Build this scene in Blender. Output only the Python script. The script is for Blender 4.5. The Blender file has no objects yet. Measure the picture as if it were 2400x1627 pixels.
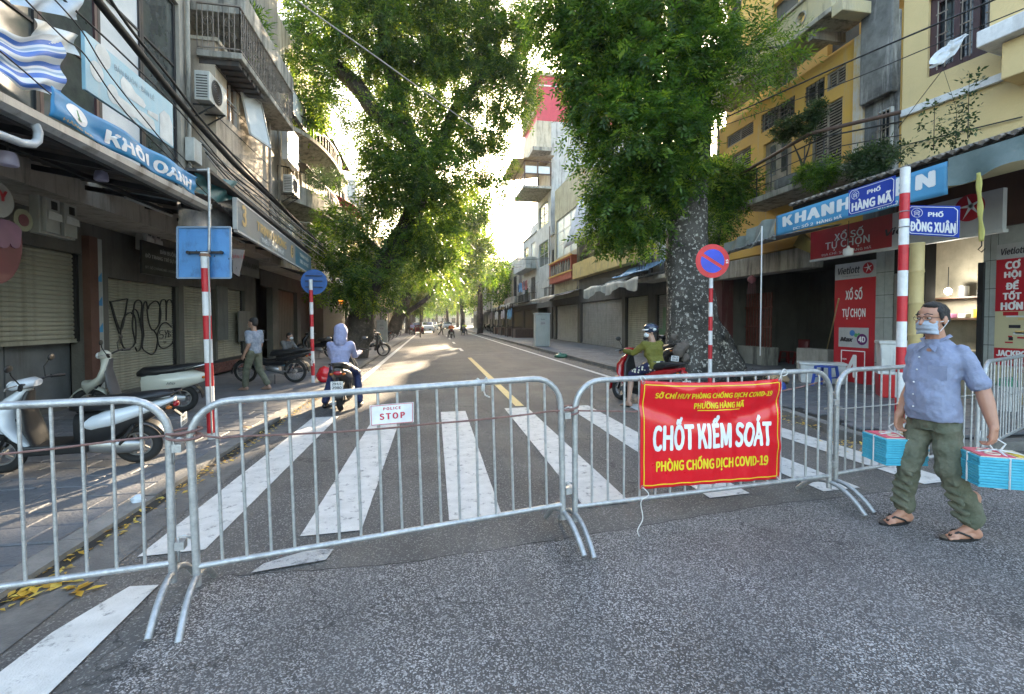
import bpy,bmesh,math,random
import numpy as np
from mathutils import Vector,Matrix,noise
R=math.radians
V=Vector
random.seed(7)
rng=np.random.default_rng(7)
SC=bpy.context.scene
COL=SC.collection
# -- camera
HC=1.55
FPX=1080.0
YAW=math.atan(188/FPX)
PITCH=math.atan(0.027)
CU,CV=1200.0,783.2
FW=V((math.sin(YAW)*math.cos(PITCH),math.cos(YAW)*math.cos(PITCH),-math.sin(PITCH)))
RT=V((math.cos(YAW),-math.sin(YAW),0))
UP=RT.cross(FW)
EYE=V((0,0,HC))
cam_d=bpy.data.cameras.new('camera')
cam=bpy.data.objects.new('camera',cam_d);COL.objects.link(cam)
cam_d.sensor_fit='HORIZONTAL';cam_d.sensor_width=36.0
cam_d.lens=36.0*FPX/2400
cam_d.shift_y=-(813.5 - CV)/2400
cam_d.clip_end=2000;cam_d.clip_start=0.05
mrot=Matrix((RT,UP,-FW)).transposed()
cam.matrix_world=Matrix.Translation(EYE) @ mrot.to_4x4()
SC.camera=cam
# -- light
SUN_AZ=R(18.0)
SUN_EL=R(17.5)
w=bpy.data.worlds.new("World");SC.world=w;w.use_nodes=True
nt=w.node_tree;nt.nodes.clear()
sky=nt.nodes.new('ShaderNodeTexSky');sky.sky_type='NISHITA';sky.sun_disc=False
sky.sun_elevation=SUN_EL;sky.sun_rotation=SUN_AZ
sky.air_density=1.2;sky.dust_density=3.5;sky.ozone_density=.6
bg=nt.nodes.new('ShaderNodeBackground');bg.inputs['Strength'].default_value=0.15
wo=nt.nodes.new('ShaderNodeOutputWorld')
nt.links.new(sky.outputs[0],bg.inputs[0]);nt.links.new(bg.outputs[0],wo.inputs[0])
sl=bpy.data.lights.new('sun','SUN');sl.energy=4.5;sl.angle=R(0.6);sl.color=(1.0,0.80,0.55)
so=bpy.data.objects.new('sun',sl);COL.objects.link(so)
sdir=V((math.sin(SUN_AZ)*math.cos(SUN_EL),math.cos(SUN_AZ)*math.cos(SUN_EL),math.sin(SUN_EL)))
so.rotation_euler=sdir.to_track_quat('Z','Y').to_euler()
SC.view_settings.view_transform='Standard';SC.view_settings.look='None'
SC.view_settings.gamma=1;SC.view_settings.use_curve_mapping=False
SC.view_settings.exposure=3.0
SC.cycles.max_bounces=6;SC.cycles.diffuse_bounces=3;SC.cycles.glossy_bounces=2
SC.cycles.transmission_bounces=4;SC.cycles.transparent_max_bounces=6
SC.cycles.use_denoising=True
SC.cycles.sample_clamp_indirect=6
# -- pixel -> world (photo pixels)
def ray(u,v): return FW+RT*((u - CU)/FPX)+UP*((CV - v)/FPX)
def on_z(u,v,z=0.0):
 d=ray(u,v);return EYE+d*((z - HC)/d.z)
def on_x(u,v,x):
 d=ray(u,v);return EYE+d*(x/d.x)
def on_y(u,v,y):
 d=ray(u,v);return EYE+d*(y/d.y)
def at_xy(u,x,y0=None):
 """point on ground line under column u at plane x"""
 d=ray(u,CV);return EYE+d*(x/d.x)
# -- mesh builder
class MB:
 def __init__(s): s.v=[];s.f=[];s.m=[];s.cur=0
 def add(s,vs,fs):
  o=len(s.v);s.v.extend([tuple(p) for p in vs])
  for f in fs: s.f.append(tuple(i+o for i in f));s.m.append(s.cur)
  return s
 def box(s,x0,x1,y0,y1,z0,z1,M=None):
  vs=[V((x,y,z)) for z in (z0,z1) for y in (y0,y1) for x in (x0,x1)]
  if M is not None: vs=[M @ p for p in vs]
  return s.add(vs,[(0,2,3,1),(4,5,7,6),(0,1,5,4),(2,6,7,3),(0,4,6,2),(1,3,7,5)])
 def beam(s,a,b,w,h=None,up=V((0,0,1))):
  a=V(a);b=V(b);h=h or w
  d=(b - a).normalized()
  if abs(d.dot(up))>.98: up=V((0,1,0)) if abs(d.y)<.9 else V((1,0,0))
  x=d.cross(up).normalized();z=x.cross(d)
  vs=[p+x*(sx*w/2)+z*(sz*h/2) for p in (a,b) for sx,sz in ((-1,-1),(1,-1),(1,1),(-1,1))]
  return s.add(vs,[(0,3,2,1),(4,5,6,7),(0,1,5,4),(1,2,6,5),(2,3,7,6),(3,0,4,7)])
 def tube(s,pts,r,n=8,caps=True,flat=1.0):
  pts=[V(p) for p in pts];k=len(pts)
  rs=r if isinstance(r,(list,tuple)) else [r]*k
  t=[(pts[min(i+1,k - 1)] - pts[max(i - 1,0)]).normalized() for i in range(k)]
  ref=V((0,0,1)) if abs(t[0].z)<.9 else V((1,0,0))
  x=t[0].cross(ref).normalized();vs=[]
  for i in range(k):
   x=(x - t[i]*x.dot(t[i])).normalized();y=t[i].cross(x)
   for j in range(n):
    a=2*math.pi*j/n
    vs.append(pts[i]+x*(math.cos(a)*rs[i])+y*(math.sin(a)*rs[i]*flat))
  fs=[(i*n+j,i*n+(j+1) % n,(i+1)*n+(j+1) % n,(i+1)*n+j) for i in range(k - 1) for j in range(n)]
  if caps: fs+=[tuple(range(n - 1,-1,-1)),tuple((k - 1)*n+j for j in range(n))]
  return s.add(vs,fs)
 def lathe(s,prof,c=(0,0,0),axis='z',n=20,caps=True,M=None):
  c=V(c);vs=[]
  for r_,h in prof:
   for j in range(n):
    a=2*math.pi*j/n;p=(math.cos(a)*r_,math.sin(a)*r_,h)
    if axis=='x': p=(p[2],p[0],p[1])
    if axis=='y': p=(p[0],p[2],p[1])
    p=V(p)
    vs.append((M @ p if M is not None else p)+c)
  k=len(prof)
  fs=[(i*n+j,i*n+(j+1) % n,(i+1)*n+(j+1) % n,(i+1)*n+j) for i in range(k - 1) for j in range(n)]
  if axis=='y': fs=[f[::-1] for f in fs]
  if caps: fs+=[tuple(range(n)),tuple((k - 1)*n+j for j in range(n))]
  return s.add(vs,fs)
 def torus(s,c,axis,R_,r_,n=24,m=8):
  prof=[(R_+r_*math.cos(2*math.pi*i/m),r_*math.sin(2*math.pi*i/m)) for i in range(m+1)]
  return s.lathe(prof,c,axis,n,caps=False)
 def loft(s,rings,caps=True,closed=True):
  n=len(rings[0]);k=len(rings);vs=[p for r_ in rings for p in r_]
  rg=range(n if closed else n - 1)
  fs=[(i*n+j,i*n+(j+1) % n,(i+1)*n+(j+1) % n,(i+1)*n+j) for i in range(k - 1) for j in rg]
  if caps: fs+=[tuple(range(n - 1,-1,-1)),tuple((k - 1)*n+j for j in range(n))]
  return s.add(vs,fs)
 def ell(s,c,r,n=14,m=10,M=None):
  c=V(c);rings=[]
  vs=[];fs=[]
  for i in range(m+1):
   ph=math.pi*i/m
   for j in range(n):
    a=2*math.pi*j/n
    p=V((math.sin(ph)*math.cos(a)*r[0],math.sin(ph)*math.sin(a)*r[1],math.cos(ph)*r[2]))
    vs.append((M @ p if M is not None else p)+c)
  fs=[(i*n+j,(i+1)*n+j,(i+1)*n+(j+1) % n,i*n+(j+1) % n) for i in range(m) for j in range(n)]
  return s.add(vs,fs)
 def plate(s,pts,nrm,t):
  """polygon with thickness t against nrm (front face = pts)"""
  pts=[V(p) for p in pts];nrm=V(nrm).normalized();n=len(pts)
  a=sum(((pts[i] - pts[0]).cross(pts[(i+1) % n] - pts[0]) for i in range(1,n)),V((0,0,0)))
  if a.dot(nrm)<0: pts=pts[::-1]
  back=[p - nrm*t for p in pts]
  fs=[tuple(range(n)),tuple(range(2*n - 1,n - 1,-1))]+[(i,i+n,(i+1) % n+n,(i+1) % n) for i in range(n)]
  return s.add(pts+back,fs)
 def grid(s,fn,nu,nv):
  vs=[fn(i/nu,j/nv) for j in range(nv+1) for i in range(nu+1)]
  fs=[(j*(nu+1)+i,j*(nu+1)+i+1,(j+1)*(nu+1)+i+1,(j+1)*(nu+1)+i) for j in range(nv) for i in range(nu)]
  return s.add(vs,fs)
 def build(s,name,mat,parent=None,smooth=False,kind=None,label=None,local=False,bevel=0,solid=0,world_origin=None):
  me=bpy.data.meshes.new(name)
  vs=s.v
  off=WO.get(parent.name) if parent is not None else world_origin
  if off is not None and not local:
   if isinstance(off,Matrix): inv=off.inverted();vs=[inv @ V(p) for p in vs]
   else: vs=[(p[0] - off[0],p[1] - off[1],p[2] - off[2]) for p in vs]
  me.from_pydata([tuple(p) for p in vs],[],s.f)
  for m_ in (mat if isinstance(mat,(list,tuple)) else [mat]): me.materials.append(m_)
  if isinstance(mat,(list,tuple)): me.polygons.foreach_set('material_index',s.m)
  if smooth:
   me.polygons.foreach_set('use_smooth',[True]*len(me.polygons))
   if smooth is not True: me.set_sharp_from_angle(angle=R(smooth))
  me.update()
  o=bpy.data.objects.new(name,me);COL.objects.link(o)
  if parent is not None: o.parent=parent;WO[o.name]=WO.get(parent.name)
  elif off is not None: o.location=off.translation if isinstance(off,Matrix) else off;WO[o.name]=off
  if bevel:
   b=o.modifiers.new('bev','BEVEL');b.width=bevel;b.segments=2;b.limit_method='ANGLE';b.angle_limit=R(40)
  if solid:
   b=o.modifiers.new('sol','SOLIDIFY');b.thickness=solid;b.offset=0
  if kind: o['kind']=kind
  if label: o['label']=label
  return o
WO={}
def tag(o,label=None,cat=None,group=None,kind=None):
 if label: o['label']=label
 if cat: o['category']=cat
 if group: o['group']=group
 if kind: o['kind']=kind
 return o
def thing(name,label,cat,loc=(0,0,0),rz=0.0,group=None,kind=None):
 o=bpy.data.objects.new(name,None);COL.objects.link(o)
 o.empty_display_size=.1
 o.location=loc;o.rotation_euler=(0,0,rz)
 WO[o.name]=Matrix.Translation(V(loc)) @ Matrix.Rotation(rz,4,'Z')
 return tag(o,label,cat,group,kind)
def kids(o): return [c for c in bpy.data.objects if c.parent==o]
def copy_tree(o,loc=None,rz=None,label=None,group=None,parent=None,scale=None,swap=None):
 """copies a thing, its parts and sub-parts (mesh data shared)"""
 ch={}
 for c in bpy.data.objects:
  if c.parent is not None: ch.setdefault(c.parent.name,[]).append(c)
 def rec(src,par):
  c=src.copy();COL.objects.link(c);c.parent=par
  if swap and c.type=='MESH':
   for old,new in swap.items():
    if any(sl_.material==old for sl_ in c.material_slots):
     for i,sl_ in enumerate(c.material_slots):
      if sl_.material==old: sl_.link='OBJECT';sl_.material=new
  for k in ch.get(src.name,[]): rec(k,c)
  return c
 r_=rec(o,parent)
 if loc is not None: r_.location=loc
 if rz is not None: r_.rotation_euler=(0,0,rz)
 if scale is not None: r_.scale=(scale,)*3
 if label: r_['label']=label
 if group: r_['group']=group
 return r_
def single(name,mb,mat,label,cat,loc=None,group=None,**k):
 o=mb.build(name,mat,None,world_origin=Matrix.Translation(V(loc)) if loc is not None else None,**k)
 return tag(o,label,cat,group)
def fast_mesh(name,verts,quads,mat,attr=None):
 me=bpy.data.meshes.new(name);n=len(quads)
 me.vertices.add(len(verts));me.vertices.foreach_set('co',np.asarray(verts,dtype=np.float32).ravel())
 k=quads.shape[1]
 me.loops.add(n*k);me.loops.foreach_set('vertex_index',np.asarray(quads,dtype=np.int32).ravel())
 me.polygons.add(n);me.polygons.foreach_set('loop_start',np.arange(0,n*k,k,dtype=np.int32))
 me.polygons.foreach_set('loop_total',np.full(n,k,dtype=np.int32))
 if attr is not None:
  a=me.attributes.new('leafv','FLOAT','FACE');a.data.foreach_set('value',np.asarray(attr,dtype=np.float32))
 me.materials.append(mat);me.update(calc_edges=True);me.validate()
 return me
# -- materials
MATS={}
def srgb(c): return tuple(((x/255)/12.92 if x/255<=.04045 else ((x/255+.055)/1.055) ** 2.4) for x in c)
def mat(name,col=(.5,.5,.5),rough=.6,metal=0.,col2=None,scale=3.,bump=0.,bscale=30.,streak=None,samt=.5,spec=.5,
  rnd=0.,emit=None,estr=1.,trans=0.,coat=0.,bw=False,sthr=.5,zst=.12):
 """procedural principled: base noise mix, vertical stains, per-object variation, bump"""
 if name in MATS: return MATS[name]
 m=bpy.data.materials.new(name);m.use_nodes=True;t=m.node_tree;N=t.nodes;L=t.links
 b=N['Principled BSDF'];b.inputs['Roughness'].default_value=rough;b.inputs['Metallic'].default_value=metal
 b.inputs['Specular IOR Level'].default_value=spec;b.inputs['Coat Weight'].default_value=coat
 tc=N.new('ShaderNodeTexCoord')
 col=tuple(col)+(1,);c2=tuple(col2)+(1,) if col2 else tuple(min(1,x*0.72) for x in col[:3])+(1,)
 nz=N.new('ShaderNodeTexNoise');nz.inputs['Scale'].default_value=scale;nz.inputs['Detail'].default_value=5;nz.inputs['Roughness'].default_value=.65
 L.new(tc.outputs['Object'],nz.inputs['Vector'])
 mr=N.new('ShaderNodeMapRange');mr.inputs['From Min'].default_value=.35;mr.inputs['From Max'].default_value=.68
 L.new(nz.outputs['Fac'],mr.inputs['Value'])
 mx=N.new('ShaderNodeMix');mx.data_type='RGBA';mx.inputs['A'].default_value=col;mx.inputs['B'].default_value=c2
 L.new(mr.outputs['Result'],mx.inputs['Factor']);out=mx.outputs['Result']
 if streak is not None:
  mp=N.new('ShaderNodeMapping');mp.inputs['Scale'].default_value=(1,1,zst);L.new(tc.outputs['Object'],mp.inputs['Vector'])
  n2=N.new('ShaderNodeTexNoise');n2.inputs['Scale'].default_value=5;n2.inputs['Detail'].default_value=6;n2.inputs['Roughness'].default_value=.7
  L.new(mp.outputs[0],n2.inputs['Vector'])
  m2=N.new('ShaderNodeMapRange');m2.inputs['From Min'].default_value=sthr;m2.inputs['From Max'].default_value=sthr+.18;m2.inputs['To Max'].default_value=samt
  L.new(n2.outputs['Fac'],m2.inputs['Value'])
  mx2=N.new('ShaderNodeMix');mx2.data_type='RGBA';L.new(out,mx2.inputs['A']);mx2.inputs['B'].default_value=tuple(streak)+(1,)
  L.new(m2.outputs['Result'],mx2.inputs['Factor']);out=mx2.outputs['Result']
 if rnd:
  oi=N.new('ShaderNodeObjectInfo');hs=N.new('ShaderNodeHueSaturation')
  m3=N.new('ShaderNodeMapRange');m3.inputs['To Min'].default_value=1 - rnd;m3.inputs['To Max'].default_value=1+rnd
  L.new(oi.outputs['Random'],m3.inputs['Value']);L.new(m3.outputs['Result'],hs.inputs['Value']);L.new(out,hs.inputs['Color']);out=hs.outputs['Color']
 L.new(out,b.inputs['Base Color'])
 if bump:
  n3=N.new('ShaderNodeTexNoise');n3.inputs['Scale'].default_value=bscale;n3.inputs['Detail'].default_value=4
  L.new(tc.outputs['Object'],n3.inputs['Vector'])
  bp=N.new('ShaderNodeBump');bp.inputs['Strength'].default_value=bump;bp.inputs['Distance'].default_value=.02
  L.new(n3.outputs['Fac'],bp.inputs['Height']);L.new(bp.outputs[0],b.inputs['Normal'])
  rr=N.new('ShaderNodeMapRange');rr.inputs['To Min'].default_value=max(.05,rough - .12);rr.inputs['To Max'].default_value=min(1,rough+.12)
  L.new(nz.outputs['Fac'],rr.inputs['Value']);L.new(rr.outputs['Result'],b.inputs['Roughness'])
 if emit: b.inputs['Emission Color'].default_value=tuple(emit)+(1,);b.inputs['Emission Strength'].default_value=estr
 if trans:
  tr=N.new('ShaderNodeBsdfTranslucent');L.new(out,tr.inputs['Color']);ms=N.new('ShaderNodeMixShader');ms.inputs[0].default_value=trans
  L.new(b.outputs[0],ms.inputs[1]);L.new(tr.outputs[0],ms.inputs[2]);L.new(ms.outputs[0],N['Material Output'].inputs[0])
 MATS[name]=m;return m
def leaf_mat(name,dark,mid,light,trans=.35):
 m=bpy.data.materials.new(name);m.use_nodes=True;t=m.node_tree;N=t.nodes;L=t.links
 b=N['Principled BSDF'];b.inputs['Roughness'].default_value=.42;b.inputs['Specular IOR Level'].default_value=.45
 at=N.new('ShaderNodeAttribute');at.attribute_name='leafv'
 r_=N.new('ShaderNodeValToRGB');e=r_.color_ramp.elements
 e[0].color=tuple(dark)+(1,);e[1].color=tuple(light)+(1,);k=e.new(.6);k.color=tuple(mid)+(1,)
 L.new(at.outputs['Fac'],r_.inputs[0]);L.new(r_.outputs[0],b.inputs['Base Color'])
 hs=N.new('ShaderNodeHueSaturation');hs.inputs['Value'].default_value=2.1;hs.inputs['Hue'].default_value=.475;hs.inputs['Saturation'].default_value=1.05
 L.new(r_.outputs[0],hs.inputs['Color'])
 tr=N.new('ShaderNodeBsdfTranslucent');L.new(hs.outputs[0],tr.inputs['Color'])
 ms=N.new('ShaderNodeMixShader');ms.inputs[0].default_value=trans
 L.new(b.outputs[0],ms.inputs[1]);L.new(tr.outputs[0],ms.inputs[2]);L.new(ms.outputs[0],N['Material Output'].inputs[0])
 return m
try:
 FONT=bpy.data.fonts.load(bpy.utils.system_resource('DATAFILES')+'/fonts/Noto Sans CJK Regular.woff2')
except Exception: FONT=None
def text_mb(txt,size,bold=.0,xs=1.0,spacing=1.0,align='CENTER',shear=0.,yline=1.0):
 """flat text as (verts2d, faces) centred"""
 c=bpy.data.curves.new('t','FONT');c.body=txt
 if FONT: c.font=FONT
 c.size=size; c.align_x=align;c.align_y='CENTER'
 c.space_character=spacing;c.resolution_u=3;c.fill_mode='FRONT';c.shear=shear;c.space_line=yline
 o=bpy.data.objects.new('t',c);COL.objects.link(o)
 dg=bpy.context.evaluated_depsgraph_get();me=o.evaluated_get(dg).to_mesh()
 v0=[(p.co.x*xs,p.co.y) for p in me.vertices];f0=[tuple(p.vertices) for p in me.polygons];vs=[(x,y,0.) for x,y in v0];fs=list(f0)
 rb=bold*size*.62
 for k,(ax,ay) in enumerate(((1,0),(-1,0),(.6,.8),(-.6,.8),(.6,-.8),(-.6,-.8)) if bold else ()): o_=len(vs);vs+=[(x+ax*rb,y+ay*rb*.7,-.0002*(k+1)) for x,y in v0];fs+=[tuple(i+o_ for i in f) for f in f0]
 o.evaluated_get(dg).to_mesh_clear();bpy.data.objects.remove(o);bpy.data.curves.remove(c)
 return vs,fs
def put_text(mb,txt,size,origin,ex,ey,fit=None,fn=None,**k):
 """lay text in the plane origin + ex*x + ey*y; fit=(w,h) scales it to that box"""
 vs,fs=text_mb(txt,size,**k)
 if not vs: return mb
 if fit:
  xs=[p[0] for p in vs];ys=[p[1] for p in vs]
  cx,cy=(min(xs)+max(xs))/2,(min(ys)+max(ys))/2
  sx=fit[0]/(max(xs) - min(xs)) if fit[0] else None;sy=fit[1]/(max(ys) - min(ys)) if fit[1] else sx
  if sx is None: sx=sy
  vs=[((x - cx)*sx,(y - cy)*sy,d) for x,y,d in vs]
 if fn: mb.add([fn(x,y,d) for x,y,d in vs],fs)
 else:
  o=V(origin);ex=V(ex);ey=V(ey);en=ex.cross(ey).normalized()
  mb.add([o+ex*x+ey*y+en*d for x,y,d in vs],fs)
 return mb
class Fr:
 """facade frame: s along the wall, z up, d outwards"""
 def __init__(s,o,es,en): s.o=V(o);s.es=V(es).normalized();s.en=V(en).normalized()
 def p(s,a,z,d=0.): q=s.o+s.es*a+s.en*d;return V((q.x,q.y,z))
 def px(s,u,v,d=0.):
  r_=ray(u,v);o=s.o+s.en*d
  t=(o - EYE).dot(s.en)/r_.dot(s.en);q=EYE+r_*t
  return (q - s.o).dot(s.es),q.z
 def box(s,mb,a0,a1,z0,z1,d0,d1):
  vs=[s.p(a,z,d) for z in (z0,z1) for d in (d0,d1) for a in (a0,a1)]
  fs=[(0,2,3,1),(4,5,7,6),(0,1,5,4),(2,6,7,3),(0,4,6,2),(1,3,7,5)]
  if s.es.cross(s.en).z<0: fs=[f[::-1] for f in fs]
  return mb.add(vs,fs)
FL=Fr((-6.2,0,0),(0,1,0),(1,0,0))
FLU=Fr((-5.2,0,0),(0,1,0),(1,0,0))
FR_=Fr((9.8,0,0),(0,1,0),(-1,0,0))
# -- base materials
def asphalt(name,base,fleck,amt,sc,warm=None):
 m=bpy.data.materials.new(name);m.use_nodes=True;t=m.node_tree;N=t.nodes;L=t.links
 b=N['Principled BSDF'];b.inputs['Roughness'].default_value=.82;b.inputs['Specular IOR Level'].default_value=.35
 tc=N.new('ShaderNodeTexCoord')
 vo=N.new('ShaderNodeTexVoronoi');vo.inputs['Scale'].default_value=sc;L.new(tc.outputs['Object'],vo.inputs['Vector'])
 sp=N.new('ShaderNodeSeparateColor');L.new(vo.outputs['Color'],sp.inputs[0])
 mr=N.new('ShaderNodeMapRange');mr.inputs['From Min'].default_value=1 - amt;mr.inputs['From Max'].default_value=1
 L.new(sp.outputs[0],mr.inputs['Value'])
 big=N.new('ShaderNodeTexNoise');big.inputs['Scale'].default_value=.9;big.inputs['Detail'].default_value=7;big.inputs['Roughness'].default_value=.6
 L.new(tc.outputs['Object'],big.inputs['Vector'])
 br=N.new('ShaderNodeMapRange');br.inputs['From Min'].default_value=.3;br.inputs['From Max'].default_value=.72
 br.inputs['To Min'].default_value=.72;br.inputs['To Max'].default_value=1.32;L.new(big.outputs['Fac'],br.inputs['Value'])
 mx=N.new('ShaderNodeMix');mx.data_type='RGBA';mx.inputs['A'].default_value=tuple(base)+(1,);mx.inputs['B'].default_value=tuple(fleck)+(1,)
 L.new(mr.outputs[0],mx.inputs['Factor']);out=mx.outputs['Result']

 mp=N.new('ShaderNodeMapping');mp.inputs['Scale'].default_value=(1.4,.18,1);L.new(tc.outputs['Object'],mp.inputs['Vector'])
 n2=N.new('ShaderNodeTexNoise');n2.inputs['Scale'].default_value=1.5;n2.inputs['Detail'].default_value=6;n2.inputs['Roughness'].default_value=.7;L.new(mp.outputs[0],n2.inputs['Vector'])
 r2=N.new('ShaderNodeMapRange');r2.inputs['From Min'].default_value=.42;r2.inputs['From Max'].default_value=.66;r2.inputs['To Max'].default_value=.55
 L.new(n2.outputs['Fac'],r2.inputs['Value'])
 m2=N.new('ShaderNodeMix');m2.data_type='RGBA';L.new(out,m2.inputs['A']);m2.inputs['B'].default_value=tuple(warm or (.13,.115,.10))+(1,)
 L.new(r2.outputs[0],m2.inputs['Factor'])
 hs=N.new('ShaderNodeHueSaturation');L.new(m2.outputs['Result'],hs.inputs['Color']);L.new(br.outputs[0],hs.inputs['Value'])

 vc=N.new('ShaderNodeTexVoronoi');vc.feature='DISTANCE_TO_EDGE';vc.inputs['Scale'].default_value=.55
 wn=N.new('ShaderNodeTexNoise');wn.inputs['Scale'].default_value=1.8;wn.inputs['Detail'].default_value=6;L.new(tc.outputs['Object'],wn.inputs['Vector'])
 va=N.new('ShaderNodeVectorMath');va.operation='MULTIPLY_ADD';L.new(wn.outputs['Color'],va.inputs[0]);va.inputs[1].default_value=(1.2,1.2,0);L.new(tc.outputs['Object'],va.inputs[2])
 L.new(va.outputs[0],vc.inputs['Vector'])
 cr=N.new('ShaderNodeMapRange');cr.inputs['From Min'].default_value=.0;cr.inputs['From Max'].default_value=.006;cr.inputs['To Min'].default_value=.45;cr.inputs['To Max'].default_value=1
 L.new(vc.outputs['Distance'],cr.inputs['Value'])
 h2=N.new('ShaderNodeHueSaturation');L.new(hs.outputs[0],h2.inputs['Color']);L.new(cr.outputs[0],h2.inputs['Value'])
 L.new(h2.outputs[0],b.inputs['Base Color'])
 bp=N.new('ShaderNodeBump');bp.inputs['Strength'].default_value=.55;bp.inputs['Distance'].default_value=.006
 L.new(vo.outputs['Distance'],bp.inputs['Height']);L.new(bp.outputs[0],b.inputs['Normal'])
 return m
M_ROAD=asphalt('road asphalt',(.082,.076,.072),(.26,.245,.23),.24,120,warm=(.15,.13,.11))
M_COARSE=asphalt('coarse asphalt',(.066,.059,.056),(.42,.39,.375),.46,155,warm=(.12,.11,.105))
M_GUT=mat('gutter concrete',(.15,.14,.13),.85,col2=(.09,.085,.08),scale=4,bump=.4,bscale=60,streak=(.05,.045,.04),samt=.6,zst=1)
def marking_mat(name,col,wear):
 m=mat(name,col,.7,col2=tuple(c*.8 for c in col),scale=6,bump=.35,bscale=90)
 t=m.node_tree;N=t.nodes;L=t.links;b=N['Principled BSDF'];src=b.inputs['Base Color'].links[0].from_socket
 tc=N.new('ShaderNodeTexCoord');n=N.new('ShaderNodeTexNoise');n.inputs['Scale'].default_value=9;n.inputs['Detail'].default_value=9;n.inputs['Roughness'].default_value=.75
 L.new(tc.outputs['Object'],n.inputs['Vector'])
 r_=N.new('ShaderNodeMapRange');r_.inputs['From Min'].default_value=wear;r_.inputs['From Max'].default_value=wear+.12;L.new(n.outputs['Fac'],r_.inputs['Value'])
 mx=N.new('ShaderNodeMix');mx.data_type='RGBA';L.new(src,mx.inputs['A']);mx.inputs['B'].default_value=(.09,.09,.09,1);L.new(r_.outputs[0],mx.inputs['Factor'])
 L.new(mx.outputs['Result'],b.inputs['Base Color']);return m
M_WHITE=marking_mat('white road paint',(.60,.58,.55),.555)
M_YEL=marking_mat('yellow road paint',(.62,.47,.20),.62)
M_WORN=marking_mat('worn white paint',(.42,.41,.40),.50)
M_PAVE=mat('grey paving slab',(.135,.138,.148),.62,col2=(.08,.082,.088),scale=3.5,bump=.5,bscale=35,rnd=.13,streak=(.20,.21,.23),samt=.25,zst=1)
M_PAVEF=mat('pavement far',(.14,.14,.145),.8,col2=(.08,.08,.085),scale=1.2,bump=.5,bscale=14,streak=(.2,.18,.15),samt=.4,zst=1)
M_KERB=mat('kerb stone',(.20,.19,.175),.8,col2=(.11,.105,.10),scale=5,bump=.5,bscale=40,rnd=.15)
M_GRIME=mat('black grime',(.02,.018,.016),.9)
M_GALV=mat('galvanised steel',(.50,.50,.50),.42,metal=.6,col2=(.33,.335,.34),scale=26,bump=.25,bscale=120,streak=(.16,.15,.14),samt=.35)
M_RUSTROPE=mat('rusty brown rope',(.24,.13,.115),.7,col2=(.15,.08,.07),scale=20,bump=.6,bscale=150)
M_RED=mat('red paint',(.52,.018,.03),.45,col2=(.40,.012,.02),scale=7,bump=.1)
M_WPAINT=mat('white paint',(.72,.72,.72),.5,col2=(.56,.56,.56),scale=8,streak=(.25,.22,.2),samt=.35)
M_BLUEBACK=mat('light blue enamel',(.07,.24,.50),.45,col2=(.05,.18,.42),scale=4,streak=(.02,.05,.09),samt=.6,zst=.6)
M_BLUESIGN=mat('deep blue sign',(.012,.05,.36),.35,col2=(.010,.04,.30),scale=3)
M_TXTW=mat('white lettering',(.78,.78,.78),.5,col2=(.7,.7,.7))
M_DARK=mat('dark steel',(.03,.03,.032),.5,metal=.4)
M_BLACK=mat('black plastic',(.014,.014,.015),.42,bump=.08,bscale=90)
M_RUBBER=mat('tyre rubber',(.018,.018,.018),.85,bump=.2,bscale=60)
M_CHROME=mat('chrome',(.62,.62,.63),.16,metal=1.0)
M_ALU=mat('dull aluminium',(.38,.38,.38),.38,metal=.8,bump=.1,bscale=50)
M_WIRE=mat('black cable',(.012,.012,.012),.6)
M_CABLEL=mat('pale cable',(.35,.34,.32),.6)
M_ROPEW=mat('white cord',(.62,.60,.56),.8)
M_GLASS=mat('dark window glass',(.03,.035,.04),.12,spec=.8)
# -- ground,road,pavements
def sheet(name,pts,z,m,parent=None,t=.0,kind='structure'):
 mb=MB();pts=[V((p[0],p[1],z)) for p in pts]
 if t: mb.plate(pts,(0,0,1),t)
 else:
  a=sum((pts[i - 1].x*pts[i].y - pts[i].x*pts[i - 1].y) for i in range(len(pts)))
  mb.add(pts if a>0 else pts[::-1],[tuple(range(len(pts)))])
 o=mb.build(name,m,parent,kind=kind)
 return o
def ground_sheet():
 mb=MB();mb.add([(-400,-60,-.03),(400,-60,-.03),(400,900,-.03),(-400,900,-.03)],[(0,1,2,3)])
 return mb.build('ground',M_PAVEF,kind='structure')
ground_sheet()
KR=[(5.70,420),(5.70,9.0),(5.62,6.6),(5.35,5.3),(5.3,4.75),(5.6,4.50),(6.4,4.38),(12.0,4.2)]
road=sheet('road',[(-2.35,-12),(14,-12),(14,4.2)]+KR[::-1]+[(-2.35,420)],0.0,M_ROAD)
def edge_noise(pts,amp,step,seed):
 out=[]
 for i in range(len(pts) - 1):
  a,b=V((pts[i][0],pts[i][1],0)),V((pts[i+1][0],pts[i+1][1],0));n=max(1,int((b - a).length/step))
  for k in range(n):
   p=a.lerp(b,k/n);q=noise.noise_vector(p*7+V((seed,0,0)));q2=noise.noise_vector(p*31+V((seed,0,0)))
   out.append((p.x+q.x*amp*.4,p.y+q.y*amp+q2.y*amp*.5))
 out.append(pts[-1][:2]);return out
crack=[(-2.2,.2),(-1.36,2.14),(-1.40,2.72),(-1.26,3.02),(-.33,2.97),(1.13,3.15),(2.61,3.40),(4.19,3.50),(5.79,3.62),(9.5,3.75),(13.9,3.8)]
ce=edge_noise(crack,.022,.05,3)
sheet('coarse_road_surface',[(13.9,-12),(-2.2,-12)]+ce,0.004,M_COARSE,road,kind=None)
mbc=MB()
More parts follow.
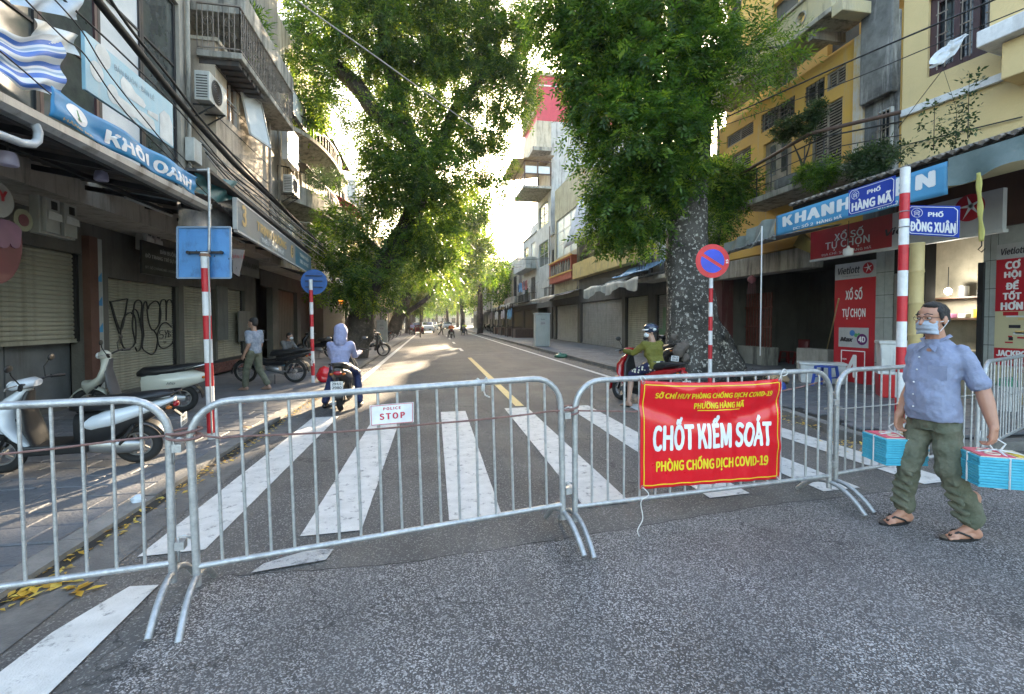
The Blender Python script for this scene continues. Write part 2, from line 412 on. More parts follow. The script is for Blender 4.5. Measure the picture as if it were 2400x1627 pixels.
for i in range(len(ce) - 1):
 a,b=V((ce[i][0],ce[i][1],.0065)),V((ce[i+1][0],ce[i+1][1],.0065))
 if a.x<-1.25: continue
 w_=.003+.009*abs(noise.noise(a*5));n_=V((0,w_,0));mbc.add([a - n_*.4,b - n_*.4,b+n_,a+n_],[(0,1,2,3)])
mbc.build('crack_line',M_GRIME,road)
sheet('gutter',[(-2.36,-12),(-2.02,-12),(-1.98,3.0),(-2.02,8),(-2.05,60),(-2.36,60)],.006,M_GUT,road,kind=None)
sheet('gutter',[(5.12,9),(5.70,9),(5.7,90),(5.2,90)],.004,M_GUT,road,kind=None)
# kerb grime strips,uneven
def grime_strip(pts,w0,z,seed):
 mb=MB()
 for i in range(len(pts) - 1):
  a,b=V(pts[i]),V(pts[i+1])
  wa=w0*(.5+abs(noise.noise(a*1.3+V((seed,0,0))))*1.6);wb=w0*(.5+abs(noise.noise(b*1.3+V((seed,0,0))))*1.6)
  mb.add([(a.x,a.y,z),(a.x+wa,a.y,z),(b.x+wb,b.y,z),(b.x,b.y,z)],[(0,1,2,3)] if w0>0 else [(0,3,2,1)])
 return mb
grime_strip([(-2.36,1+i*.12,0) for i in range(300)],.10,.0105,1).build('kerb_dirt',M_GRIME,road)
grime_strip([(5.69,7+i*.2,0) for i in range(300)],-.16,.0085,5).build('kerb_dirt',M_GRIME,road)
def stripe(pts,z,m,name='road_marking',seed=0,amp=.008):
 pts=[(p[0],p[1],0) for p in pts]+[(pts[0][0],pts[0][1],0)]
 sheet(name,edge_noise(pts,amp,.12,seed)[:-1],z,m,road,kind=None)
for i,(x0,x1,y0,y1) in enumerate([(-1.91,-1.52,3.36,7.85),(-.94,-.52,3.48,7.9),(.125,.545,3.57,7.95),(1.245,1.665,3.64,8.1),(2.39,2.81,3.64,8.1),
                                      (3.50,3.92,3.60,8.1),(4.60,5.0,3.6,8.1)]):
 stripe([(x0,y0),(x1,y0+.03),(x1+.02,y1),(x0+.02,y1 - .03)],.0085,M_WHITE,seed=i*3)
stripe([(-1.95,1.2),(-1.55,1.2),(-1.58,2.97),(-1.74,2.98),(-1.86,2.6)],.0125,M_WHITE,seed=30)
stripe([(-1.1,3.02),(-.68,3.10),(-.66,3.24),(-.80,3.27),(-1.06,3.12)],.0125,M_WORN,seed=33)
stripe([(5.1,3.35),(9,3.5),(9,3.68),(5.1,3.52)],.0125,M_WHITE,seed=35)
stripe([(-1.93,8.9),(-1.76,8.9),(-1.80,60),(-1.96,60)],.0085,M_WHITE,seed=40)
stripe([(4.80,8.9),(4.95,8.9),(4.95,95),(4.80,95)],.0085,M_WHITE,seed=41)
stripe([(1.50,8.25),(1.66,8.25),(1.66,19.7),(1.50,19.7)],.0085,M_YEL,seed=42,amp=.004)
for k in range(4):
 y=24.3+k*8.2;stripe([(1.50,y),(1.66,y),(1.66,y+2.6),(1.50,y+2.6)],.0085,M_WHITE,seed=43+k,amp=.004)
ZL=.045
side_l=thing('sidewalk',None,None,(-6,0,0),kind='structure');side_r=thing('sidewalk',None,None,(8,5,0),kind='structure')
def slab_poly(pts,z0,z1,m,parent,name):
 mb=MB();mb.plate([V((p[0],p[1],z1)) for p in pts],(0,0,1),z1 - z0);return mb.build(name,m,parent)
slab_poly([(-9,-12),(-2.52,-12),(-2.52,1.0),(-2.52,8.4),(-9,8.4)],-.02,.012,M_GRIME,side_l,'paving_bed')
slab_poly([(-9,8.4),(-2.52,8.4),(-2.52,420),(-9,420)],-.02,ZL,M_PAVEF,side_l,'pavement_surface')
def paver_field(x0,x1,y0,y1,sx,sy,parent,skip=None,zt=.12,stag=.5):
 base=[]
 for k in range(5):
  mb=MB();g=.006;e=.008
  a,b=sx/2 - g,sy/2 - g;t1,t2,t3,t4=[random.uniform(-.004,.004) for _ in range(4)]
  mb.add([(-a,-b,-.03),(a,-b,-.03),(a,b,-.03),(-a,b,-.03),(-a,-b,-e+t1),(a,-b,-e+t2),(a,b,-e+t3),(-a,b,-e+t4),
    (-a+e,-b+e,t1),(a - e,-b+e,t2),(a - e,b - e,t3),(-a+e,b - e,t4)],
               [(0,3,2,1),(0,1,5,4),(1,2,6,5),(2,3,7,6),(3,0,4,7),(4,5,9,8),(5,6,10,9),(6,7,11,10),(7,4,8,11),(8,9,10,11)])
  base.append(mb.build('paver',M_PAVE,parent,local=True).data)
 for o in [o for o in kids(parent) if o.data in base]: bpy.data.objects.remove(o)
 px_,py_=parent.location.x,parent.location.y;j=0;y=y0
 while y<y1:
  x=x0+(stag*sx if j % 2 else 0)
  while x<x1+(.26 if j % 2 else .001):
   half=x>x1+.01
   if not (skip and skip(x,y)):
    o=bpy.data.objects.new('paver',random.choice(base));COL.objects.link(o);o.parent=parent
    o.scale=(.5 if half else 1,1,1);o.location=(x - px_ - (sx/4 if half else 0),y - py_,zt+random.uniform(-.004,.004))
    o.rotation_euler=(random.uniform(-.006,.006),random.uniform(-.006,.006),random.choice((0,math.pi))+random.uniform(-.008,.008))
   x+=sx
  y+=sy;j+=1
paver_field(-6.34,-2.74,2.25,8.3,.40,.30,side_l,skip=lambda x,y: x<-2.2 - .80*y - .7,zt=ZL)
def kerbs(path,parent,inset,z,L=.8):
 """kerb stones along a polyline; inset = side towards the pavement"""
 P=[V((p[0],p[1],0)) for p in path];acc=[]
 for i in range(len(P) - 1):
  n=max(1,round((P[i+1] - P[i]).length/L))
  for k in range(n): acc.append((P[i].lerp(P[i+1],k/n),P[i].lerp(P[i+1],(k+1)/n)))
 for a,b in acc[:95]:
  d=(b - a).normalized();nrm=V((-d.y,d.x,0))*inset;a2=a+d*.006;b2=b - d*.006;j=random.uniform(-.006,.006)
  mb=MB();mb.plate([V((p.x,p.y,z+j)) for p in (a2,b2,b2+nrm,a2+nrm)],(0,0,1),.2)
  mb.build('kerb_stone',M_KERB,parent)
kerbs([(-2.36,.4),(-2.36,60)],side_l,.17,ZL+.004)
slab_poly([(-2.53,60),(-2.36,60),(-2.36,420),(-2.53,420)],-.02,ZL,M_KERB,side_l,'kerb_run')
# right pavement
slab_poly([(12,4.36),(6.4,4.53),(5.66,4.66),(5.46,4.85),(5.5,5.3),(5.78,6.6),(5.86,9.0),(5.86,11.6),(12,11.6)],-.02,.085,M_GRIME,side_r,'paving_bed')
slab_poly([(5.86,11.6),(5.86,420),(14,420),(14,11.6)],-.02,.12,M_PAVEF,side_r,'pavement_surface')
def skr(x,y):
 return (y<4.82) or (x<5.86+.2 and y>6) or (x<5.70+.1 and y<=6) or x>y*1.62+.6 or x<6.06+max(0,(6.6 - y))*-.14
paver_field(5.9,9.8,4.85,11.5,.40,.30,side_r,skip=skr)
kerbs([KR[0],(5.7,70)][::-1]+[],side_r,.15,.118,50) if False else None
kerbs([(5.7,62),(5.70,9.0),(5.62,6.6),(5.35,5.3),(5.3,4.75),(5.6,4.50),(6.4,4.38),(9.6,4.28)],side_r,.16,.118,.85)
slab_poly([(5.70,62),(5.86,62),(5.86,420),(5.7,420)],-.02,.118,M_KERB,side_r,'kerb_run')
# -- crowd barriers
def barrier(A,B,label,nbar=17,roll=0.,zoff=0,h=1.13):
 A=V((A[0],A[1],0));B=V((B[0],B[1],0));L=(B - A).length;rz=math.atan2(B.y - A.y,B.x - A.x)
 t=thing('crowd_barrier',label,'barrier',(A.x,A.y,zoff),rz,'galvanised crowd barriers closing the street')
 if roll:
  t.rotation_euler=(0,-roll,rz)
 WO[t.name]=Matrix.Identity(4)
 mb=MB();c=.20;r_=.0205
 pts=[(0,0,.13)]+[(0,0,h - c)]+[(c - c*math.cos(a),0,h - c+c*math.sin(a)) for a in np.linspace(.15,math.pi/2,7)]
 pts+=[(L - p[0],0,p[2]) for p in pts[::-1]]
 mb.tube(pts,r_,12);mb.build('frame',M_GALV,t,smooth=50)
 MB().tube([(.01,0,.235),(L - .01,0,.235)],.016,10).build('bottom_rail',M_GALV,t,smooth=50)
 base=None
 for i in range(nbar):
  x=L*(i+1)/(nbar+1);zt=h if c<x<L - c else h - c+math.sqrt(max(0,c*c - (c - min(x,L - x)) ** 2))
  o=MB().tube([(0,0,.235),(0,0,zt - .01)],.0088,8).build('bar',M_GALV,t,smooth=50)
  o.location=(x,random.uniform(-.003,.003),0);o.rotation_euler=(random.uniform(-.004,.004),random.uniform(-.006,.006),0)
 for x in (0,L):
  f=MB();q=[(x,y,.165 - .165*(abs(y)/.31) ** 2.1+.018) for y in np.linspace(-.31,.31,13)]
  f.tube(q,.0175,10);f.build('foot',M_GALV,t,smooth=50)
 for z in (.33,.86):
  k=MB();k.box(L+.018,L+.062,-.028,.028,z - .022,z+.022)
  k.build('hook_plate',M_GALV,t)
  k=MB();k.tube([(-.02,0,z+.07),(-.05,0,z+.09),(-.075,0,z+.08),(-.08,0,z - .05)],.006,6);k.build('hook',M_GALV,t,smooth=True)
 return t
B2a,B2b=(-1.262,2.735),(.905,3.085)
B3a,B3b=(1.0,3.12),(3.31,3.35)
B1b=(-1.385,2.735)
B1a=(B1b[0] - 2.22,B1b[1] - .30)
B4a,B4b=(3.43,3.41),(5.55,3.84)
B5a,B5b=(5.66,3.87),(7.85,4.78)
barrier(B1a,B1b,'galvanised steel barrier at the foot of the white scooter by the kerb',roll=R(.3))
barrier(B2a,B2b,'galvanised steel barrier carrying the small white police stop plate',roll=R(1.5),zoff=-.02)
barrier(B3a,B3b,'galvanised steel barrier carrying the big red banner',roll=R(.3))
barrier(B4a,B4b,'galvanised steel barrier directly behind the man with the blue bundles',roll=R(0))
barrier(B5a,B5b,'galvanised steel barrier in front of the white bucket and lottery posters',roll=R(0))
# -- building materials
def wallm(n,c,c2=None,st=(.05,.05,.045),sa=.65,thr=.5): return mat(n,c,.88,col2=c2 or tuple(x*.75 for x in c),scale=1.3,bump=.45,bscale=22,streak=st,samt=sa,sthr=thr)
W_GREY=wallm('grey render',(.36,.325,.27));W_BEIGE=wallm('beige stone cladding',(.46,.38,.29),st=(.13,.11,.09));W_CREAM=wallm('cream render',(.54,.48,.37))
W_OCHRE=wallm('ochre render',(.62,.37,.07),(.55,.34,.11),st=(.42,.36,.26),sa=.6,thr=.56);W_PALEY=wallm('pale yellow render',(.66,.50,.25),(.60,.46,.23),st=(.40,.33,.2),sa=.3,thr=.58)
W_CONC=wallm('stained concrete',(.42,.39,.33),(.28,.26,.22),sa=.8,thr=.46);W_BLACKEN=wallm('blackened plaster',(.20,.20,.19),(.03,.03,.03),st=(.45,.44,.42),sa=.7,thr=.52)
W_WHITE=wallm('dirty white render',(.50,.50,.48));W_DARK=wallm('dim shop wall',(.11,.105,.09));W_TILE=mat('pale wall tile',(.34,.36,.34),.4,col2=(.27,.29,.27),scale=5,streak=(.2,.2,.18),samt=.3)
W_REDCL=mat('red cladding',(.52,.05,.07),.5,col2=(.42,.04,.06),scale=3,streak=(.3,.05,.05),samt=.4);W_BRICK=mat('dull red brick',(.17,.06,.045),.9,col2=(.10,.04,.03),scale=8,bump=.4)
M_SHUT=mat('beige steel shutter',(.32,.31,.24),.55,col2=(.25,.245,.19),scale=2,streak=(.10,.095,.07),samt=.5);M_SHUT2=mat('grey steel shutter',(.27,.27,.25),.55,streak=(.08,.08,.07),samt=.6)
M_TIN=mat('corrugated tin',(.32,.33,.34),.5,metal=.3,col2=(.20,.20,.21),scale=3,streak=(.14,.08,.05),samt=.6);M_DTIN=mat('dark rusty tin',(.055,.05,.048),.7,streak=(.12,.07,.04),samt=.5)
M_TARP=mat('grey green tarpaulin',(.30,.33,.31),.55,col2=(.2,.23,.22),scale=3,bump=.4,bscale=9);M_TARPB=mat('teal tarpaulin',(.03,.14,.16),.5,bump=.4,bscale=9);M_TARPG=mat('pale canvas',(.42,.42,.37),.7,streak=(.2,.2,.17),samt=.4)
M_TARPBL=mat('blue tarpaulin',(.10,.26,.48),.5,col2=(.2,.36,.52),scale=5,bump=.4,bscale=8)
M_WOOD=mat('brown wood',(.10,.055,.035),.6,col2=(.06,.035,.025),scale=9);M_BROWNF=mat('red brown window frame',(.055,.018,.02),.5,col2=(.04,.015,.015));M_LOUV=mat('weathered louvre',(.32,.28,.23),.8,col2=(.22,.19,.155),scale=6,streak=(.07,.05,.04),samt=.5)
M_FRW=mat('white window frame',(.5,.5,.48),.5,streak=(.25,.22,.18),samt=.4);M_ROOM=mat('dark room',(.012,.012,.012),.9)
M_PANE=mat('reflecting pane',(.05,.055,.055),.06,spec=1.0,col2=(.09,.10,.09));M_PANEW=mat('pale glass and painted sky',(.66,.68,.68),.25,col2=(.5,.54,.56),scale=1.2)  # pale colour paints sky reflection in the near glazing; other panes, headlights share it
M_CURT=mat('orange curtain',(.70,.24,.03),.8);M_ACW=mat('air conditioner white',(.52,.52,.48),.5,streak=(.25,.22,.18),samt=.5)
M_SIGNB=mat('faded blue sign',(.20,.42,.55),.5,col2=(.32,.50,.58),scale=1.2,streak=(.4,.45,.46),samt=.4);M_BANB=mat('blue shop banner',(.02,.17,.38),.5,col2=(.03,.24,.46),scale=2,bump=.3,bscale=6)
M_SIGNPALE=mat('pale sign shape',(.62,.66,.66),.6);M_GOLD=mat('gold lettering',(.62,.43,.18),.5);M_GREEN=mat('green print',(.03,.22,.06),.5)
M_SIGNG=mat('grey gold sign',(.26,.25,.22),.5,col2=(.17,.21,.24),scale=1.0);M_SIGNT=mat('teal sign',(.03,.13,.20),.5,col2=(.04,.16,.22))
M_BANRT=mat('sky blue shop banner',(.06,.25,.46),.5,col2=(.09,.32,.54),scale=1.5,bump=.3,bscale=5)
M_SIGNR=mat('dark red sign',(.30,.012,.02),.45,col2=(.24,.01,.015),scale=3);M_SIGNR2=mat('lottery red',(.42,.008,.02),.45,col2=(.36,.008,.02));M_SIGNW=mat('grey white sign',(.42,.42,.42),.5,col2=(.36,.36,.36),streak=(.25,.25,.24),samt=.3)
M_IRON=mat('wrought iron',(.035,.033,.03),.6,metal=.3);M_IRONL=mat('pale rusted iron',(.28,.24,.2),.7,streak=(.1,.05,.03),samt=.6);M_TREAD=mat('roof tile',(.26,.22,.18),.85,col2=(.12,.11,.1),scale=7,bump=.4)
M_PVC=mat('grey pvc pipe',(.42,.46,.50),.45);M_YELBOX=mat('yellow box sign',(.32,.24,.06),.5)
M_PURP=mat('lavender lampshade',(.42,.40,.55),.35);M_MAROON=mat('maroon board',(.09,.012,.018),.5);M_PURPB=mat('dull purple board',(.16,.07,.12),.5)
M_SKYGLASS=mat('painted sky glare pane',(.78,.79,.78),.3)  # near-white colour standing in for sky reflected in glass; unassigned
def rc(fr,u0,u1,vt,vb,d=0.):
 """rectangle measured at pixel column u0 (rows vt..vb), reaching to column u1"""
 a0,zt=fr.px(u0,vt,d);_,zb=fr.px(u0,vb,d);a1,_=fr.px(u1,vt,d)
 return min(a0,a1),max(a0,a1),min(zt,zb),max(zt,zb)
def wall(fr,a0,a1,z0,z1,holes,m,parent,name='wall',th=.22,depth=0,d=0.,roof=True):
 mb=MB();S=sorted({a0,a1} | {h[i] for h in holes for i in (0,1) if a0<h[i]<a1});Z=sorted({z0,z1} | {h[i] for h in holes for i in (2,3) if z0<h[i]<z1})
 flip=fr.es.cross(fr.en).z<0
 def quad(ps,out):
  n_=(ps[1] - ps[0]).cross(ps[2] - ps[0])
  mb.add(ps if n_.dot(out)>0 else ps[::-1],[(0,1,2,3)])
 for i in range(len(S) - 1):
  for j in range(len(Z) - 1):
   c=((S[i]+S[i+1])/2,(Z[j]+Z[j+1])/2)
   if any(h[0]<c[0]<h[1] and h[2]<c[1]<h[3] for h in holes): continue
   quad([fr.p(S[i],Z[j],d),fr.p(S[i+1],Z[j],d),fr.p(S[i+1],Z[j+1],d),fr.p(S[i],Z[j+1],d)],fr.en)
 for h in holes:
  b0,b1,y0,y1=max(h[0],a0),min(h[1],a1),max(h[2],z0),min(h[3],z1)
  P=lambda a,z,k: fr.p(a,z,d - th*k)
  quad([P(b0,y0,0),P(b0,y0,1),P(b0,y1,1),P(b0,y1,0)],fr.es);quad([P(b1,y0,0),P(b1,y0,1),P(b1,y1,1),P(b1,y1,0)],-fr.es)
  quad([P(b0,y0,0),P(b1,y0,0),P(b1,y0,1),P(b0,y0,1)],V((0,0,1)));quad([P(b0,y1,0),P(b1,y1,0),P(b1,y1,1),P(b0,y1,1)],V((0,0,-1)))
 if depth:
  D=d - depth;P=fr.p
  quad([P(a0,z0,d),P(a0,z0,D),P(a0,z1,D),P(a0,z1,d)],-fr.es);quad([P(a1,z0,d),P(a1,z0,D),P(a1,z1,D),P(a1,z1,d)],fr.es)
  quad([P(a0,z1,d),P(a1,z1,d),P(a1,z1,D),P(a0,z1,D)],V((0,0,1)));quad([P(a0,z0,d),P(a1,z0,d),P(a1,z0,D),P(a0,z0,D)],V((0,0,-1)))
  quad([P(a0,z0,D),P(a1,z0,D),P(a1,z1,D),P(a0,z1,D)],-fr.en)
 return mb.build(name,m,parent)
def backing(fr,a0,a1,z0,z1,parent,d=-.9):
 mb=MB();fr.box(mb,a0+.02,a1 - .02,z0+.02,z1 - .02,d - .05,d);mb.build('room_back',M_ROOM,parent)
def window(fr,par,a0,a1,z0,z1,d=-.10,kind='glass',fm=None,nx=2,ny=1,fw=.05,pane=None,arch=False):
 fm=fm or M_FRW;mb=MB()
 for (x0,x1,y0,y1) in ((a0,a0+fw,z0,z1),(a1 - fw,a1,z0,z1),(a0+fw,a1 - fw,z0,z0+fw),(a0+fw,a1 - fw,z1 - fw,z1)):
  fr.box(mb,x0,x1,y0,y1,d - .03,d+.03)
 w_=(a1 - a0 - 2*fw)
 for i in range(1,nx): x=a0+fw+w_*i/nx;fr.box(mb,x - fw*.35,x+fw*.35,z0+fw,z1 - fw,d - .02,d+.026)
 for j in range(1,ny): z=z0+(z1 - z0)*j/ny;fr.box(mb,a0+fw,a1 - fw,z - fw*.3,z+fw*.3,d - .018,d+.022)
 o=mb.build('window',fm,par)
 if kind in ('glass','pale'):
  for i in range(nx):
   p=MB();x0=a0+fw+w_*i/nx;x1=a0+fw+w_*(i+1)/nx;fr.box(p,x0,x1,z0+fw,z1 - fw,d - .010,d - .004)
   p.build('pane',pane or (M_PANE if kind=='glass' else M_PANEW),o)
 elif kind=='louvre':
  p=MB();n=max(4,int((z1 - z0)/.075))
  for i in range(nx):
   x0=a0+fw+w_*i/nx+.03;x1=a0+fw+w_*(i+1)/nx - .03
   for k in range(n):
    z=z0+fw+(z1 - z0 - 2*fw)*(k+.5)/n;h=(z1 - z0)/n*.5
    p.add([fr.p(x0,z - h,d+.03),fr.p(x1,z - h,d+.03),fr.p(x1,z+h*.6,d - .02),fr.p(x0,z+h*.6,d - .02)],[(0,1,2,3)])
  p.build('louvre',fm,o,kind='stuff')
  p=MB();fr.box(p,a0+fw,a1 - fw,z0+fw,z1 - fw,d - .06,d - .05);p.build('shade_board',M_ROOM,o)
 elif kind=='grille':
  p=MB();n=max(3,int((a1 - a0)/.13))
  for k in range(n+1): x=a0+fw+(a1 - a0 - 2*fw)*k/n;fr.box(p,x - .008,x+.008,z0,z1,d+.035,d+.05)
  for z in (z0+.15,(z0+z1)/2,z1 - .15): fr.box(p,a0,a1,z - .01,z+.01,d+.052,d+.064)
  p.build('grille',M_IRONL if fm is M_FRW else M_IRON,o)
  p=MB();fr.box(p,a0+fw,a1 - fw,z0+fw,z1 - fw,d - .03,d - .02);p.build('pane',M_GLASS,o)
 return o
def balcony(fr,par,a0,a1,z,out=.9,rail='bars',m=None,rm=None,th=.16,h=.95,d=0.):
 m=m or W_CONC;rm=rm or M_IRON
 mb=MB();fr.box(mb,a0,a1,z - th,z,d+.003,d+out);b=mb.build('balcony',m,par,bevel=.015)
 r_=MB()
 if rail=='solid':
  fr.box(r_,a0,a1,z,z+h,d+out - .1,d+out - .002);fr.box(r_,a0+.002,a0+.1,z,z+h,d+.01,d+out - .1);fr.box(r_,a1 - .1,a1 - .002,z,z+h,d+.01,d+out - .1)
  r_.build('parapet',m,b)
 else:
  segs=[(fr.p(a0+.03,z,d+.02),fr.p(a0+.03,z,d+out - .04)),(fr.p(a0+.03,z,d+out - .04),fr.p(a1 - .03,z,d+out - .04)),(fr.p(a1 - .03,z,d+out - .04),fr.p(a1 - .03,z,d+.02))]
  for p0,p1 in segs:
   up=V((0,0,h));r_.beam(p0+up,p1+up,.045,.03);r_.beam(p0+V((0,0,.08)),p1+V((0,0,.08)),.025)
   n=max(2,int((p1 - p0).length/.11))
   for k in range(n+1): q=p0.lerp(p1,k/n);r_.beam(q,q+up,.014)
   if rail=='scroll':
    nn=max(1,int((p1 - p0).length/.34))
    for k in range(nn):
     c=p0.lerp(p1,(k+.5)/nn);dd=(p1 - p0).normalized()
     for zz,rr in ((.32,.15),(.66,.13)):
      pts=[c+dd*(math.cos(t)*rr*(1 - t/16))+V((0,0,zz+math.sin(t)*rr*(1 - t/16))) for t in np.linspace(0,9.5,22)]
      r_.tube(pts,.006,4,caps=False)
  r_.build('railing',rm,b)
 return b
def aircon(fr,s,z,label,d=.06,parent=None,group='air conditioner units on the house fronts',w_=.8,h=.55):
 t=thing('air_conditioner',label,'air conditioner',fr.p(s,z,d),group=group)
 mb=MB();fr.box(mb,s - w_/2,s+w_/2,z,z+h,d,d+.3);mb.build('casing',M_ACW,t,bevel=.015)
 f=MB();c=fr.p(s - .1*w_,z+h/2,d+.31)
 M_=Matrix((fr.es,V((0,0,1)),fr.en)).transposed()
 for k in range(6): f.torus((0,0,0),'z',h*.40*(k+1)/6,.004,20,4)
 f.v=[M_ @ V(p)+c for p in f.v];f.build('fan_grille',M_IRONL,t)
 f=MB();f.lathe([(0.001,0),(h*.42,0)],n=20,caps=False);f.v=[M_ @ V(p)+c - fr.en*.006 for p in f.v];f.build('fan',M_ROOM,t)
 g=MB()
 for k in range(9): fr.box(g,s - w_/2 - .006,s - w_/2 - .001,z+.06+k*h*.09,z+.08+k*h*.09,d+.04,d+.26)
 for k in range(9): fr.box(g,s+w_/2+.001,s+w_/2+.006,z+.06+k*h*.09,z+.08+k*h*.09,d+.04,d+.26)
 g.build('side_grille',M_BLACK,t,kind='stuff')
 b=MB()
 for e in (-.3,.3): b.beam(fr.p(s+e*w_,z - .03,d - .1),fr.p(s+e*w_,z - .03,d+.33),.03);b.beam(fr.p(s+e*w_,z - .28,d - .06),fr.p(s+e*w_,z - .04,d+.3),.025)
 b.build('bracket',M_IRON,t,kind='stuff');return t
def shutter(fr,par,a0,a1,z0,z1,m,d=-.12,pitch=.085,parts=False,rail=True):
 """roller shutter: a curtain of interlocking slats with a bottom rail"""
 n=max(2,int((z1 - z0)/pitch));pt=(z1 - z0)/n;box_=MB()
 fr.box(box_,a0,a1,z0,z1,d - .03,d - .022);cur=box_.build('shutter',m,par)
 def slat(mb,z):
  pr=[(0,.0),(.016,.010),(.020,.035),(.014,.062),(.0,.076)]
  for i in range(4):
   (d0,h0),(d1,h1)=pr[i],pr[i+1];k=pt/.085
   q=[fr.p(a0,z+h0*k,d+d0 - .02),fr.p(a1,z+h0*k,d+d0 - .02),fr.p(a1,z+h1*k,d+d1 - .02),fr.p(a0,z+h1*k,d+d1 - .02)]
   n_=(q[1] - q[0]).cross(q[2] - q[0]);mb.add(q if n_.dot(fr.en)>0 else q[::-1],[(0,1,2,3)])
 if parts:
  mb=MB();slat(mb,z0);o=mb.build('slat',m,cur)
  for k in range(1,n): c=o.copy();COL.objects.link(c);c.parent=cur;c.location=V(o.location)+V((0,0,k*pt));WO[c.name]=WO.get(cur.name)
 else:
  mb=MB()
  for k in range(n): slat(mb,z0+k*pt)
  mb.build('slats',m,cur,kind='stuff')
 if rail: r_=MB();fr.box(r_,a0 - .02,a1+.02,z0 - .07,z0 - .002,d - .03,d+.03);r_.build('bottom_bar',m,cur)
 for x in (a0 - .06,a1): g=MB();fr.box(g,x,x+.06,z0 - .05,z1,d - .035,d+.045);g.build('guide_rail',M_DARK,cur)
 return cur
def corrugated(p00,p10,p01,p11,n,amp,m,name,parent=None,ns=2):
 p00,p10,p01,p11=map(V,(p00,p10,p01,p11));nr=(p10 - p00).cross(p01 - p00).normalized()
 mb=MB();fn=lambda a,b: (p00.lerp(p10,a)).lerp(p01.lerp(p11,a),b)+nr*(amp*math.sin(a*n*2*math.pi)+.012*noise.noise(V((a*9,b*3,n))))
 mb.grid(fn,n*4,ns);return mb.build(name,m,parent,smooth=60,solid=.006)
def cloth(fn,nu,nv,m,name,parent=None,**k):
 mb=MB();mb.grid(fn,nu,nv);return mb.build(name,m,parent,smooth=True,**k)
def cable(pts,r,label,cat='cable',m=None,sag=0.,group=None,n=10,name='cable'):
 P=[V(p) for p in pts]
 if len(P)==2: P=[P[0].lerp(P[1],t) - V((0,0,sag*4*t*(1 - t))) for t in np.linspace(0,1,n+1)]
 else:
  Q=[P[0]]+P+[P[-1]];out=[]
  for i in range(1,len(Q) - 2):
   for t in np.linspace(0,1,7)[:-1]:
    a,b,c,d=Q[i - 1:i+3];out.append(.5*((2*b)+(c - a)*t+(2*a - 5*b+4*c - d)*t*t+(3*b - a - 3*c+d)*t ** 3))
  P=out+[Q[-2]]
 return single(name,MB().tube(P,r,6),m or M_WIRE,label,cat,group=group,smooth=True)
def signboard(fr,a0,a1,z0,z1,d,m,label,cat='sign',th=.04,texts=(),frame=None,loc=True,parent=None,name='shop_sign'):
 """texts: (string, mat, centre_s_fraction, centre_z_fraction, width, height, kwargs)"""
 t=thing(name,label,cat,fr.p((a0+a1)/2,z0,d)) if parent is None else parent
 mb=MB();fr.box(mb,a0,a1,z0,z1,d - th,d);mb.build('board',m,t,bevel=.004)
 if frame:
  f=MB();w_=.035
  for q in ((a0 - .01,a0+w_,z0 - .01,z1+.01),(a1 - w_,a1+.01,z0 - .01,z1+.01),(a0+w_,a1 - w_,z0 - .01,z0+w_),(a0+w_,a1 - w_,z1 - w_,z1+.01)): fr.box(f,*q,d - th - .004,d+.008)
  f.build('frame',frame,t)
 right=fr.es.cross(V((0,0,1))).dot(fr.en)<0
 ex=-fr.es if right else fr.es
 for (s_,m_,fs,fz,w_,h_,kw) in texts:
  f_=1 - fs if right else fs
  o=MB();put_text(o,s_,.2,fr.p(a0+(a1 - a0)*f_,z0+(z1 - z0)*fz,d+.005),ex,(0,0,1),fit=(w_,h_),**kw);o.build('lettering',m_,t)
 return t
def disc(fr,par,s,z,d,r,m,name='disc',n=28,rz=None):
 mb=MB();c=[fr.p(s+r*math.cos(2*math.pi*k/n),z+(rz or r)*math.sin(2*math.pi*k/n),d) for k in range(n)]
 mb.plate(c,fr.en,.003);return mb.build(name,m,par)
# -- LEFT ROW
# --- first house (under the blue awning)
hA=thing('terraced_house','nearest house on the scooter side with tall dark glazing above its shop awning','house',(-6.2,6,0))
ga0,ga1=1.0,11.25
wall(FLU,ga0,ga1,3.35,11.0,[(1.6,10.9,4.3,8.2)],W_GREY,hA,depth=8)
backing(FLU,ga0,ga1,4.2,8.3,hA)
for i in range(8):
 a=1.6+i*1.1625;window(FLU,hA,a,a+1.155,4.3,8.2,kind='pale' if i in (6,) else 'glass',fm=M_DARK if i not in (5,) else M_BROWNF,nx=1,ny=3,fw=.06)  # the pale bay has its sky reflection painted into the pane colour
near=[rc(FL,0,193,560,803)];nz0,nz1=near[0][2],near[0][3];sA1=near[0][1]
graf=rc(FL,253,418,650,905);sh3=rc(FL,430,503,668,880);sh4=rc(FL,508,573,672,868)
hol=[(2.0,sA1,.12,nz1),(graf[0],graf[1],.13,graf[3]),(sh3[0],sh3[1],.42,sh3[3]),(sh4[0],sh4[1],.42,sh4[3])]
yA,yB=1.0,sh4[1]+.25
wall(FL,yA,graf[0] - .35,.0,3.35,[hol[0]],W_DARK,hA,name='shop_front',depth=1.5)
def lite(a0,a1,z0,z1,m,name,d=0.,par=hA,dd=.02):
 mb=MB();FL.box(mb,a0,a1,z0,z1,d,d+dd);return mb.build(name,m,par)
shutter(FL,hA,2.02,sA1 - .06,nz0,nz1,M_SHUT,parts=True,pitch=.075)
mb=MB()
for k in range(5): FL.box(mb,3.0+k*1.33,3.0+k*1.33+1.30,.13,nz0+.1,-.32,-.28)
mb.build('metal_panel',W_TILE if False else mat('dull zinc panel',(.13,.14,.145),.6,streak=(.06,.06,.05),samt=.6),hA)
p=rc(FL,192,212,600,900);lite(sA1 - .02,p[1],.12,3.1,mat('brown pillar',(.10,.045,.03),.8,bump=.3),'pillar',dd=.12)
p2=rc(FL,213,232,600,900);lite(p2[0],p2[1],.12,3.1,W_TILE,'panel',dd=.05)
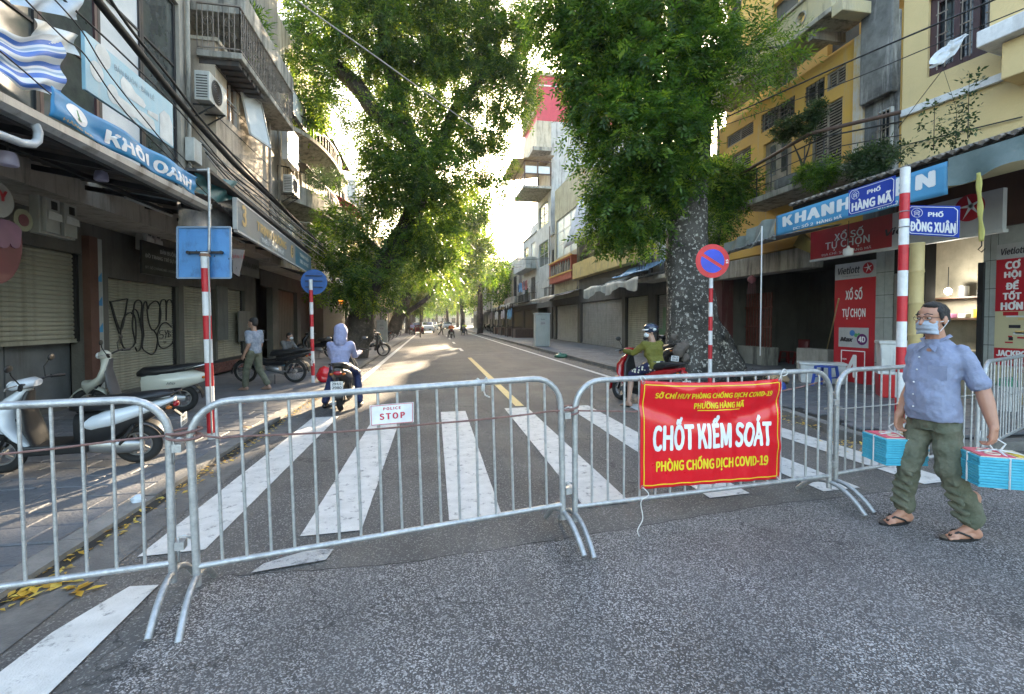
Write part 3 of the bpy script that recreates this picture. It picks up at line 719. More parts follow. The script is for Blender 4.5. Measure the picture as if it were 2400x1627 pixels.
for zc in (1.35,1.85,2.3):
 mb=MB();mb.plate([FL.p(p2[0]+.03,zc,.052),FL.p(p2[1] - .02,zc+.18,.052),FL.p(p2[1] - .02,zc,.052)],FL.en,.002);mb.build('blue_mark',M_BANB,hA)
hB=thing('terraced_house','house with beige stone cladding and an open window with an orange curtain','house',(-6.2,13,0))
wall(FL,graf[0] - .35,yB,.0,3.5,hol[1:],W_DARK,hB,name='shop_front',depth=1.5)
sg=shutter(FL,hB,graf[0]+.06,graf[1] - .06,.16,graf[3],M_SHUT,pitch=.055,parts=True)
shutter(FL,hB,sh3[0]+.06,sh3[1] - .06,.5,sh3[3],M_SHUT,pitch=.07);shutter(FL,hB,sh4[0]+.06,sh4[1] - .06,.5,sh4[3],M_SHUT,pitch=.07)
# brick step in front of the two shutters
mb=MB();FL.box(mb,sh3[0] - .3,sh4[1]+.4,.1,.41,-.1,.32);st=mb.build('brick_step',M_GRIME,hB)
bb=MB();bb.box(-.10,.10,-.03,.03,-.031,.031);bproto=None
for r_ in range(4):
 n=int((sh4[1]+.4 - sh3[0]+.3)/.22)
 for k in range(n):
  o=(bb.build('brick',W_BRICK,st,local=True) if bproto is None else None)
  if bproto is None: bproto=o.data
  else: o=bpy.data.objects.new('brick',bproto);COL.objects.link(o);o.parent=st
  q=FL.p(sh3[0] - .2+k*.22+(.11 if r_ % 2 else 0),.155+r_*.072,.315+random.uniform(-.006,.006)) - V((-6.2,13,0));o.location=q;o.rotation_euler=(0,0,math.pi/2)
# graffiti: tube strokes sprayed on the slats
gr_=MB()
def gpx(x,y): u,v=x/2.625,500+y/2.625;s_,z_=FL.px(u,v,-.112);return FL.p(s_,z_,-.096)
strokes=[[(780,525),(740,720),(680,560),(680,545),(775,527)],[(672,545),(700,650),(728,740)],
           [(740,800),(738,720),(760,640),(800,610),(825,640),(832,720),(825,800),(790,835),(755,825),(738,770)],
           [(830,800),(810,700),(815,620),(825,550),(850,535),(868,560),(862,650),(870,760),(860,830),(840,848),(828,825)],
           [(805,620),(822,590),(845,620),(870,740)],
           [(880,750),(872,640),(880,560),(895,545),(905,590),(915,565),(950,540),(975,560),(985,620),(975,680),(945,720),(920,700),(905,640),(900,590)],
           [(880,750),(870,820),(890,850),(930,868),(955,840),(965,780),(955,740),(935,715)],
           [(975,680),(978,600),(985,545),(1002,532),(1018,550),(1018,660)],[(1018,660),(1020,570),(1030,535),(1050,540),(1062,590),(1060,670)],
           [(1060,670),(1070,740),(1055,800),(1010,830),(975,815),(965,750),(985,690),(1018,672),(1050,700)],
           [(1000,720),(980,725),(978,742),(998,748),(996,768),(976,768)],[(1010,720),(1018,742),(1028,720)],[(1018,742),(1012,770)],[(1032,725),(1032,762),(1046,750),(1034,742),(1044,732),(1032,725)],[(1003,790),(1018,788)],[(1005,798),(1017,796)]]
for k,sk in enumerate(strokes):
 P=[gpx(*q) for q in sk];Q=[P[0]]+P+[P[-1]];out=[]
 for i in range(1,len(Q) - 2):
  for t in np.linspace(0,1,6)[:-1]:
   a,b,c,d=Q[i - 1:i+3];out.append(.5*((2*b)+(c - a)*t+(2*a - 5*b+4*c - d)*t*t+(3*b - a - 3*c+d)*t ** 3))
 out.append(Q[-2]);gr_.tube(out,.014 if k<10 else .008,6)
gr_.build('graffiti_line',mat('black spray paint',(.01,.01,.01),.7),sg)
# upper part of house B
tb=rc(FLU,464,601,110,330);b0,b1=tb[0],tb[1]
_,ztop=FLU.px(601,259)
wq=rc(FLU,494,524,165,275)
wall(FLU,b0,b1,3.5,ztop,[(wq[0],wq[1],wq[2],wq[3])],W_BEIGE,hB,depth=7,d=.35)
g=MB()
for k in range(1,8): z=3.5+(ztop - 3.5)*k/8;FLU.box(g,b0+.004,b1 - .004,z - .012,z+.012,.346,.353)
g.build('cladding_joint',M_GRIME,hB)
mb=MB();FLU.box(mb,b0 - .03,b1+.03,ztop,ztop+.08,-.3,.42);mb.build('coping',W_CREAM,hB)
mb=MB();FLU.box(mb,wq[0]+.02,wq[1] - .02,wq[2]+.02,wq[3] - .02,.10,.14);mb.build('curtain',M_CURT,hB)
window(FLU,hB,wq[0],wq[1],wq[2],wq[3],d=.26,kind='none',nx=2,ny=2,fw=.045)
mb=MB();hpt=FLU.p(wq[1] - .02,wq[3] - .04,.40);sw=[hpt,FLU.p(wq[1]+.75,wq[3] - .06,.62),FLU.p(wq[1]+.75,wq[3] - 1.25,.85),FLU.p(wq[1] - .02,wq[3] - 1.2,.62)]
for i in range(4): mb.beam(sw[i],sw[(i+1) % 4],.05)
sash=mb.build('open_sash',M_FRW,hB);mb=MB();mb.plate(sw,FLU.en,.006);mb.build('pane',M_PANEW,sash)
wall(FLU,ga1,b1,ztop - 2.0,13.0,[],W_GREY,hB,name='upper_wall',depth=6,d=-.5)
mb=MB();a=FLU.px(470,60)[0];FLU.box(mb,a,b1+.35,ztop+.75,ztop+1.25,-.5,.95);mb.build('beam',W_CONC,hB,bevel=.02)
# --- glazing signs & tarps in front of house A
SX=Fr((-3.8,0,0),(0,1,0),(1,0,0))
q0=SX.px(198,72);q1=SX.px(405,250);qb=SX.px(194,205)
sb=signboard(SX,q0[0],q1[0],qb[1],q0[1],0,M_SIGNB,'faded pale blue signboard reading BÁN BUÔN BÁN LẺ above the blue banner',texts=[('BÁN BUÔN - BÁN LẺ',mat('dull blue print',(.08,.18,.26),.5),.50,.80,(q1[0] - q0[0])*.46,.09,{})],frame=None)
Wd=q1[0] - q0[0];Hh=q0[1] - qb[1]
for (cx,cz,r_,rz) in ((.16,.80,.13,.13),(.10,.45,.11,.11),(.25,.25,.10,.11)): disc(SX,sb,q0[0]+Wd*cx,qb[1]+Hh*cz,.004,r_,M_SIGNPALE,'bowl_print',rz=rz)
def print_blob(pts,nm='pale_print'):
 mb=MB();mb.plate([SX.p(q0[0]+Wd*x,qb[1]+Hh*y,.0045) for x,y in pts],SX.en,.002);mb.build(nm,M_SIGNPALE,sb)
print_blob([(.33,.62),(.36,.74),(.44,.70),(.50,.60),(.58,.58),(.62,.50),(.60,.42),(.40,.40),(.34,.48)])
print_blob([(.26,.12),(.26,.30),(.45,.28),(.60,.33),(.72,.30),(.74,.12),(.62,.04),(.5,.10),(.4,.04)])
print_blob([(.80,.05),(.80,.55),(.86,.70),(.94,.68),(.985,.5),(.985,.03)])
print_blob([(.64,.36),(.64,.44),(.78,.50),(.78,.36)])
def tarp1(a,b):
 u=178*a - 30;v=(60+18*a+14*math.sin(a*math.pi))+(100+48*a)*b
 p=on_x(u,v,-3.82);p.x+=.022*math.sin(b*14+a*4)+.025*noise.noise(V((a*5,b*5,1)));p.z+=.02*math.sin(a*11);return p
def stripes_mat():
 m=bpy.data.materials.new('striped tarpaulin');m.use_nodes=True;N=m.node_tree.nodes;L=m.node_tree.links;b=N['Principled BSDF'];b.inputs['Roughness'].default_value=.5
 at=N.new('ShaderNodeAttribute');at.attribute_name='leafv'
 w_=N.new('ShaderNodeValToRGB');w_.color_ramp.interpolation='CONSTANT';e=w_.color_ramp.elements
 cols=[(0,(.55,.60,.64)),(.24,(.03,.13,.46)),(.46,(.55,.60,.64)),(.55,(.24,.34,.46)),(.66,(.55,.60,.64)),(.74,(.03,.13,.46)),(.95,(.55,.60,.64))]
 e[0].position=0;e[0].color=cols[0][1]+(1,);e[1].position=.24;e[1].color=cols[1][1]+(1,)
 for p_,c_ in cols[2:]: x=e.new(p_);x.color=c_+(1,)
 L.new(at.outputs['Fac'],w_.inputs[0]);L.new(w_.outputs[0],b.inputs['Base Color']);return m
o=cloth(tarp1,40,48,stripes_mat(),'striped_tarpaulin');tag(o,'blue and white striped tarpaulin draped over the awning at the picture edge','tarpaulin')
a_=o.data.attributes.new('leafv','FLOAT','FACE');a_.data.foreach_set('value',[((i // 40)/48*2.6) % 1 for i in range(40*48)])
o=cloth(lambda a,b: on_x(80+100*a,45+(18+20*a)*1+48*b - 20*(1 - a),-3.86)+V((.03*math.sin(a*9+b*5),0,0)),14,8,M_SIGNPALE,'white_sheet');tag(o,'small white sheet tucked behind the striped tarpaulin','sheet')
o=cloth(lambda a,b: on_x(30+158*a,-60+(70+38*a)*b+30*a*(1 - b),-3.9)+V((.04*math.sin(a*12+b*6),0,0)),20,8,mat('pale blue sheet',(.42,.52,.62),.6),'awning_sheet');tag(o,'pale blue sheet hanging at the top edge above the signs','sheet')
# awning over the first shop
aw=thing('shop_awning','dark underside of the long tin awning over the nearest shutters','awning',(-4.9,5,3.4))
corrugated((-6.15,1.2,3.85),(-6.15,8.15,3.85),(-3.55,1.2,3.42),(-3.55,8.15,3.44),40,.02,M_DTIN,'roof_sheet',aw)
mb=MB()
for y in np.arange(1.4,8.2,.96): mb.beam((-6.1,y,3.74),(-3.6,y,3.34),.05,.07)
for x,z in ((-3.62,3.33),(-4.5,3.47),(-5.4,3.6)): mb.beam((x,1.2,z),(x,8.15,z),.05)
mb.build('rafter',M_DARK,aw)
mb=MB();pr=[(-.03,.10),(-.03,.0),(.0,-.035),(.08,-.04),(.12,.0),(.12,.06),(.135,.06),(.135,-.01),(.09,-.055),(-.01,-.05),(-.045,0),(-.045,.1)]
mb.loft([[V((-3.58+a,y,3.36+b)) for a,b in pr] for y in (2.2,8.12)]);mb.build('gutter_channel',mat('galvanised gutter',(.34,.35,.35),.5,metal=.4,streak=(.08,.07,.06),samt=.7),aw)
SY=Fr((-3.58,0,0),(0,1,0),(1,0,0))
c0=SY.px(112,200);c1=SY.px(461,408);cb=SY.px(108,268)
by0,by1,bz0,bz1=c0[0],c1[0],cb[1],c0[1]
ban=thing('shop_banner','wavy blue shop banner with a green figure 1 in a white disc','banner',SY.p((by0+by1)/2,bz0))
def bann(a,b,off=0.): return V((-3.58+.03*math.sin(a*17+b*2)+.025*noise.noise(V((a*6,b*3,4)))+off,by0+(by1 - by0)*a,bz0+(bz1 - bz0)*b - .03*a*0))
cloth(lambda a,b: bann(a,b),60,8,M_BANB,'banner_cloth',ban,solid=.004)
def ban_text(mb,s,ac,bc,wa,hb,off=.007,**k):
 return put_text(mb,s,.3,None,None,None,fit=(wa*(by1 - by0),hb*(bz1 - bz0)),fn=lambda x,y,d: bann(ac+x/(by1 - by0),bc+y/(bz1 - bz0),off+d),**k)
ban_text(MB(),'KHÔI OANH',.62,.50,.68,.66,bold=.035,spacing=1.02).build('lettering',M_TXTW,ban)
ban_text(MB(),'HÀNG MÃ',.13,.12,.17,.12,bold=.01).build('lettering',M_GOLD,ban)
mb=MB();mb.plate([bann(.13+.062*math.cos(t),.56+.33*math.sin(t),.007) for t in np.linspace(0,2*math.pi,25)[:-1]],(1,0,0),.002);mb.build('disc',M_TXTW,ban)
ban_text(MB(),'1',.13,.56,.026,.40,bold=.05,off=.014).build('figure',M_GREEN,ban)
# blue canvas end flap,plastic sheet below,teal tarp
o=cloth(lambda a,b: on_x(455+95*a+0*b,405+20*a+(36+22*math.sin(a*3))*b,-3.75)+V((.05*math.sin(a*8+b*5),0,0)),16,8,M_TARPB,'teal_tarpaulin');tag(o,'crumpled teal tarpaulin folded at the end of the blue banner','tarpaulin')
o=cloth(lambda a,b: on_x(414+136*a,470 - 6*a+70*b,-3.9)+V((.03*math.sin(a*7+b*3),0,0)),16,8,mat('clouded plastic sheet',(.09,.095,.10),.25,col2=(.2,.2,.2),scale=4),'plastic_sheet');tag(o,'clouded grey plastic sheet hanging between the two shop signs','sheet')
pip=MB();pip.tube([on_x(-30,305,-3.5),on_x(50,335,-3.5),on_x(78,338,-3.5),on_x(88,330,-3.5),on_x(90,310,-3.5),on_x(80,285,-3.5)],.035,10)
single('drain_pipe',pip,M_PVC,'bent grey plastic drain pipe below the striped tarpaulin','pipe',loc=on_x(50,335,-3.5),smooth=50)
for (u,v,X,lab) in ((237,400,-4.3,'lavender lampshade hanging under the blue awning beside the tube light'),(18,355,-4.0,'lavender lampshade hanging at the left picture edge under the awning')):
 p=on_x(u,v,X);t=thing('lampshade',lab,'lamp',p);m_=MB()
 m_.lathe([(.02,.0),(.06,-.01),(.075,-.06),(.08,-.12),(.07,-.135),(.0,-.14)],p,n=16);m_.build('shade',M_PURP,t,smooth=40)
 MB().tube([p,p+V((0,0,.25))],.006,6).build('cord',M_WIRE,t)
p0,p1=on_x(293,463,-4.6),on_x(402,506,-4.6);t=thing('tube_light','unlit tube light fixed beneath the nearest awning','lamp',p0)
MB().tube([p0,p1],.02,8).build('tube',mat('unlit tube',(.30,.30,.28),.4),t);MB().beam(p0+V((0,0,.045)),p1+V((0,0,.045)),.06,.04).build('fitting',M_DARK,t)
def meterbox(u,v,w_,h_,X,lab,n=2):
 f=Fr((X,0,0),(0,1,0),(1,0,0));s_,z_=f.px(u,v);t=thing('meter_box',lab,'meter box',f.p(s_,z_ - h_))
 mb=MB();f.box(mb,s_,s_+w_,z_ - h_,z_,0,.12);mb.build('casing',mat('grey meter plastic',(.22,.22,.20),.5),t,bevel=.01)
 for k in range(n):
  c=s_+w_*(k+.5)/n;mb=MB();f.box(mb,c - w_/n*.38,c+w_/n*.38,z_ - h_*.95,z_ - h_*.03,.12,.17);cv=mb.build('cover',mat('grey meter cover',(.27,.27,.25),.45),t,bevel=.008)
  mb=MB();f.box(mb,c - w_/n*.1,c+w_/n*.22,z_ - h_*.32,z_ - h_*.1,.171,.176);mb.build('window',M_BLACK,cv)
  mb=MB();mb.plate([f.p(c - w_/n*.3,z_ - h_*.38,.19),f.p(c+w_/n*.3,z_ - h_*.42,.21),f.p(c+w_/n*.3,z_ - h_*.62,.22),f.p(c - w_/n*.3,z_ - h_*.6,.18)],f.en,.002);mb.build('paper_slip',mat('dim paper',(.4,.4,.38),.8),cv)
meterbox(66,455,.62,.50,-5.2,'large grey electricity meter box with two covers above the nearest shutter')
meterbox(316,532,.62,.45,-5.9,'smaller grey electricity meter box beside the black shop board')
# shop boards under the awning
f5=Fr((-5.7,0,0),(0,1,0),(1,0,0));q=rc(f5,332,425,562,640)
signboard(f5,q[0],q[1],q[2],q[3],0,M_BLACK,'black board reading BÁN BUÔN ĐỒ TRANG TRÍ under the first awning',texts=[('BÁN BUÔN',mat('dim white print',(.34,.34,.34),.6),.62,.80,.6,.11,dict(bold=.02)),('ĐỒ TRANG TRÍ SỰ KIỆN',MATS['dim white print'],.52,.56,1.35,.12,dict(bold=.02)),('ĐT: SỐ 3 HÀNG MÃ - HOÀN KIẾM',MATS['dim white print'],.5,.22,1.3,.07,{})])
f5=Fr((-5.4,0,0),(0,1,0),(1,0,0));q=rc(f5,553,607,592,640)
signboard(f5,q[0],q[1],q[2],q[3],0,mat('grey shop board',(.17,.17,.17),.6),'small grey shop board with black letters under the gold lettered sign',texts=[('TUẤN ANH',M_BLACK,.55,.62,1.4,.2,dict(bold=.02))])
q=rc(f5,545,580,582,645);qq=[on_y(545,583,9.0),on_y(573,586,9.0),on_y(560,648,9.0),on_y(546,640,9.0)]
t=thing('hanging_board','tilted cardboard notice with red print hanging beside the blue square sign','sign',qq[0]);mb=MB();mb.plate(qq,(0,-1,0),.02);mb.build('board',mat('dull card',(.22,.18,.16),.8),t)
mb=MB();put_text(mb,'BÁN LẺ',.1,(qq[0]+qq[1])/2+V((0,-.012,-.12)),(1,0,0),(0,0,1),fit=(.22,.08));mb.build('lettering',M_SIGNR,t)
# cup shaped board at picture edge
fy=Fr((-4.7,0,0),(0,1,0),(1,0,0));s0,z0=fy.px(8,530)
t=thing('cup_board','cup shaped maroon and purple shop board at the left picture edge','sign',fy.p(s0,z0))
def prof_plate(pts,m,nm,d):
 mb=MB();mb.plate([fy.p(s0+x,z0+z,d) for x,z in pts],fy.en,.03);mb.build(nm,m,t,bevel=.004)
arc=lambda cx,cz,rx,rz,a,b,n=12: [(cx+rx*math.cos(R(k)),cz+rz*math.sin(R(k))) for k in np.linspace(a,b,n)]
prof_plate([(-.42,-.10)]+arc(-.1,-.15,.34,.50,8,-80)+[(-.42,-.66)],M_MAROON,'cup',0)
prof_plate([(-.42,.08)]+arc(.0,-.02,.22,.10,70,-10,6)+arc(.13,-.16,.07,.07,-20,-160,5)+arc(-.02,-.19,.08,.06,-20,-160,5)+[(-.42,-.22)],M_PURPB,'apron',.012)
prof_plate(arc(-.14,.28,.28,.22,-60,240,20),mat('dim off white board',(.26,.25,.23),.6),'top',.006)
disc(fy,t,s0+.26,z0+.12,.0,.13,mat('dim olive board',(.16,.16,.10),.6),'side_disc');disc(fy,t,s0+.26,z0+.12,.006,.07,M_MAROON,'side_disc')
mb=MB();put_text(mb,'NY',.1,fy.p(s0 - .08,z0+.33,.02),(0,1,0),(0,0,1),fit=(.24,.12),bold=.03);mb.build('lettering',M_SIGNR,t)
# --- second sign (3 TRINH ... ) : turned slightly
pl=on_z(555,468,3.83);pr_=on_z(729,605,3.83);es=(pr_ - pl);es.z=0;en=V((es.y,-es.x,0))
F2=Fr((pl.x,pl.y,0),es,en);L2=es.length;zb2=F2.px(555,538)[1]
t=thing('shop_sign','long weathered sign with a gold figure 3, gold letters and a teal end','sign',pl)
mb=MB();F2.box(mb,0,L2*.66,zb2,3.83,-.05,0);mb.build('board',M_SIGNG,t);mb=MB();F2.box(mb,L2*.66,L2,zb2,3.83,-.05,0);mb.build('board',M_SIGNT,t,label='teal end panel')
mb=MB();F2.box(mb,-.05,0,zb2,3.86,-.06,.01);F2.box(mb,0,L2,zb2 - .04,zb2,-.06,.01);F2.box(mb,0,L2,3.83,3.87,-.06,.01);mb.build('frame',M_FRW,t)
for (s_,m_,fa,z_,w_,h_) in (('3',M_GOLD,.05,.62,.22,.42),('TRỊNH HƯƠNG',M_GOLD,.33,.60,2.1,.30),('THÊU - CHO THUÊ',M_SIGNPALE,.33,.20,1.6,.12),('5',M_BLACK,.60,.56,.14,.2),
                                 ('TRANH THÊU',M_SIGNPALE,.83,.72,1.15,.14),('THÊU CHO THUÊ',M_SIGNPALE,.83,.36,1.1,.14)):
 mb=MB();put_text(mb,s_,.2,F2.p(L2*fa,zb2+(3.83 - zb2)*z_,.012),F2.es,(0,0,1),fit=(w_*L2/6,h_),bold=.03);mb.build('lettering',m_,t)
disc(F2,t,L2*.60,zb2+(3.83 - zb2)*.56,.004,.19,M_GOLD)
aw=thing('shop_awning','dark tin awning behind the weathered gold lettered sign','awning',(-4.6,12,3.6))
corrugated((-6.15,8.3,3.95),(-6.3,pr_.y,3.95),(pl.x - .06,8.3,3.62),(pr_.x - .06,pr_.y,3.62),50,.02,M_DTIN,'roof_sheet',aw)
mb=MB()
for y in np.arange(8.5,15,1.1): mb.beam((-6.15,y,3.8),(-4.0,y,3.5),.05,.07)
mb.build('rafter',M_DARK,aw)
mb=MB();mb.beam((pl.x - .1,8.2,3.98),(pr_.x - .15,pr_.y,4.02),.35,.05);mb.build('top_flashing',M_DTIN,aw)
for k in range(2):
 p0=F2.p(.3+k*1.3,3.42,-.6);p1=F2.p(1.3+k*1.3,3.42,-.6);t=thing('tube_light',('nearer','farther')[k]+' of two unlit tube lights below the weathered gold sign','lamp',p0)
 MB().tube([p0,p1],.02,8).build('tube',MATS['unlit tube'],t)
hC=thing('terraced_house','grey house with a tall arched recess below an ornate iron balcony','house',(-6.2,16,0))
c1_=FLU.px(655,400)[0]
w1=rc(FLU,617,632,235,480)
wall(FLU,b1+.01,c1_,3.5,13.4,[(w1[0],w1[1],w1[2],w1[3])],W_GREY,hC,depth=7);window(FLU,hC,w1[0],w1[1],w1[2],w1[3],kind='glass',nx=1,ny=3,fm=W_GREY)
for i in range(2):
 q=rc(FLU,600+28*i,612+28*i,60+30*i,200);window(FLU,hC,q[0],q[1],q[2],q[3],d=.04,kind='louvre',fm=M_LOUV,nx=1)
fb=Fr((-4.25,0,0),(0,1,0),(1,0,0));qa=fb.px(566,122);qb_=fb.px(689,228)
balcony(FLU,hC,qa[0],qb_[0],qa[1] - .02,out=.95,rail='scroll',m=W_CONC,th=.14,h=1.05,rm=M_IRONL)
mb=MB()
for i in range(6): FLU.box(mb,qa[0]+i*.28+.1,qa[0]+i*.28+.28,qa[1] - .28,qa[1] - .16,.02,.85)
mb.build('balcony_joist',M_DTIN,hC)
wall(FL,yB,c1_+1,.0,3.5,[],W_DARK,hC,name='shop_front',depth=1)
# --- house D: windows with hoods,AC,pale window box
hD=thing('terraced_house','narrow house with tin window hoods and a pale blue sign box','house',(-6.2,18.5,0))
d1_=FLU.px(703,500)[0]
q=[rc(FLU,663,678,245,350),rc(FLU,680,700,410,520),rc(FLU,668,690,110,200)]
wall(FLU,c1_+.01,d1_,3.5,12.2,q,W_CREAM,hD,depth=7)
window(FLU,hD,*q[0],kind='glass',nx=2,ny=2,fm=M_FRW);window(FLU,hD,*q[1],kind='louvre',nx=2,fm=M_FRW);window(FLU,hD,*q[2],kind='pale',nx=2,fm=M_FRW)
for (u,v,l) in ((662,365,1.9),(702,268,1.7)):
 s_,z_=FLU.px(u,v);corrugated(FLU.p(s_,z_+.1,.02),FLU.p(s_+l,z_+.1,.02),FLU.p(s_,z_ - .25,.8),FLU.p(s_+l,z_ - .25,.8),9,.02,M_DTIN,'window_hood',hD)
f9=Fr((-4.6,0,0),(0,1,0),(1,0,0));q=rc(f9,674,698,290,372);signboard(f9,q[0],q[1],q[2],q[3],0,mat('pale blue light box',(.42,.55,.60),.4),'pale blue light box sign fixed high on the narrow house',th=.18,frame=M_FRW)
q=rc(f9,685,715,205,262);signboard(f9,q[0],q[1],q[2],q[3],0,M_SIGNPALE,'blank pale board above the window hoods among leaves',th=.1,frame=M_DARK)
aircon(FLU,FLU.px(448,200)[0],FLU.px(430,235)[1],'white air conditioner next to the glazed corner of the nearest house',d=.25,w_=.85,h=.62)
aircon(FLU,FLU.px(650,440)[0],FLU.px(636,445)[1],'white air conditioner below the window hood of the grey house',d=.3,w_=.8,h=.6)
aircon(FLU,FLU.px(727,480)[0],FLU.px(722,485)[1],'white air conditioner under the lower round balcony',d=.2,w_=.8,h=.55)
# AC pipe pole and poles
# --- house E: two round balconies
hE=thing('terraced_house','house with two rounded concrete balconies one above the other','house',(-6.2,22,0))
e1_=25.5
q=[rc(FLU,730,748,345,400),rc(FLU,728,745,520,585)]
wall(FLU,d1_+.01,e1_,3.5,13.5,q,W_CREAM,hE,depth=7)
for qq in q: window(FLU,hE,*qq,kind='louvre',nx=2,fm=M_FRW)
def round_balcony(par,fr,u0,u1,v,r_z,parapet):
 s0,z0=fr.px(u0,v,.9);s1,_=fr.px(u1,v,.9);c=(s0+s1)/2;rr=(s1 - s0)/2
 mb=MB();pts=[fr.p(c - rr*math.cos(t),z0,.003+1.15*math.sin(t)) for t in np.linspace(0,math.pi,20)]
 mb.plate(pts,(0,0,1),.14)
 k=[[fr.p(c - (rr*f)*math.cos(t),z0 - .15 - h_,.003+1.15*f*math.sin(t)) for t in np.linspace(0,math.pi,20)] for f,h_ in ((.9,0),(.5,.22),(.12,.5))]
 for a_,b_ in zip(k[:-1],k[1:]): mb.loft([a_,b_],caps=False)
 b=mb.build('balcony',W_CONC,par,smooth=40);r2=MB()
 if parapet:
  for i in range(19): a_,b_=pts[i],pts[i+1];r2.plate([a_,b_,b_+V((0,0,.5)),a_+V((0,0,.5))],fr.en,.08)
  r2.build('parapet',W_CONC,b)
 r3=MB();base=.5 if parapet else 0
 for i in range(0,19): a_,b_=pts[i]+V((0,0,base)),pts[i+1]+V((0,0,base));r3.beam(a_+V((0,0,.5)),b_+V((0,0,.5)),.035);r3.beam(a_,a_+V((0,0,.5)),.02);m_=a_.lerp(b_,.5);r3.beam(m_,m_+V((0,0,.5)),.015)
 r3.build('railing',M_IRON,b);return b
round_balcony(hE,FLU,716,812,290,.5,False);round_balcony(hE,FLU,716,806,460,.5,True)
s_,z_=FLU.px(735,350);corrugated(FLU.p(20.8,z_+.2,.02),FLU.p(25.2,z_+.2,.02),FLU.p(20.8,z_,1.1),FLU.p(25.2,z_,1.1),14,.02,M_DTIN,'window_hood',hE)
corrugated(FLU.p(25.3,8.3,.02),FLU.p(29.5,8.3,.02),FLU.p(25.3,7.6,1.3),FLU.p(29.5,7.6,1.3),14,.03,W_REDCL,'red_roof_sheet',hE)
sf=thing('shuttered_shops','dim shop with closed brown folding doors behind the parked black motorbike','shop',(-6.2,20,0))
wall(FL,c1_+1.01,34,.0,3.5,[(18.3,19.6,.12,2.9),(20.3,23.0,.12,2.9),(23.6,26.5,.12,2.9),(27.2,30,.12,2.9)],W_DARK,sf,depth=1)
for a0,a1 in ((20.4,22.9),(23.7,26.4),(27.3,29.9)):
 mb=MB()
 for k in range(int((a1 - a0)/.22)): FL.box(mb,a0+k*.22,a0+k*.22+.2,.12,2.85,-.16,-.12)
 mb.build('folding_door',mat('dim brown folding door',(.06,.05,.035),.6,streak=(.1,.08,.05),samt=.4),sf)
wall(FL,c1_+.5,c1_+1.0,.0,3.5,[],W_DARK,sf,name='pier',depth=1)
for q in ((14.7,15.4,1.0,2.6,.02,.06),(16.2,17.2,.9,1.9,.02,.05)): mb=MB();FL.box(mb,*q);mb.build('notice_board',mat('dim grey board',(.12,.13,.12),.7,streak=(.05,.05,.05),samt=.6),sf)
aw=thing('shop_awning','dark awning shading the far shop fronts beside the blue round sign','awning',(-5,20,3.3))
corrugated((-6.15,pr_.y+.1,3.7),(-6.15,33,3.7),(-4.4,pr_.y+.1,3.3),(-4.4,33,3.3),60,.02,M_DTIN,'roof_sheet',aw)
# little railed balcony above second sign
balcony(FLU,hE,18.6,23.5,4.55,out=.7,rail='bars',m=W_CREAM,rm=M_FRW,h=.75)
# -- RIGHT ROW
FG=Fr((9.8,8.3,0),(-.18,.984,0),(-.984,-.18,0))
G=thing('corner_house','pale yellow corner house with a dark red barred window','house',(10,6,0))
wn=rc(FG,2355,2177,0,118);a_,zt_=FG.px(2177,0);_,zb_=FG.px(2177,181);wn=(FG.px(2355,50)[0],a_,zb_,zt_)
lo=-7.5
sill_z=4.05
wall(FG,lo,0,sill_z,13,[wn],W_PALEY,G,depth=6)
window(FG,G,*wn,kind='none',fm=M_BROWNF,nx=3,ny=1,fw=.14)
mb=MB();FG.box(mb,wn[0]+.1,wn[1] - .1,wn[2]+.1,wn[3] - .1,-.2,-.16);mb.build('pane',M_GLASS,G)
w_=(wn[1] - wn[0])/3
mb=MB()
for i in range(3):
 for z in np.arange(wn[2]+.35,wn[3],.42): mb.tube([FG.p(wn[0]+w_*i+.1,z,-.06),FG.p(wn[0]+w_*(i+1) - .1,z,-.06)],.014,6)
 for f in (.33,.66): mb.tube([FG.p(wn[0]+w_*(i+f),wn[2]+.1,-.06),FG.p(wn[0]+w_*(i+f),wn[3] - .1,-.06)],.012,6)
mb.build('window_bars',M_IRONL,G,kind='stuff')
zz=FG.px(2250,222)[1]
mb=MB();FG.box(mb,lo,-.02,zz - .05,zz+.09,.003,.09);mb.build('string_course',M_WPAINT,G,bevel=.01)
q=FG.px(2345,118)
mb=MB();FG.box(mb,lo,q[0],q[1] - .12,q[1]+.16,.003,.75);mb.build('balcony_cornice',M_WPAINT,G,bevel=.02)
mb=MB();FG.box(mb,lo,q[0] - .25,q[1] - .75,q[1] - .13,.003,.55);FG.box(mb,lo,q[0] - .1,q[1]+.17,q[1]+1.4,.003,.6);mb.build('balcony_block',W_PALEY,G,bevel=.02)
for (u,v,uu,vv) in ((2400,275,2099,347),):
 cable([FG.p(*FG.px(2400,275),.05),FG.p(*FG.px(2099,347),.05)],.012,'thin dark cable clipped along the pale yellow wall',n=2)
S=thing('corner_shop','corner lottery shop with a lit kitchen behind its counter','shop',(9.8,7,0))
op=rc(FR_,2303,2168,640,905);darkop=rc(FR_,1958,1716,600,850)
a_b=lambda u: FR_.px(u,700)[0]
sA,sB=a_b(2337),a_b(2053)
mb=MB()
def rbox(u0,u1,vt,vb,d0,d1,m,nm,par=None,fr=FR_,uz=None,**k):
 f=fr;a0=f.px(u0,700,d1)[0];a1=f.px(u1,700,d1)[0];z1=f.px(uz or u0,vt,d1)[1];z0=f.px(uz or u0,vb,d1)[1]
 mb=MB();f.box(mb,min(a0,a1),max(a0,a1),max(z0,.1),z1,d0,d1);return mb.build(nm,m,par or S,**k)
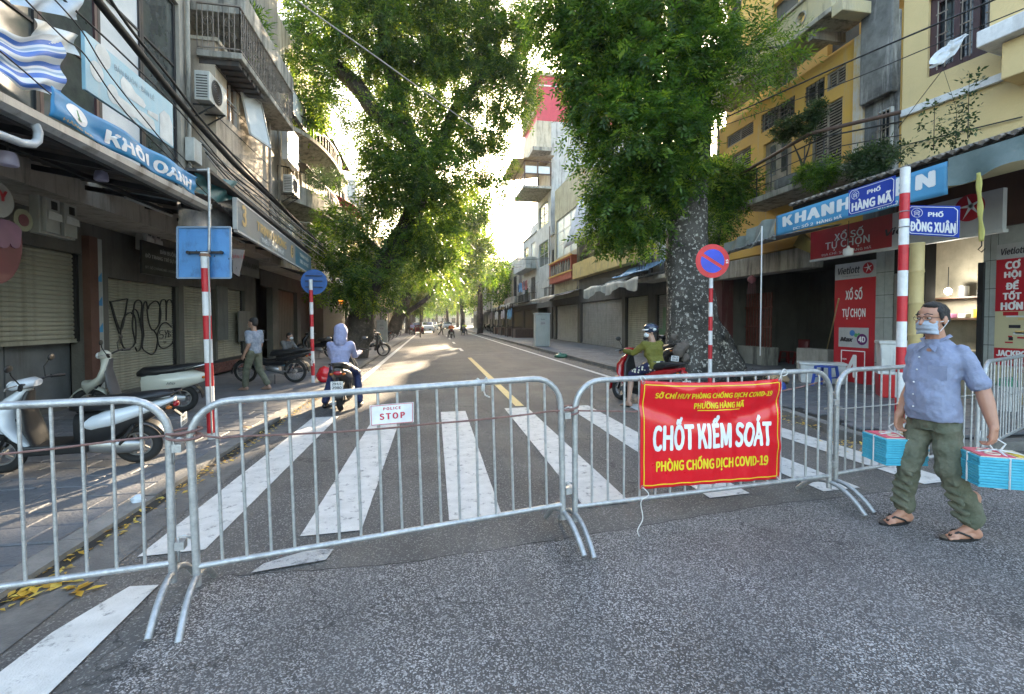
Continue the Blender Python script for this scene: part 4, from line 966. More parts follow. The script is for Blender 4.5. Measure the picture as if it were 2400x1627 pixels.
# room
ra0,ra1=2.0,a_b(2053)+.0
mb=MB();mb.box(9.85,11.05,3.4,8.75,.11,.13);mb.build('shop_floor',W_TILE,S)
mb=MB();mb.box(11.0,11.05,3.0,8.75,.1,3.9);mb.build('back_wall',mat('kitchen wall',(.50,.46,.36),.7,streak=(.3,.27,.2),samt=.4),S)
mb=MB();mb.box(9.9,11.0,8.66,8.74,.1,3.9);mb.box(9.9,11.0,3.0,3.1,.1,3.9);mb.build('partition',W_DARK,S)
mb=MB();mb.box(9.9,11.05,3.0,8.75,3.9,4.0);mb.build('shop_ceiling',W_DARK,S)
# shelves
for z,l in ((2.06,'upper'),(1.62,'lower')):
 mb=MB();mb.box(10.66,10.99,6.4,8.6,z - .03,z);mb.build('shelf',M_WOOD,S)
def pot(x,y,z,r,h,m,lab,cat='pot'):
 t=MB();t.lathe([(r*.9,0),(r,.02),(r,h),(r*1.06,h+.01),(r*.9,h+.012),(r*.88,.02)],n=18);o=t.build('pot',m,None,smooth=40);o.location=(x,y,z);tag(o,lab,cat);return o
pot(10.8,7.78,2.06,.09,.21,M_ALU,'dented metal jug on the upper shelf beside the bright bulb');pot(10.8,7.45,2.06,.08,.11,M_ALU,'small metal pot at the end of the upper shelf')
for i,(y,m_,l) in enumerate(((7.48,mat('yellow tin',(.55,.38,.05),.5),'yellow tin on the lower kitchen shelf'),(7.75,M_SIGNPALE,'pale paper packet on the lower kitchen shelf beside the yellow tin'),(8.0,mat('pink packet',(.5,.2,.35),.5),'pink packet on the lower kitchen shelf'))):
 mb=MB();mb.box(-.08,.08,-.07,.07,0,.20 if i==0 else .10);o=mb.build('tin' if i==0 else 'packet',m_,None,bevel=.02);o.location=(10.8,y,1.62);tag(o,l,'packet')
# bulb
bp=on_x(2222,683,10.5);t=thing('light_bulb','glowing bulb hanging in the corner shop kitchen','bulb',bp)
MB().ell(bp,(.06,.06,.07),14,10).build('bulb',mat('lit bulb',(1,1,1),.3,emit=(1,.95,.82),estr=9),t,smooth=True);MB().tube([bp+V((0,0,.08)),bp+V((0,0,.5))],.008,6).build('flex',M_WIRE,t)
lp=bpy.data.lights.new('bulb_light','POINT');lp.energy=9;lp.color=(1,.93,.78);lp.shadow_soft_size=.08;lo_=bpy.data.objects.new('bulb_light',lp);COL.objects.link(lo_);lo_.location=bp+V((-.15,-.1,-.05))
# pillars,frames,fascia
mb=MB();FR_.box(mb,a_b(2168) ,sB,.11,3.2,-.25,.0);pil_=mb.build('tiled_pillar',M_GRIME,S)
mb=MB();FR_.box(mb,sA,a_b(2303),.11,3.2,-.25,.0);pil2=mb.build('tiled_pillar',M_GRIME,S)
for par,x0,x1 in ((pil_,a_b(2095),sB),(pil2,sA,a_b(2303))):
 n=2;wd=(x1 - x0)/n
 for i in range(n):
  for k in range(6):
   mb=MB();FR_.box(mb,x0+i*wd+.006,x0+(i+1)*wd - .006,.14+k*.5,.14+(k+1)*.5 - .01,.002,.014);mb.build('tile',W_TILE,par)
rbox(2303,2290,615,905,-.05,.06,M_DARK,'door_post');rbox(2115,2095,640,930,-.05,.03,M_ALU,'door_post')
mb=MB();FR_.box(mb,lo+8,sB,3.2,4.1,-.25,.05);mb.build('brown_lintel',mat('dark brown lintel',(.06,.025,.018),.6,streak=(.09,.05,.03),samt=.4),S)
mb=MB();FR_.box(mb,1.0,sA - .0,.11,3.2,-.25,0.);mb.build('side_wall',W_TILE,S)
cnt=MB();cnt.box(10.05,10.5,6.3,8.2,.13,1.0);cnt.build('counter',mat('cream counter',(.45,.40,.28),.6,streak=(.3,.25,.18),samt=.4),S,bevel=.02)
mb=MB();put_text(mb,'XỔ SỐ VÀ BÚN',.1,(10.04,7.4,.86),(0,-1,0),(0,0,1),fit=(.9,.09));mb.build('lettering',M_BLACK,S)
# lottery posters
def vposter(u0,u1,vt,vmid,vb,d,lab):
 f=FR_;a0,z1=f.px(u0,vt,d);a1=f.px(u1,vt,d)[0];zm=f.px(u0,vmid,d)[1];zb=f.px(u0,vb,d)[1]
 t=thing('lottery_sign',lab,'sign',f.p((a0+a1)/2,zb,d));lo_,hi_=min(a0,a1),max(a0,a1)
 mb=MB();f.box(mb,lo_,hi_,zm,z1,d - .05,d);mb.build('header_board',M_SIGNW,t);mb=MB();f.box(mb,lo_,hi_,zb,zm,d - .05,d);mb.build('red_board',M_SIGNR2,t)
 return t,lo_,hi_,zb,zm,z1
def rtext(t,s_,m_,sc,zc,w_,h_,d,fr=FR_,nm='lettering',**k):
 mb=MB();put_text(mb,s_,.2,fr.p(sc,zc,d),-fr.es,(0,0,1),fit=(w_,h_),**k);return mb.build(nm,m_,t)
M_INK=mat('dark print',(.02,.02,.03),.5)
def ball_logo(t,sc,zc,r,d,fr=FR_):
 o=disc(fr,t,sc,zc,d,r,M_SIGNR2,'ball_logo',rz=r)
 for k in range(5):
  an=R(100+72*k);p=fr.p(sc - r*.9*math.cos(an),zc+r*.9*math.sin(an),d+.004)
  mb=MB();c=fr.p(sc - .12*r,zc+.1*r,d+.004);n_=(p - c).cross(fr.en).normalized()*r*.13
  mb.plate([c+n_,p,c - n_],fr.en,.002);mb.build('ball_ray',M_TXTW,t)
t,l_,h_,zb,zm,z1=vposter(2053,1958,608,648,905,.02,'tall red sign reading XỔ SỐ TỰ CHỌN beside the dark doorway')
cx=(l_+h_)/2;W=h_ - l_;dd=.026
rtext(t,'Vietlott',M_INK,cx+W*.14,(zm+z1)/2+.02,W*.56,.17,dd,bold=.02,shear=.2);rtext(t,'Cơ hội để tốt hơn',M_INK,cx+W*.08,zm+.07,W*.42,.035,dd);ball_logo(t,cx - W*.33,(zm+z1)/2+.02,.13,dd)
H=zm - zb
rtext(t,'XỔ SỐ',M_TXTW,cx,zm - H*.14,W*.42,.30,dd,bold=.02);rtext(t,'TỰ CHỌN',M_TXTW,cx,zm - H*.33,W*.58,.30,dd,bold=.02)
mb=MB();FR_.box(mb,cx - W*.37,cx+W*.37,zm - H*.66,zm - H*.47,.02,.025);mb.build('white_panel',M_SIGNW,t)
rtext(t,'Max',M_INK,cx+W*.16,zm - H*.585,W*.34,.11,.03,bold=.05,shear=.3)
disc(FR_,t,cx - W*.22,zm - H*.58,.027,.13,mat('purple disc',(.12,.01,.12),.4),'disc',rz=.13);rtext(t,'4D',M_TXTW,cx - W*.22,zm - H*.58,W*.17,.13,.032,bold=.03)
for (fx,fz,r,c) in ((-.02,.53,.07,(.05,.2,.5)),(.07,.55,.045,(.08,.35,.12)),(.14,.54,.03,(.1,.4,.15))): disc(FR_,t,cx - W*fx,zm - H*fz+.02,.027,r,mat('dot colour %d' % (c[0]*100),c,.4),'dot',rz=r)
f=MB();x0,x1,y0,y1=cx - W*.30,cx+W*.30,zm - H*.98,zm - H*.69
for q in ((x0,x0+.02,y0,y1),(x1 - .02,x1,y0,y1),(x0,x1,y1 - .02,y1)): FR_.box(f,*q,.02,.025)
f.build('panel_outline',M_TXTW,t);rtext(t,'4',M_TXTW,cx,zm - H*.84,W*.3,H*.22,dd,bold=.03);rtext(t,'CHỌN',M_TXTW,cx+W*.22,zm - H*.78,W*.13,.05,dd,bold=.02)
t,l_,h_,zb,zm,z1=vposter(2445,2337,560,598,728,.02,'red sign reading CƠ HỘI ĐỂ TỐT HƠN at the right edge')
cx=(l_+h_)/2;W=h_ - l_
rtext(t,'Vietlott',M_INK,cx+W*.12,(zm+z1)/2,W*.55,.12,dd,bold=.02,shear=.2);ball_logo(t,cx - W*.33,(zm+z1)/2,.10,dd)
for k,s_ in enumerate(('CƠ','HỘI','ĐỂ','TỐT','HƠN')): rtext(t,s_,M_TXTW,cx+W*.12,zm - (zm - zb)*(.11+.195*k),W*(.34,.38,.30,.42,.50)[k],.16,dd,bold=.04)
p=thing('poster','crowded lottery poster with JACKPOT in white on red at the right edge','poster',FR_.p(cx,.9,.02))
pz=[FR_.px(2337,v,.02)[1] for v in (730,815,855,985)]
for (z0,z1_,m_) in ((pz[1],pz[0],mat('cream print',(.50,.45,.27),.5,col2=(.45,.4,.25))),(pz[2],pz[1],M_SIGNR2),(pz[3],pz[2],MATS['cream print'])):
 mb=MB();FR_.box(mb,l_,h_,z0,z1_,-.03,.018);mb.build('print_panel',m_,p)
rtext(p,'JACKPOT',M_TXTW,cx+W*.05,(pz[1]+pz[2])/2+.06,W*.8,.11,.022,bold=.04);rtext(p,'TỶ ĐỒNG',MATS['cream print'],cx,(pz[1]+pz[2])/2 - .08,W*.6,.06,.022,bold=.02)
for k in range(26):
 fx,fz=random.random(),random.random();z=pz[3]+(pz[2] - pz[3])*fz if k % 2 else pz[1]+(pz[0] - pz[1])*fz
 mb=MB();s0=l_+.05+(W - .3)*fx;FR_.box(mb,s0,s0+random.uniform(.05,.25),z,z+random.uniform(.02,.07),.018,.021)
 mb.build('print_detail',random.choice([M_SIGNR2,M_SIGNPALE,M_INK,M_GOLD,mat('brick print',(.3,.1,.05),.5)]),p)
# big fascia sign inside the awning
F8=Fr((8.7,0,0),(0,1,0),(-1,0,0))
q1=F8.px(2100,455);q0=F8.px(1902,530);qb=F8.px(1915,618);qb2=F8.px(2358,545);q2=F8.px(2338,415)
t=thing('shop_sign','dark red and grey sloping fascia reading XỔ SỐ TỰ CHỌN under the tiled eave','sign',F8.p(q1[0],qb[1]))
zt=3.62;zb=F8.px(2100,577)[1];sM=F8.px(2092,500)[0];sL=F8.px(1900,560)[0];sR=F8.px(2350,500)[0]
mb=MB();F8.box(mb,sM,sL,zb,zt,-.08,0);mb.build('red_board',M_SIGNR,t);mb=MB();F8.box(mb,sR,sM,zb,zt,-.08,0);mb.build('grey_board',M_SIGNW,t)
mb=MB();F8.box(mb,sR - .02,sL,zb - .05,zb - .002,-.09,.02);mb.build('frame',M_FRW,t)
cm=F8.px(1985,520)[0]
rtext(t,'XỔ SỐ',M_SIGNPALE,cm - .05,zb+(zt - zb)*.68,(sL - sM)*.36,.20,.006,fr=F8,bold=.01);rtext(t,'TỰ CHỌN',M_SIGNPALE,cm,zb+(zt - zb)*.38,(sL - sM)*.55,.24,.006,fr=F8,bold=.01)
rtext(t,'ĐỊA CHỈ: SỐ 2 HÀNG MÃ',M_SIGNPALE,cm+.03,zb+(zt - zb)*.1,(sL - sM)*.62,.08,.006,fr=F8)
ball_logo(t,F8.px(2272,487)[0],F8.px(2272,487)[1],.22,.004,fr=F8)
rtext(t,'Vietlott',M_INK,F8.px(2130,530)[0],F8.px(2130,535)[1],.9,.14,.006,fr=F8,bold=.02,shear=.2)
p=on_x(1988,588,8.3);t=thing('lampshade','white lampshade hanging in front of the dark red fascia sign','lamp',p+V((0,0,-.05)));m_=MB();m_.lathe([(.02,.1),(.03,.06),(.085,.04),(.09,-.06),(.06,-.1),(0,-.1)],p,n=16);m_.build('shade',M_TXTW,t,smooth=40);MB().tube([p+V((0,0,.1)),p+V((0,0,.6))],.006,6).build('cord',M_WIRE,t)
q=[on_x(1858,577,9.2),on_x(1876,545,9.2),on_x(1914,580,8.9),on_x(1905,596,8.9)]
t=thing('box_sign','tilted yellowish box sign under the eave left of the red fascia','sign',q[0]);mb=MB();mb.plate(q,(-1,-.3,0),.16);mb.build('box',M_YELBOX,t)
# eave with tile edge,tarp and banner
EX=7.3;FE=Fr((EX,0,0),(0,1,0),(-1,0,0))
e0=FE.px(2400,303);e1=FE.px(1950,440);ez=(e0[1]+e1[1])/2
ez=e0[1];ey0=2.5;ey1=FE.px(1850,480)[0]
ev=thing('tiled_eave','old corrugated tile eave over the corner lottery shop with weeds growing on it','awning',(8.5,6,ez))
corrugated((9.75,ey0,ez+.75),(9.75,ey1,ez+.75),(EX,ey0,ez),(EX,ey1,ez),34,.035,M_TREAD,'tile_sheet',ev,ns=8)
for k in range(34):
 y=ey0+(ey1 - ey0)*(k+.5)/34;mb=MB();mb.tube([(EX+.02,y,ez+.02),(EX - .06,y,ez - .01)],.045,8,flat=.6);mb.build('tile_end',M_TREAD,ev)
mb=MB();mb.beam((EX+.12,ey0,ez - .08),(EX+.12,ey1,ez - .08),.07,.12);
for y in np.arange(ey0+.4,ey1,.9): mb.beam((9.7,y,ez+.6),(EX+.1,y,ez - .1),.06,.09)
mb.build('rafter',M_DARK,ev)
yb=FE.px(2225,400)[0]
def tarp2(a,b): z=ez - .08 - b*(.36+.05*math.sin(a*15));return V((EX - .05+.05*math.sin(a*22)*b,ey0+(yb - ey0 - .02)*a,z))
o=cloth(tarp2,40,8,mat('dark green tarp',(.10,.15,.15),.5,col2=(.17,.22,.22),scale=2,bump=.4,bscale=8),'rolled_tarpaulin',None);tag(o,'dark grey green tarpaulin rolled under the tiled eave at the right edge','tarpaulin')
tl=FE.px(1822,507);br=FE.px(2225,455);tr=FE.px(2225,378);bl=FE.px(1822,553)
bn=thing('shop_banner','sky blue banner with big white letters below the tiled eave behind the street name plates','banner',FE.p((tl[0]+br[0])/2,br[1]))
def ban2(a,b,off=0.): s=tl[0]+(tr[0] - tl[0])*a;zt=tl[1]+(tr[1] - tl[1])*a;zb=bl[1]+(br[1] - bl[1])*a;return V((EX - .03 - off+.02*math.sin(a*21)*(1 - b),s,zb+(zt - zb)*b))
mb=MB();mb.grid(lambda a,b: ban2(a,b),50,6);mb.build('banner_cloth',M_BANRT,bn,smooth=True,solid=.004)
Ln=abs(tr[0] - tl[0])
def bt(s_,ac,bc,wa,hb,**k):
 mb=MB();put_text(mb,s_,.3,None,None,None,fit=(wa,hb),fn=lambda x,y,d: ban2(ac+x,bc+y,.008+d),**k);mb.build('lettering',M_TXTW,bn)
def afrac(u): return (FE.px(u,450)[0] - tl[0])/(tr[0] - tl[0])
for ch,u0,u1 in (('K',1838,1863),('H',1868,1895),('A',1897,1926),('N',1929,1960),('H',1966,2000),('Y',2055,2085),('Ê',2092,2140),('N',2150,2196)):
 bt(ch,(afrac(u0)+afrac(u1))/2,.60 if ch != 'Ê' else .66,abs(afrac(u1) - afrac(u0)),.50 if ch != 'Ê' else .62,bold=.045)
bt('ĐC: SỐ 2  HÀNG MÃ',(afrac(1863)+afrac(1980))/2,.15,abs(afrac(1980) - afrac(1863)),.17,bold=.02);bt('ĐT: 0912 365',(afrac(2060)+afrac(2138))/2,.12,abs(afrac(2138) - afrac(2060)),.14,bold=.02)
# dark recessed front (left of the pillar)
D=thing('old_shop','deep dark shop front with rusty folding grille left of the tall red sign','shop',(9.8,11,0))
dz=3.1;d0,d1=sB,a_b(1700)
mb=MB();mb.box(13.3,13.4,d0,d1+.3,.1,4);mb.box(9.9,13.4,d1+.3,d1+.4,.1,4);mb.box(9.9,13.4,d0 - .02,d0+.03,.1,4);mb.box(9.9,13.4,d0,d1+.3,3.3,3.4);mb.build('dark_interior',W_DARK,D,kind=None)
mb=MB();mb.box(9.85,13.4,d0,d1+.3,.11,.14);mb.build('shop_floor',M_PAVEF,D)
q=rc(FR_,1910,1738,545,575);mb=MB();FR_.box(mb,FR_.px(1915,600)[0],d1+.4,2.95,3.5,-.2,.3);mb.build('concrete_beam',W_CONC,D,bevel=.02)
g0,g1=FR_.px(1800,700,-.8)[0],FR_.px(1716,700,-.8)[0]
mb=MB();FR_.box(mb,min(g0,g1),max(g0,g1),.12,.72,-1.2,-.7);mb.build('low_wall',W_CONC,D)
for k in range(14):
 mb=MB();a=min(g0,g1)+(abs(g1 - g0))*(k+.5)/14;FR_.box(mb,a - .018,a+.018,.72,2.5,-1.0,-.95);mb.build('grille_bar',mat('rusty grille',(.16,.05,.035),.7,col2=(.10,.03,.02),scale=9),D)
mb=MB();FR_.box(mb,g0,g1,2.0,2.05,-.98,-.96);FR_.box(mb,g0,g1,1.35,1.4,-.98,-.96);mb.build('grille_rail',MATS['rusty grille'],D)
mb=MB();c0,c1=FR_.px(1958,700,-.4)[0],FR_.px(1884,700,-.4)[0];FR_.box(mb,min(c0,c1),max(c0,c1),.12,.82,-.6,-.2);mb.build('low_wall',mat('pale low wall',(.34,.32,.28),.8,streak=(.15,.14,.12),samt=.6),D)
mb=MB();FR_.box(mb,d1,d1+.5,.11,3.5,-.3,.12);mb.build('pier',mat('maroon pier',(.09,.02,.02),.7,streak=(.2,.18,.16),samt=.4),D)
# grey tarps above it
FT=Fr((8.0,0,0),(0,1,0),(-1,0,0))
for (u0,u1,vt,vb,l) in ((1760,1700,548,582,'ragged grey tarpaulin flap hanging beside the no parking sign'),(1820,1752,508,562,'grey flap of awning cloth at the left end of the sky blue banner')):
 A=FT.px(u0,vt);B_=FT.px(u1,vb);C_=FT.px(u0,vb)
 o=cloth(lambda a,b,A=A,B_=B_,C_=C_: FT.p(A[0]+(B_[0] - A[0])*a,C_[1]+(A[1] - C_[1])*(b*.9+.1*math.sin(a*5)) ,.15*b*0+.05*math.sin(a*12+b*3)),18,8,M_TARP,'tarpaulin_flap');tag(o,l,'tarpaulin')
aw=thing('shop_awning','sagging tin awning over the deep dark shop front','awning',(9,13,3.6));a0_=FT.px(1822,530);a1_=FT.px(1690,575)
corrugated((9.75,a0_[0],3.9),(9.75,a1_[0]+.8,3.9),(7.9,a0_[0],3.55),(7.9,a1_[0]+.8,3.35),24,.02,M_TIN,'roof_sheet',aw)
# --- ochre house
O=thing('ochre_house','ochre house with louvred shutters and a parapet pierced by round holes','house',(9.8,11,0))
o0,o1=.02+8.3,FR_.px(1683,300)[0]
po=rc(FR_,1982,1682,130,200)
def rr(u0,u1,vt,vb): return rc(FR_,u0,u1,vt,vb)
holes=[rr(1983,1937,137,190),rr(1933,1887,170,225),rr(1863,1785,222,268),rr(1766,1704,278,312),rr(1975,1903,225,415),rr(1856,1790,305,460),rr(1760,1713,340,440)]
holes=[(max(h[0],o0+.3),h[1],max(h[2],4.9),min(h[3],7.75)) for h in holes]
wall(FR_,o0,o1,3.6,8.15,holes,W_OCHRE,O,depth=6,d=0)
wall(FR_,o0,o1,8.16,12.5,[(o0+1.3,o0+2.2,8.4,11),(o0+3.2,o0+4.2,8.4,11)],W_OCHRE,O,name='upper_wall',depth=6,d=-.3)
for h in ((o0+1.3,o0+2.2,8.4,11),(o0+3.2,o0+4.2,8.4,11)): mb=MB();FR_.box(mb,*h,-.5,-.45);mb.build('dark_door',W_DARK,O)
kinds=['louvre','grille','grille','louvre','louvre','door','louvre']
for h,k in zip(holes,kinds):
 if k=='door':
  fm=mb=MB();FR_.box(mb,h[0],h[1],h[2],h[3],-.12,-.08);dr=mb.build('door',M_LOUV,O)
  for e in (.22,.62): mb=MB();w_=h[1] - h[0];FR_.box(mb,h[0]+w_*e,h[0]+w_*(e+.2),h[2]+(h[3] - h[2])*.45,h[3] - .12,-.078,-.07);mb.build('pane',M_GLASS,dr)
 else: window(FR_,O,*h,kind=k,fm=M_LOUV,nx=2,d=-.07,fw=.05)
# plaster bands and pilaster
mb=MB();FR_.box(mb,o0+.75,o0+1.0,4.9,8.1,.003,.16);mb.build('pilaster',mat('peeling ochre pilaster',(.50,.33,.10),.85,col2=(.46,.42,.36),scale=4,streak=(.45,.45,.44),samt=.95,sthr=.47,bump=.5,zst=.25),O,bevel=.02)
mb=MB();FR_.box(mb,o0,o0+.75,3.6,8.14,.003,.10);FR_.box(mb,o0 - .02,o0+.72,6.4,12.4,.101,.28);mb.build('blackened_pier',W_BLACKEN,O,bevel=.03)
gq=(FR_.px(2096,300,.1)[0],FR_.px(2062,300,.1)[0]);gz=(FR_.px(2096,342,.1)[1],FR_.px(2096,250,.1)[1])
window(FR_,O,gq[0],gq[1],gz[0],gz[1],d=.14,kind='grille',fm=M_FRW,nx=1,fw=.03)
# upper parapet balcony
pf=Fr((8.8,0,0),(0,1,0),(-1,0,0))
A0,zb_=pf.px(1948,28);A1=pf.px(1650,258)[0];zb_=(zb_+pf.px(1650,258)[1])/2;ztp=pf.px(1647,208)[1]
mb=MB();pf.box(mb,A0,A1,zb_,zb_+.12,-1.0,.02);mb.build('balcony_slab',W_CONC,O,bevel=.02)
par_=MB();ph=ztp - zb_;holes3=[]
from_hole=[(1878,48),(1738,165),(1688,207)]
cs=[pf.px(u,v)[0] for u,v in from_hole];zc=zb_+ph*.52
segs=sorted([A0]+[c+s*.17 for c in cs for s in (-1,1)]+[A1])
for i in range(0,len(segs) - 1,2): pf.box(par_,segs[i],segs[i+1],zb_+.121,ztp,-.12,0)
par=par_.build('parapet',mat('weathered yellow parapet',(.52,.44,.26),.85,col2=(.42,.38,.28),scale=2,streak=(.07,.07,.06),samt=.7,sthr=.55,bump=.5),O)
for c in cs:
 rg=MB();sq=[(c+.17*x,zc+.5*ph*1*y) for x,y in ((1,0),(1,1),(0,1),(-1,1),(-1,0),(-1,-1),(0,-1),(1,-1))]
 n=24;inner=[(c+.13*math.cos(2*math.pi*k/n),zc+.13*math.sin(2*math.pi*k/n)) for k in range(n)]
 outer=[]
 for k in range(n):
  x,y=math.cos(2*math.pi*k/n),math.sin(2*math.pi*k/n);m_=max(abs(x),abs(y));outer.append((c+.17*x/m_,(zb_+.121+ztp)/2+(ph - .12)/2*y/m_))
 for dep in (0,-.12):
  vs=[pf.p(a,z,dep) for a,z in inner]+[pf.p(a,z,dep) for a,z in outer]
  rg.add(vs,[(k,(k+1) % n,(k+1) % n+n,k+n) if dep==0 else (k+n,(k+1) % n+n,(k+1) % n,k) for k in range(n)])
 vs=[pf.p(a,z,0) for a,z in inner]+[pf.p(a,z,-.12) for a,z in inner];rg.add(vs,[(k,k+n,(k+1) % n+n,(k+1) % n) for k in range(n)])
 rg.build('pierced_panel',par.data.materials[0],par)
 rg=MB();rg.tube([pf.p(c+.145*math.cos(t),zc+.145*math.sin(t),.012) for t in np.linspace(0,2*math.pi,22)],.02,5,caps=False);rg.build('hole_ring',W_CONC,par)
mb=MB();pf.box(mb,A0 - .03,A1+.03,ztp,ztp+.07,-.16,.05);mb.build('coping',W_CONC,par,bevel=.015)
mb=MB();pf.box(mb,A0 - .02,A0+.1,zb_+.12,ztp+.5,-1.0,-.13);pf.box(mb,A0 - .3,A0+.0,zb_ - .15,zb_+.12,-1.0,.0);mb.build('balcony_end',MATS['weathered yellow parapet'],O,bevel=.02)
mb=MB()
for y in (A0+.6,A0+2.6): mb=MB();pf.box(mb,y,y+.14,zb_ - .22,zb_ - .002,-1.0,-.1);mb.build('bracket',W_CONC,O)
# lower balcony
B0,z5=pf.px(1935,437);B1=pf.px(1755,478)[0]+.6;z5=pf.px(1889,427)[1]+.1
mb=MB();pf.box(mb,B0,B1,z5 - .16,z5,-1.0,0);pf.box(mb,B0 - .25,B0+.05,z5 - .1,z5+.12,-1,-.3);lb=mb.build('lower_balcony',W_CONC,O,bevel=.02)
mb=MB();pf.box(mb,B0+.05,B0+1.6,z5+.002,z5+.24,-.28,-.0);mb.build('planter_box',W_BLACKEN,O,bevel=.015)
rl=MB();ends=[(B0 - .9,-.95),(B0+.05,-.03),(B1,-.03),(B1,-.95)]
for (s0,g0_),(s1,g1_) in zip(ends[:-1],ends[1:]):
 for z in (.25,.5,.78): rl.tube([pf.p(s0,z5+z,g0_),pf.p(s1,z5+z,g1_)],.018 if z>.7 else .011,6)
for s in np.arange(B0+.1,B1,.55): rl.tube([pf.p(s,z5,-.03),pf.p(s,z5+.78,-.03)],.014,6)
rl.build('railing',M_IRON,O)
mb=MB();mb.tube([pf.p(B0 - 1.0,z5+.92,-.8),pf.p(B0+.4,z5+.98,.05),pf.p(B1 - .2,z5+.80,.05)],.045,8);mb.build('old_beam',M_WOOD,O)
# -- houses beyond the right tree
FRU=FR_
def generic_house(fr,a0,a1,ztop,m,label,seed,gz=3.3,ground='shutter',blockade=True):
 rnd_=random.Random(seed);side='right' if fr.en.x<0 else 'left'
 h=thing('terraced_house',label,'house',fr.p((a0+a1)/2,0,-2));nfl=max(1,int((ztop - gz)/3.1));fh=(ztop - gz)/nfl;holes=[];W=a1 - a0
 for k in range(nfl):
  n=1 if W<3 else 2
  for i in range(n): c=a0+W*(i+.5)/n;hw=W/n*.3;holes.append((c - hw,c+hw,gz+k*fh+.25,gz+k*fh+fh*.78))
 wall(fr,a0+.01,a1 - .01,gz,ztop,holes,m,h,depth=6)
 for hh in holes:
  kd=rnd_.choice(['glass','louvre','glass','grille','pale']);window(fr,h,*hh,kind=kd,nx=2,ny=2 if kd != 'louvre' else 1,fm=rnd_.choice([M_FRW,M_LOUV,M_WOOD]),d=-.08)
 for k in range(nfl):
  r_=rnd_.random();z=gz+k*fh
  if r_<.45: balcony(fr,h,a0+.15,a1 - .15,z+.12,out=rnd_.uniform(.6,1.1),rail=rnd_.choice(['bars','solid','bars']),m=m,h=.9)
  elif r_<.75: corrugated(fr.p(a0+.1,z+fh*.86,.02),fr.p(a1 - .1,z+fh*.86,.02),fr.p(a0+.1,z+fh*.72,.9),fr.p(a1 - .1,z+fh*.72,.9),14,.02,rnd_.choice([M_TIN,M_DTIN,M_TARPG]),'window_hood',h)
 mb=MB();fr.box(mb,a0 - .02,a1+.02,ztop,ztop+.14,-.5,.12);mb.build('cornice',m,h)
 if rnd_.random()<.5:
  mb=MB();fr.box(mb,a0+.3,a1 - .4,ztop+.141,ztop+1.6,-3,-.7);mb.build('roof_room',W_WHITE,h)
 wall(fr,a0+.01,a1 - .01,.1,gz - .002,[(a0+.25,a1 - .25,.13,2.75)],W_DARK,h,name='shop_wall',depth=1)
 if ground=='shutter': shutter(fr,h,a0+.33,a1 - .33,.2,2.72,M_SHUT2,pitch=.10)
 else:
  mb=MB()
  for k in range(int((W - .6)/.25)): fr.box(mb,a0+.3+k*.25,a0+.3+k*.25+.23,.14,2.7,-.15,-.11)
  mb.build('folding_door',mat('dim brown folding door',(.05,.045,.03),.6),h)
 return h
def tarp_awning(fr,a0,a1,z,out,m,label,drop=.35,seed=0):
 t=thing('shop_awning',label,'awning',fr.p((a0+a1)/2,z,out/2))
 def fn(a,b):
  s=a0+(a1 - a0)*a
  if b<.72: k=b/.72;return fr.p(s,z+.45*(1 - k)+.05*math.sin(a*9+seed)*k - .08*math.sin(k*math.pi),.05+out*k)
  k=(b - .72)/.28;return fr.p(s,z - drop*k*(.75+.25*math.sin(a*7+seed))+.02,.05+out+.04*math.sin(a*26+seed)*k)
 mb=MB();mb.grid(fn,36,14);mb.build('canopy',m,t,smooth=True)
 f=MB();
 for s in (a0+.05,(a0+a1)/2,a1 - .05): f.beam(fr.p(s,z+.40,.05),fr.p(s,z - .03,out),.03)
 f.beam(fr.p(a0,z - .03,out),fr.p(a1,z - .03,out),.03);f.build('awning_frame',M_IRON,t);return t
sR=lambda u,v=700: FR_.px(u,v)[0]
# R3: tin clad upper floor,dark grille,yellow parapet
y0,y1=o1+.02,sR(1530);
generic_house(FR_,y0,y1,7.2,W_CREAM,'house hidden behind the big mottled tree trunk',3)
y2=sR(1357)
h3=thing('terraced_house','house with a big sloping corrugated tin sheet above a yellow parapet','house',(9.8,25,0))
dkr=rc(FR_,1440,1366,548,602);dkr=(y1+.4,y2 - .2,4.7,6.1)
wall(FR_,y1+.01,y2,3.4,9.0,[dkr],W_DARK,h3,depth=6);window(FR_,h3,*dkr,kind='grille',fm=M_DARK,nx=4)
c0=FR_.px(1470,540,.9);c1=FR_.px(1352,568,.9);ct=FR_.px(1366,452,.2)
mb=None;corrugated(FR_.p(y1+.3,ct[1] ,.05),FR_.p(y2 - .1,ct[1] - .1,.05),FR_.p(y1+.3,c1[1],1.0),FR_.p(y2+.2,c1[1],1.0),34,.03,mat('pale corrugated sheet',(.42,.44,.46),.5,col2=(.30,.31,.33),scale=1.2,streak=(.2,.2,.2),samt=.5),'tin_screen',h3,ns=6)
zp=FR_.px(1360,612,.5)[1];zpb=FR_.px(1360,650,.5)[1]
mb=MB();FR_.box(mb,y1+.2,y2 - .1,zpb,zp,.003,.5);mb.build('yellow_parapet',mat('yellow parapet',(.56,.42,.15),.8,streak=(.25,.22,.15),samt=.6),h3,bevel=.03)
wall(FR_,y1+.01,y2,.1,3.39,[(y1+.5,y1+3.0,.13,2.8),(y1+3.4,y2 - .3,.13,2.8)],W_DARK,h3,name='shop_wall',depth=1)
shutter(FR_,h3,y1+.58,y1+2.92,.2,2.76,M_SHUT,pitch=.1);shutter(FR_,h3,y1+3.48,y2 - .4,.2,2.76,M_SHUT2,pitch=.1)
tarp_awning(FR_,y1 - 2.2,y1+1.2,3.3,1.7,M_TARPG,'pale canvas awning drooping to the left of the mottled trunk',.55,1)
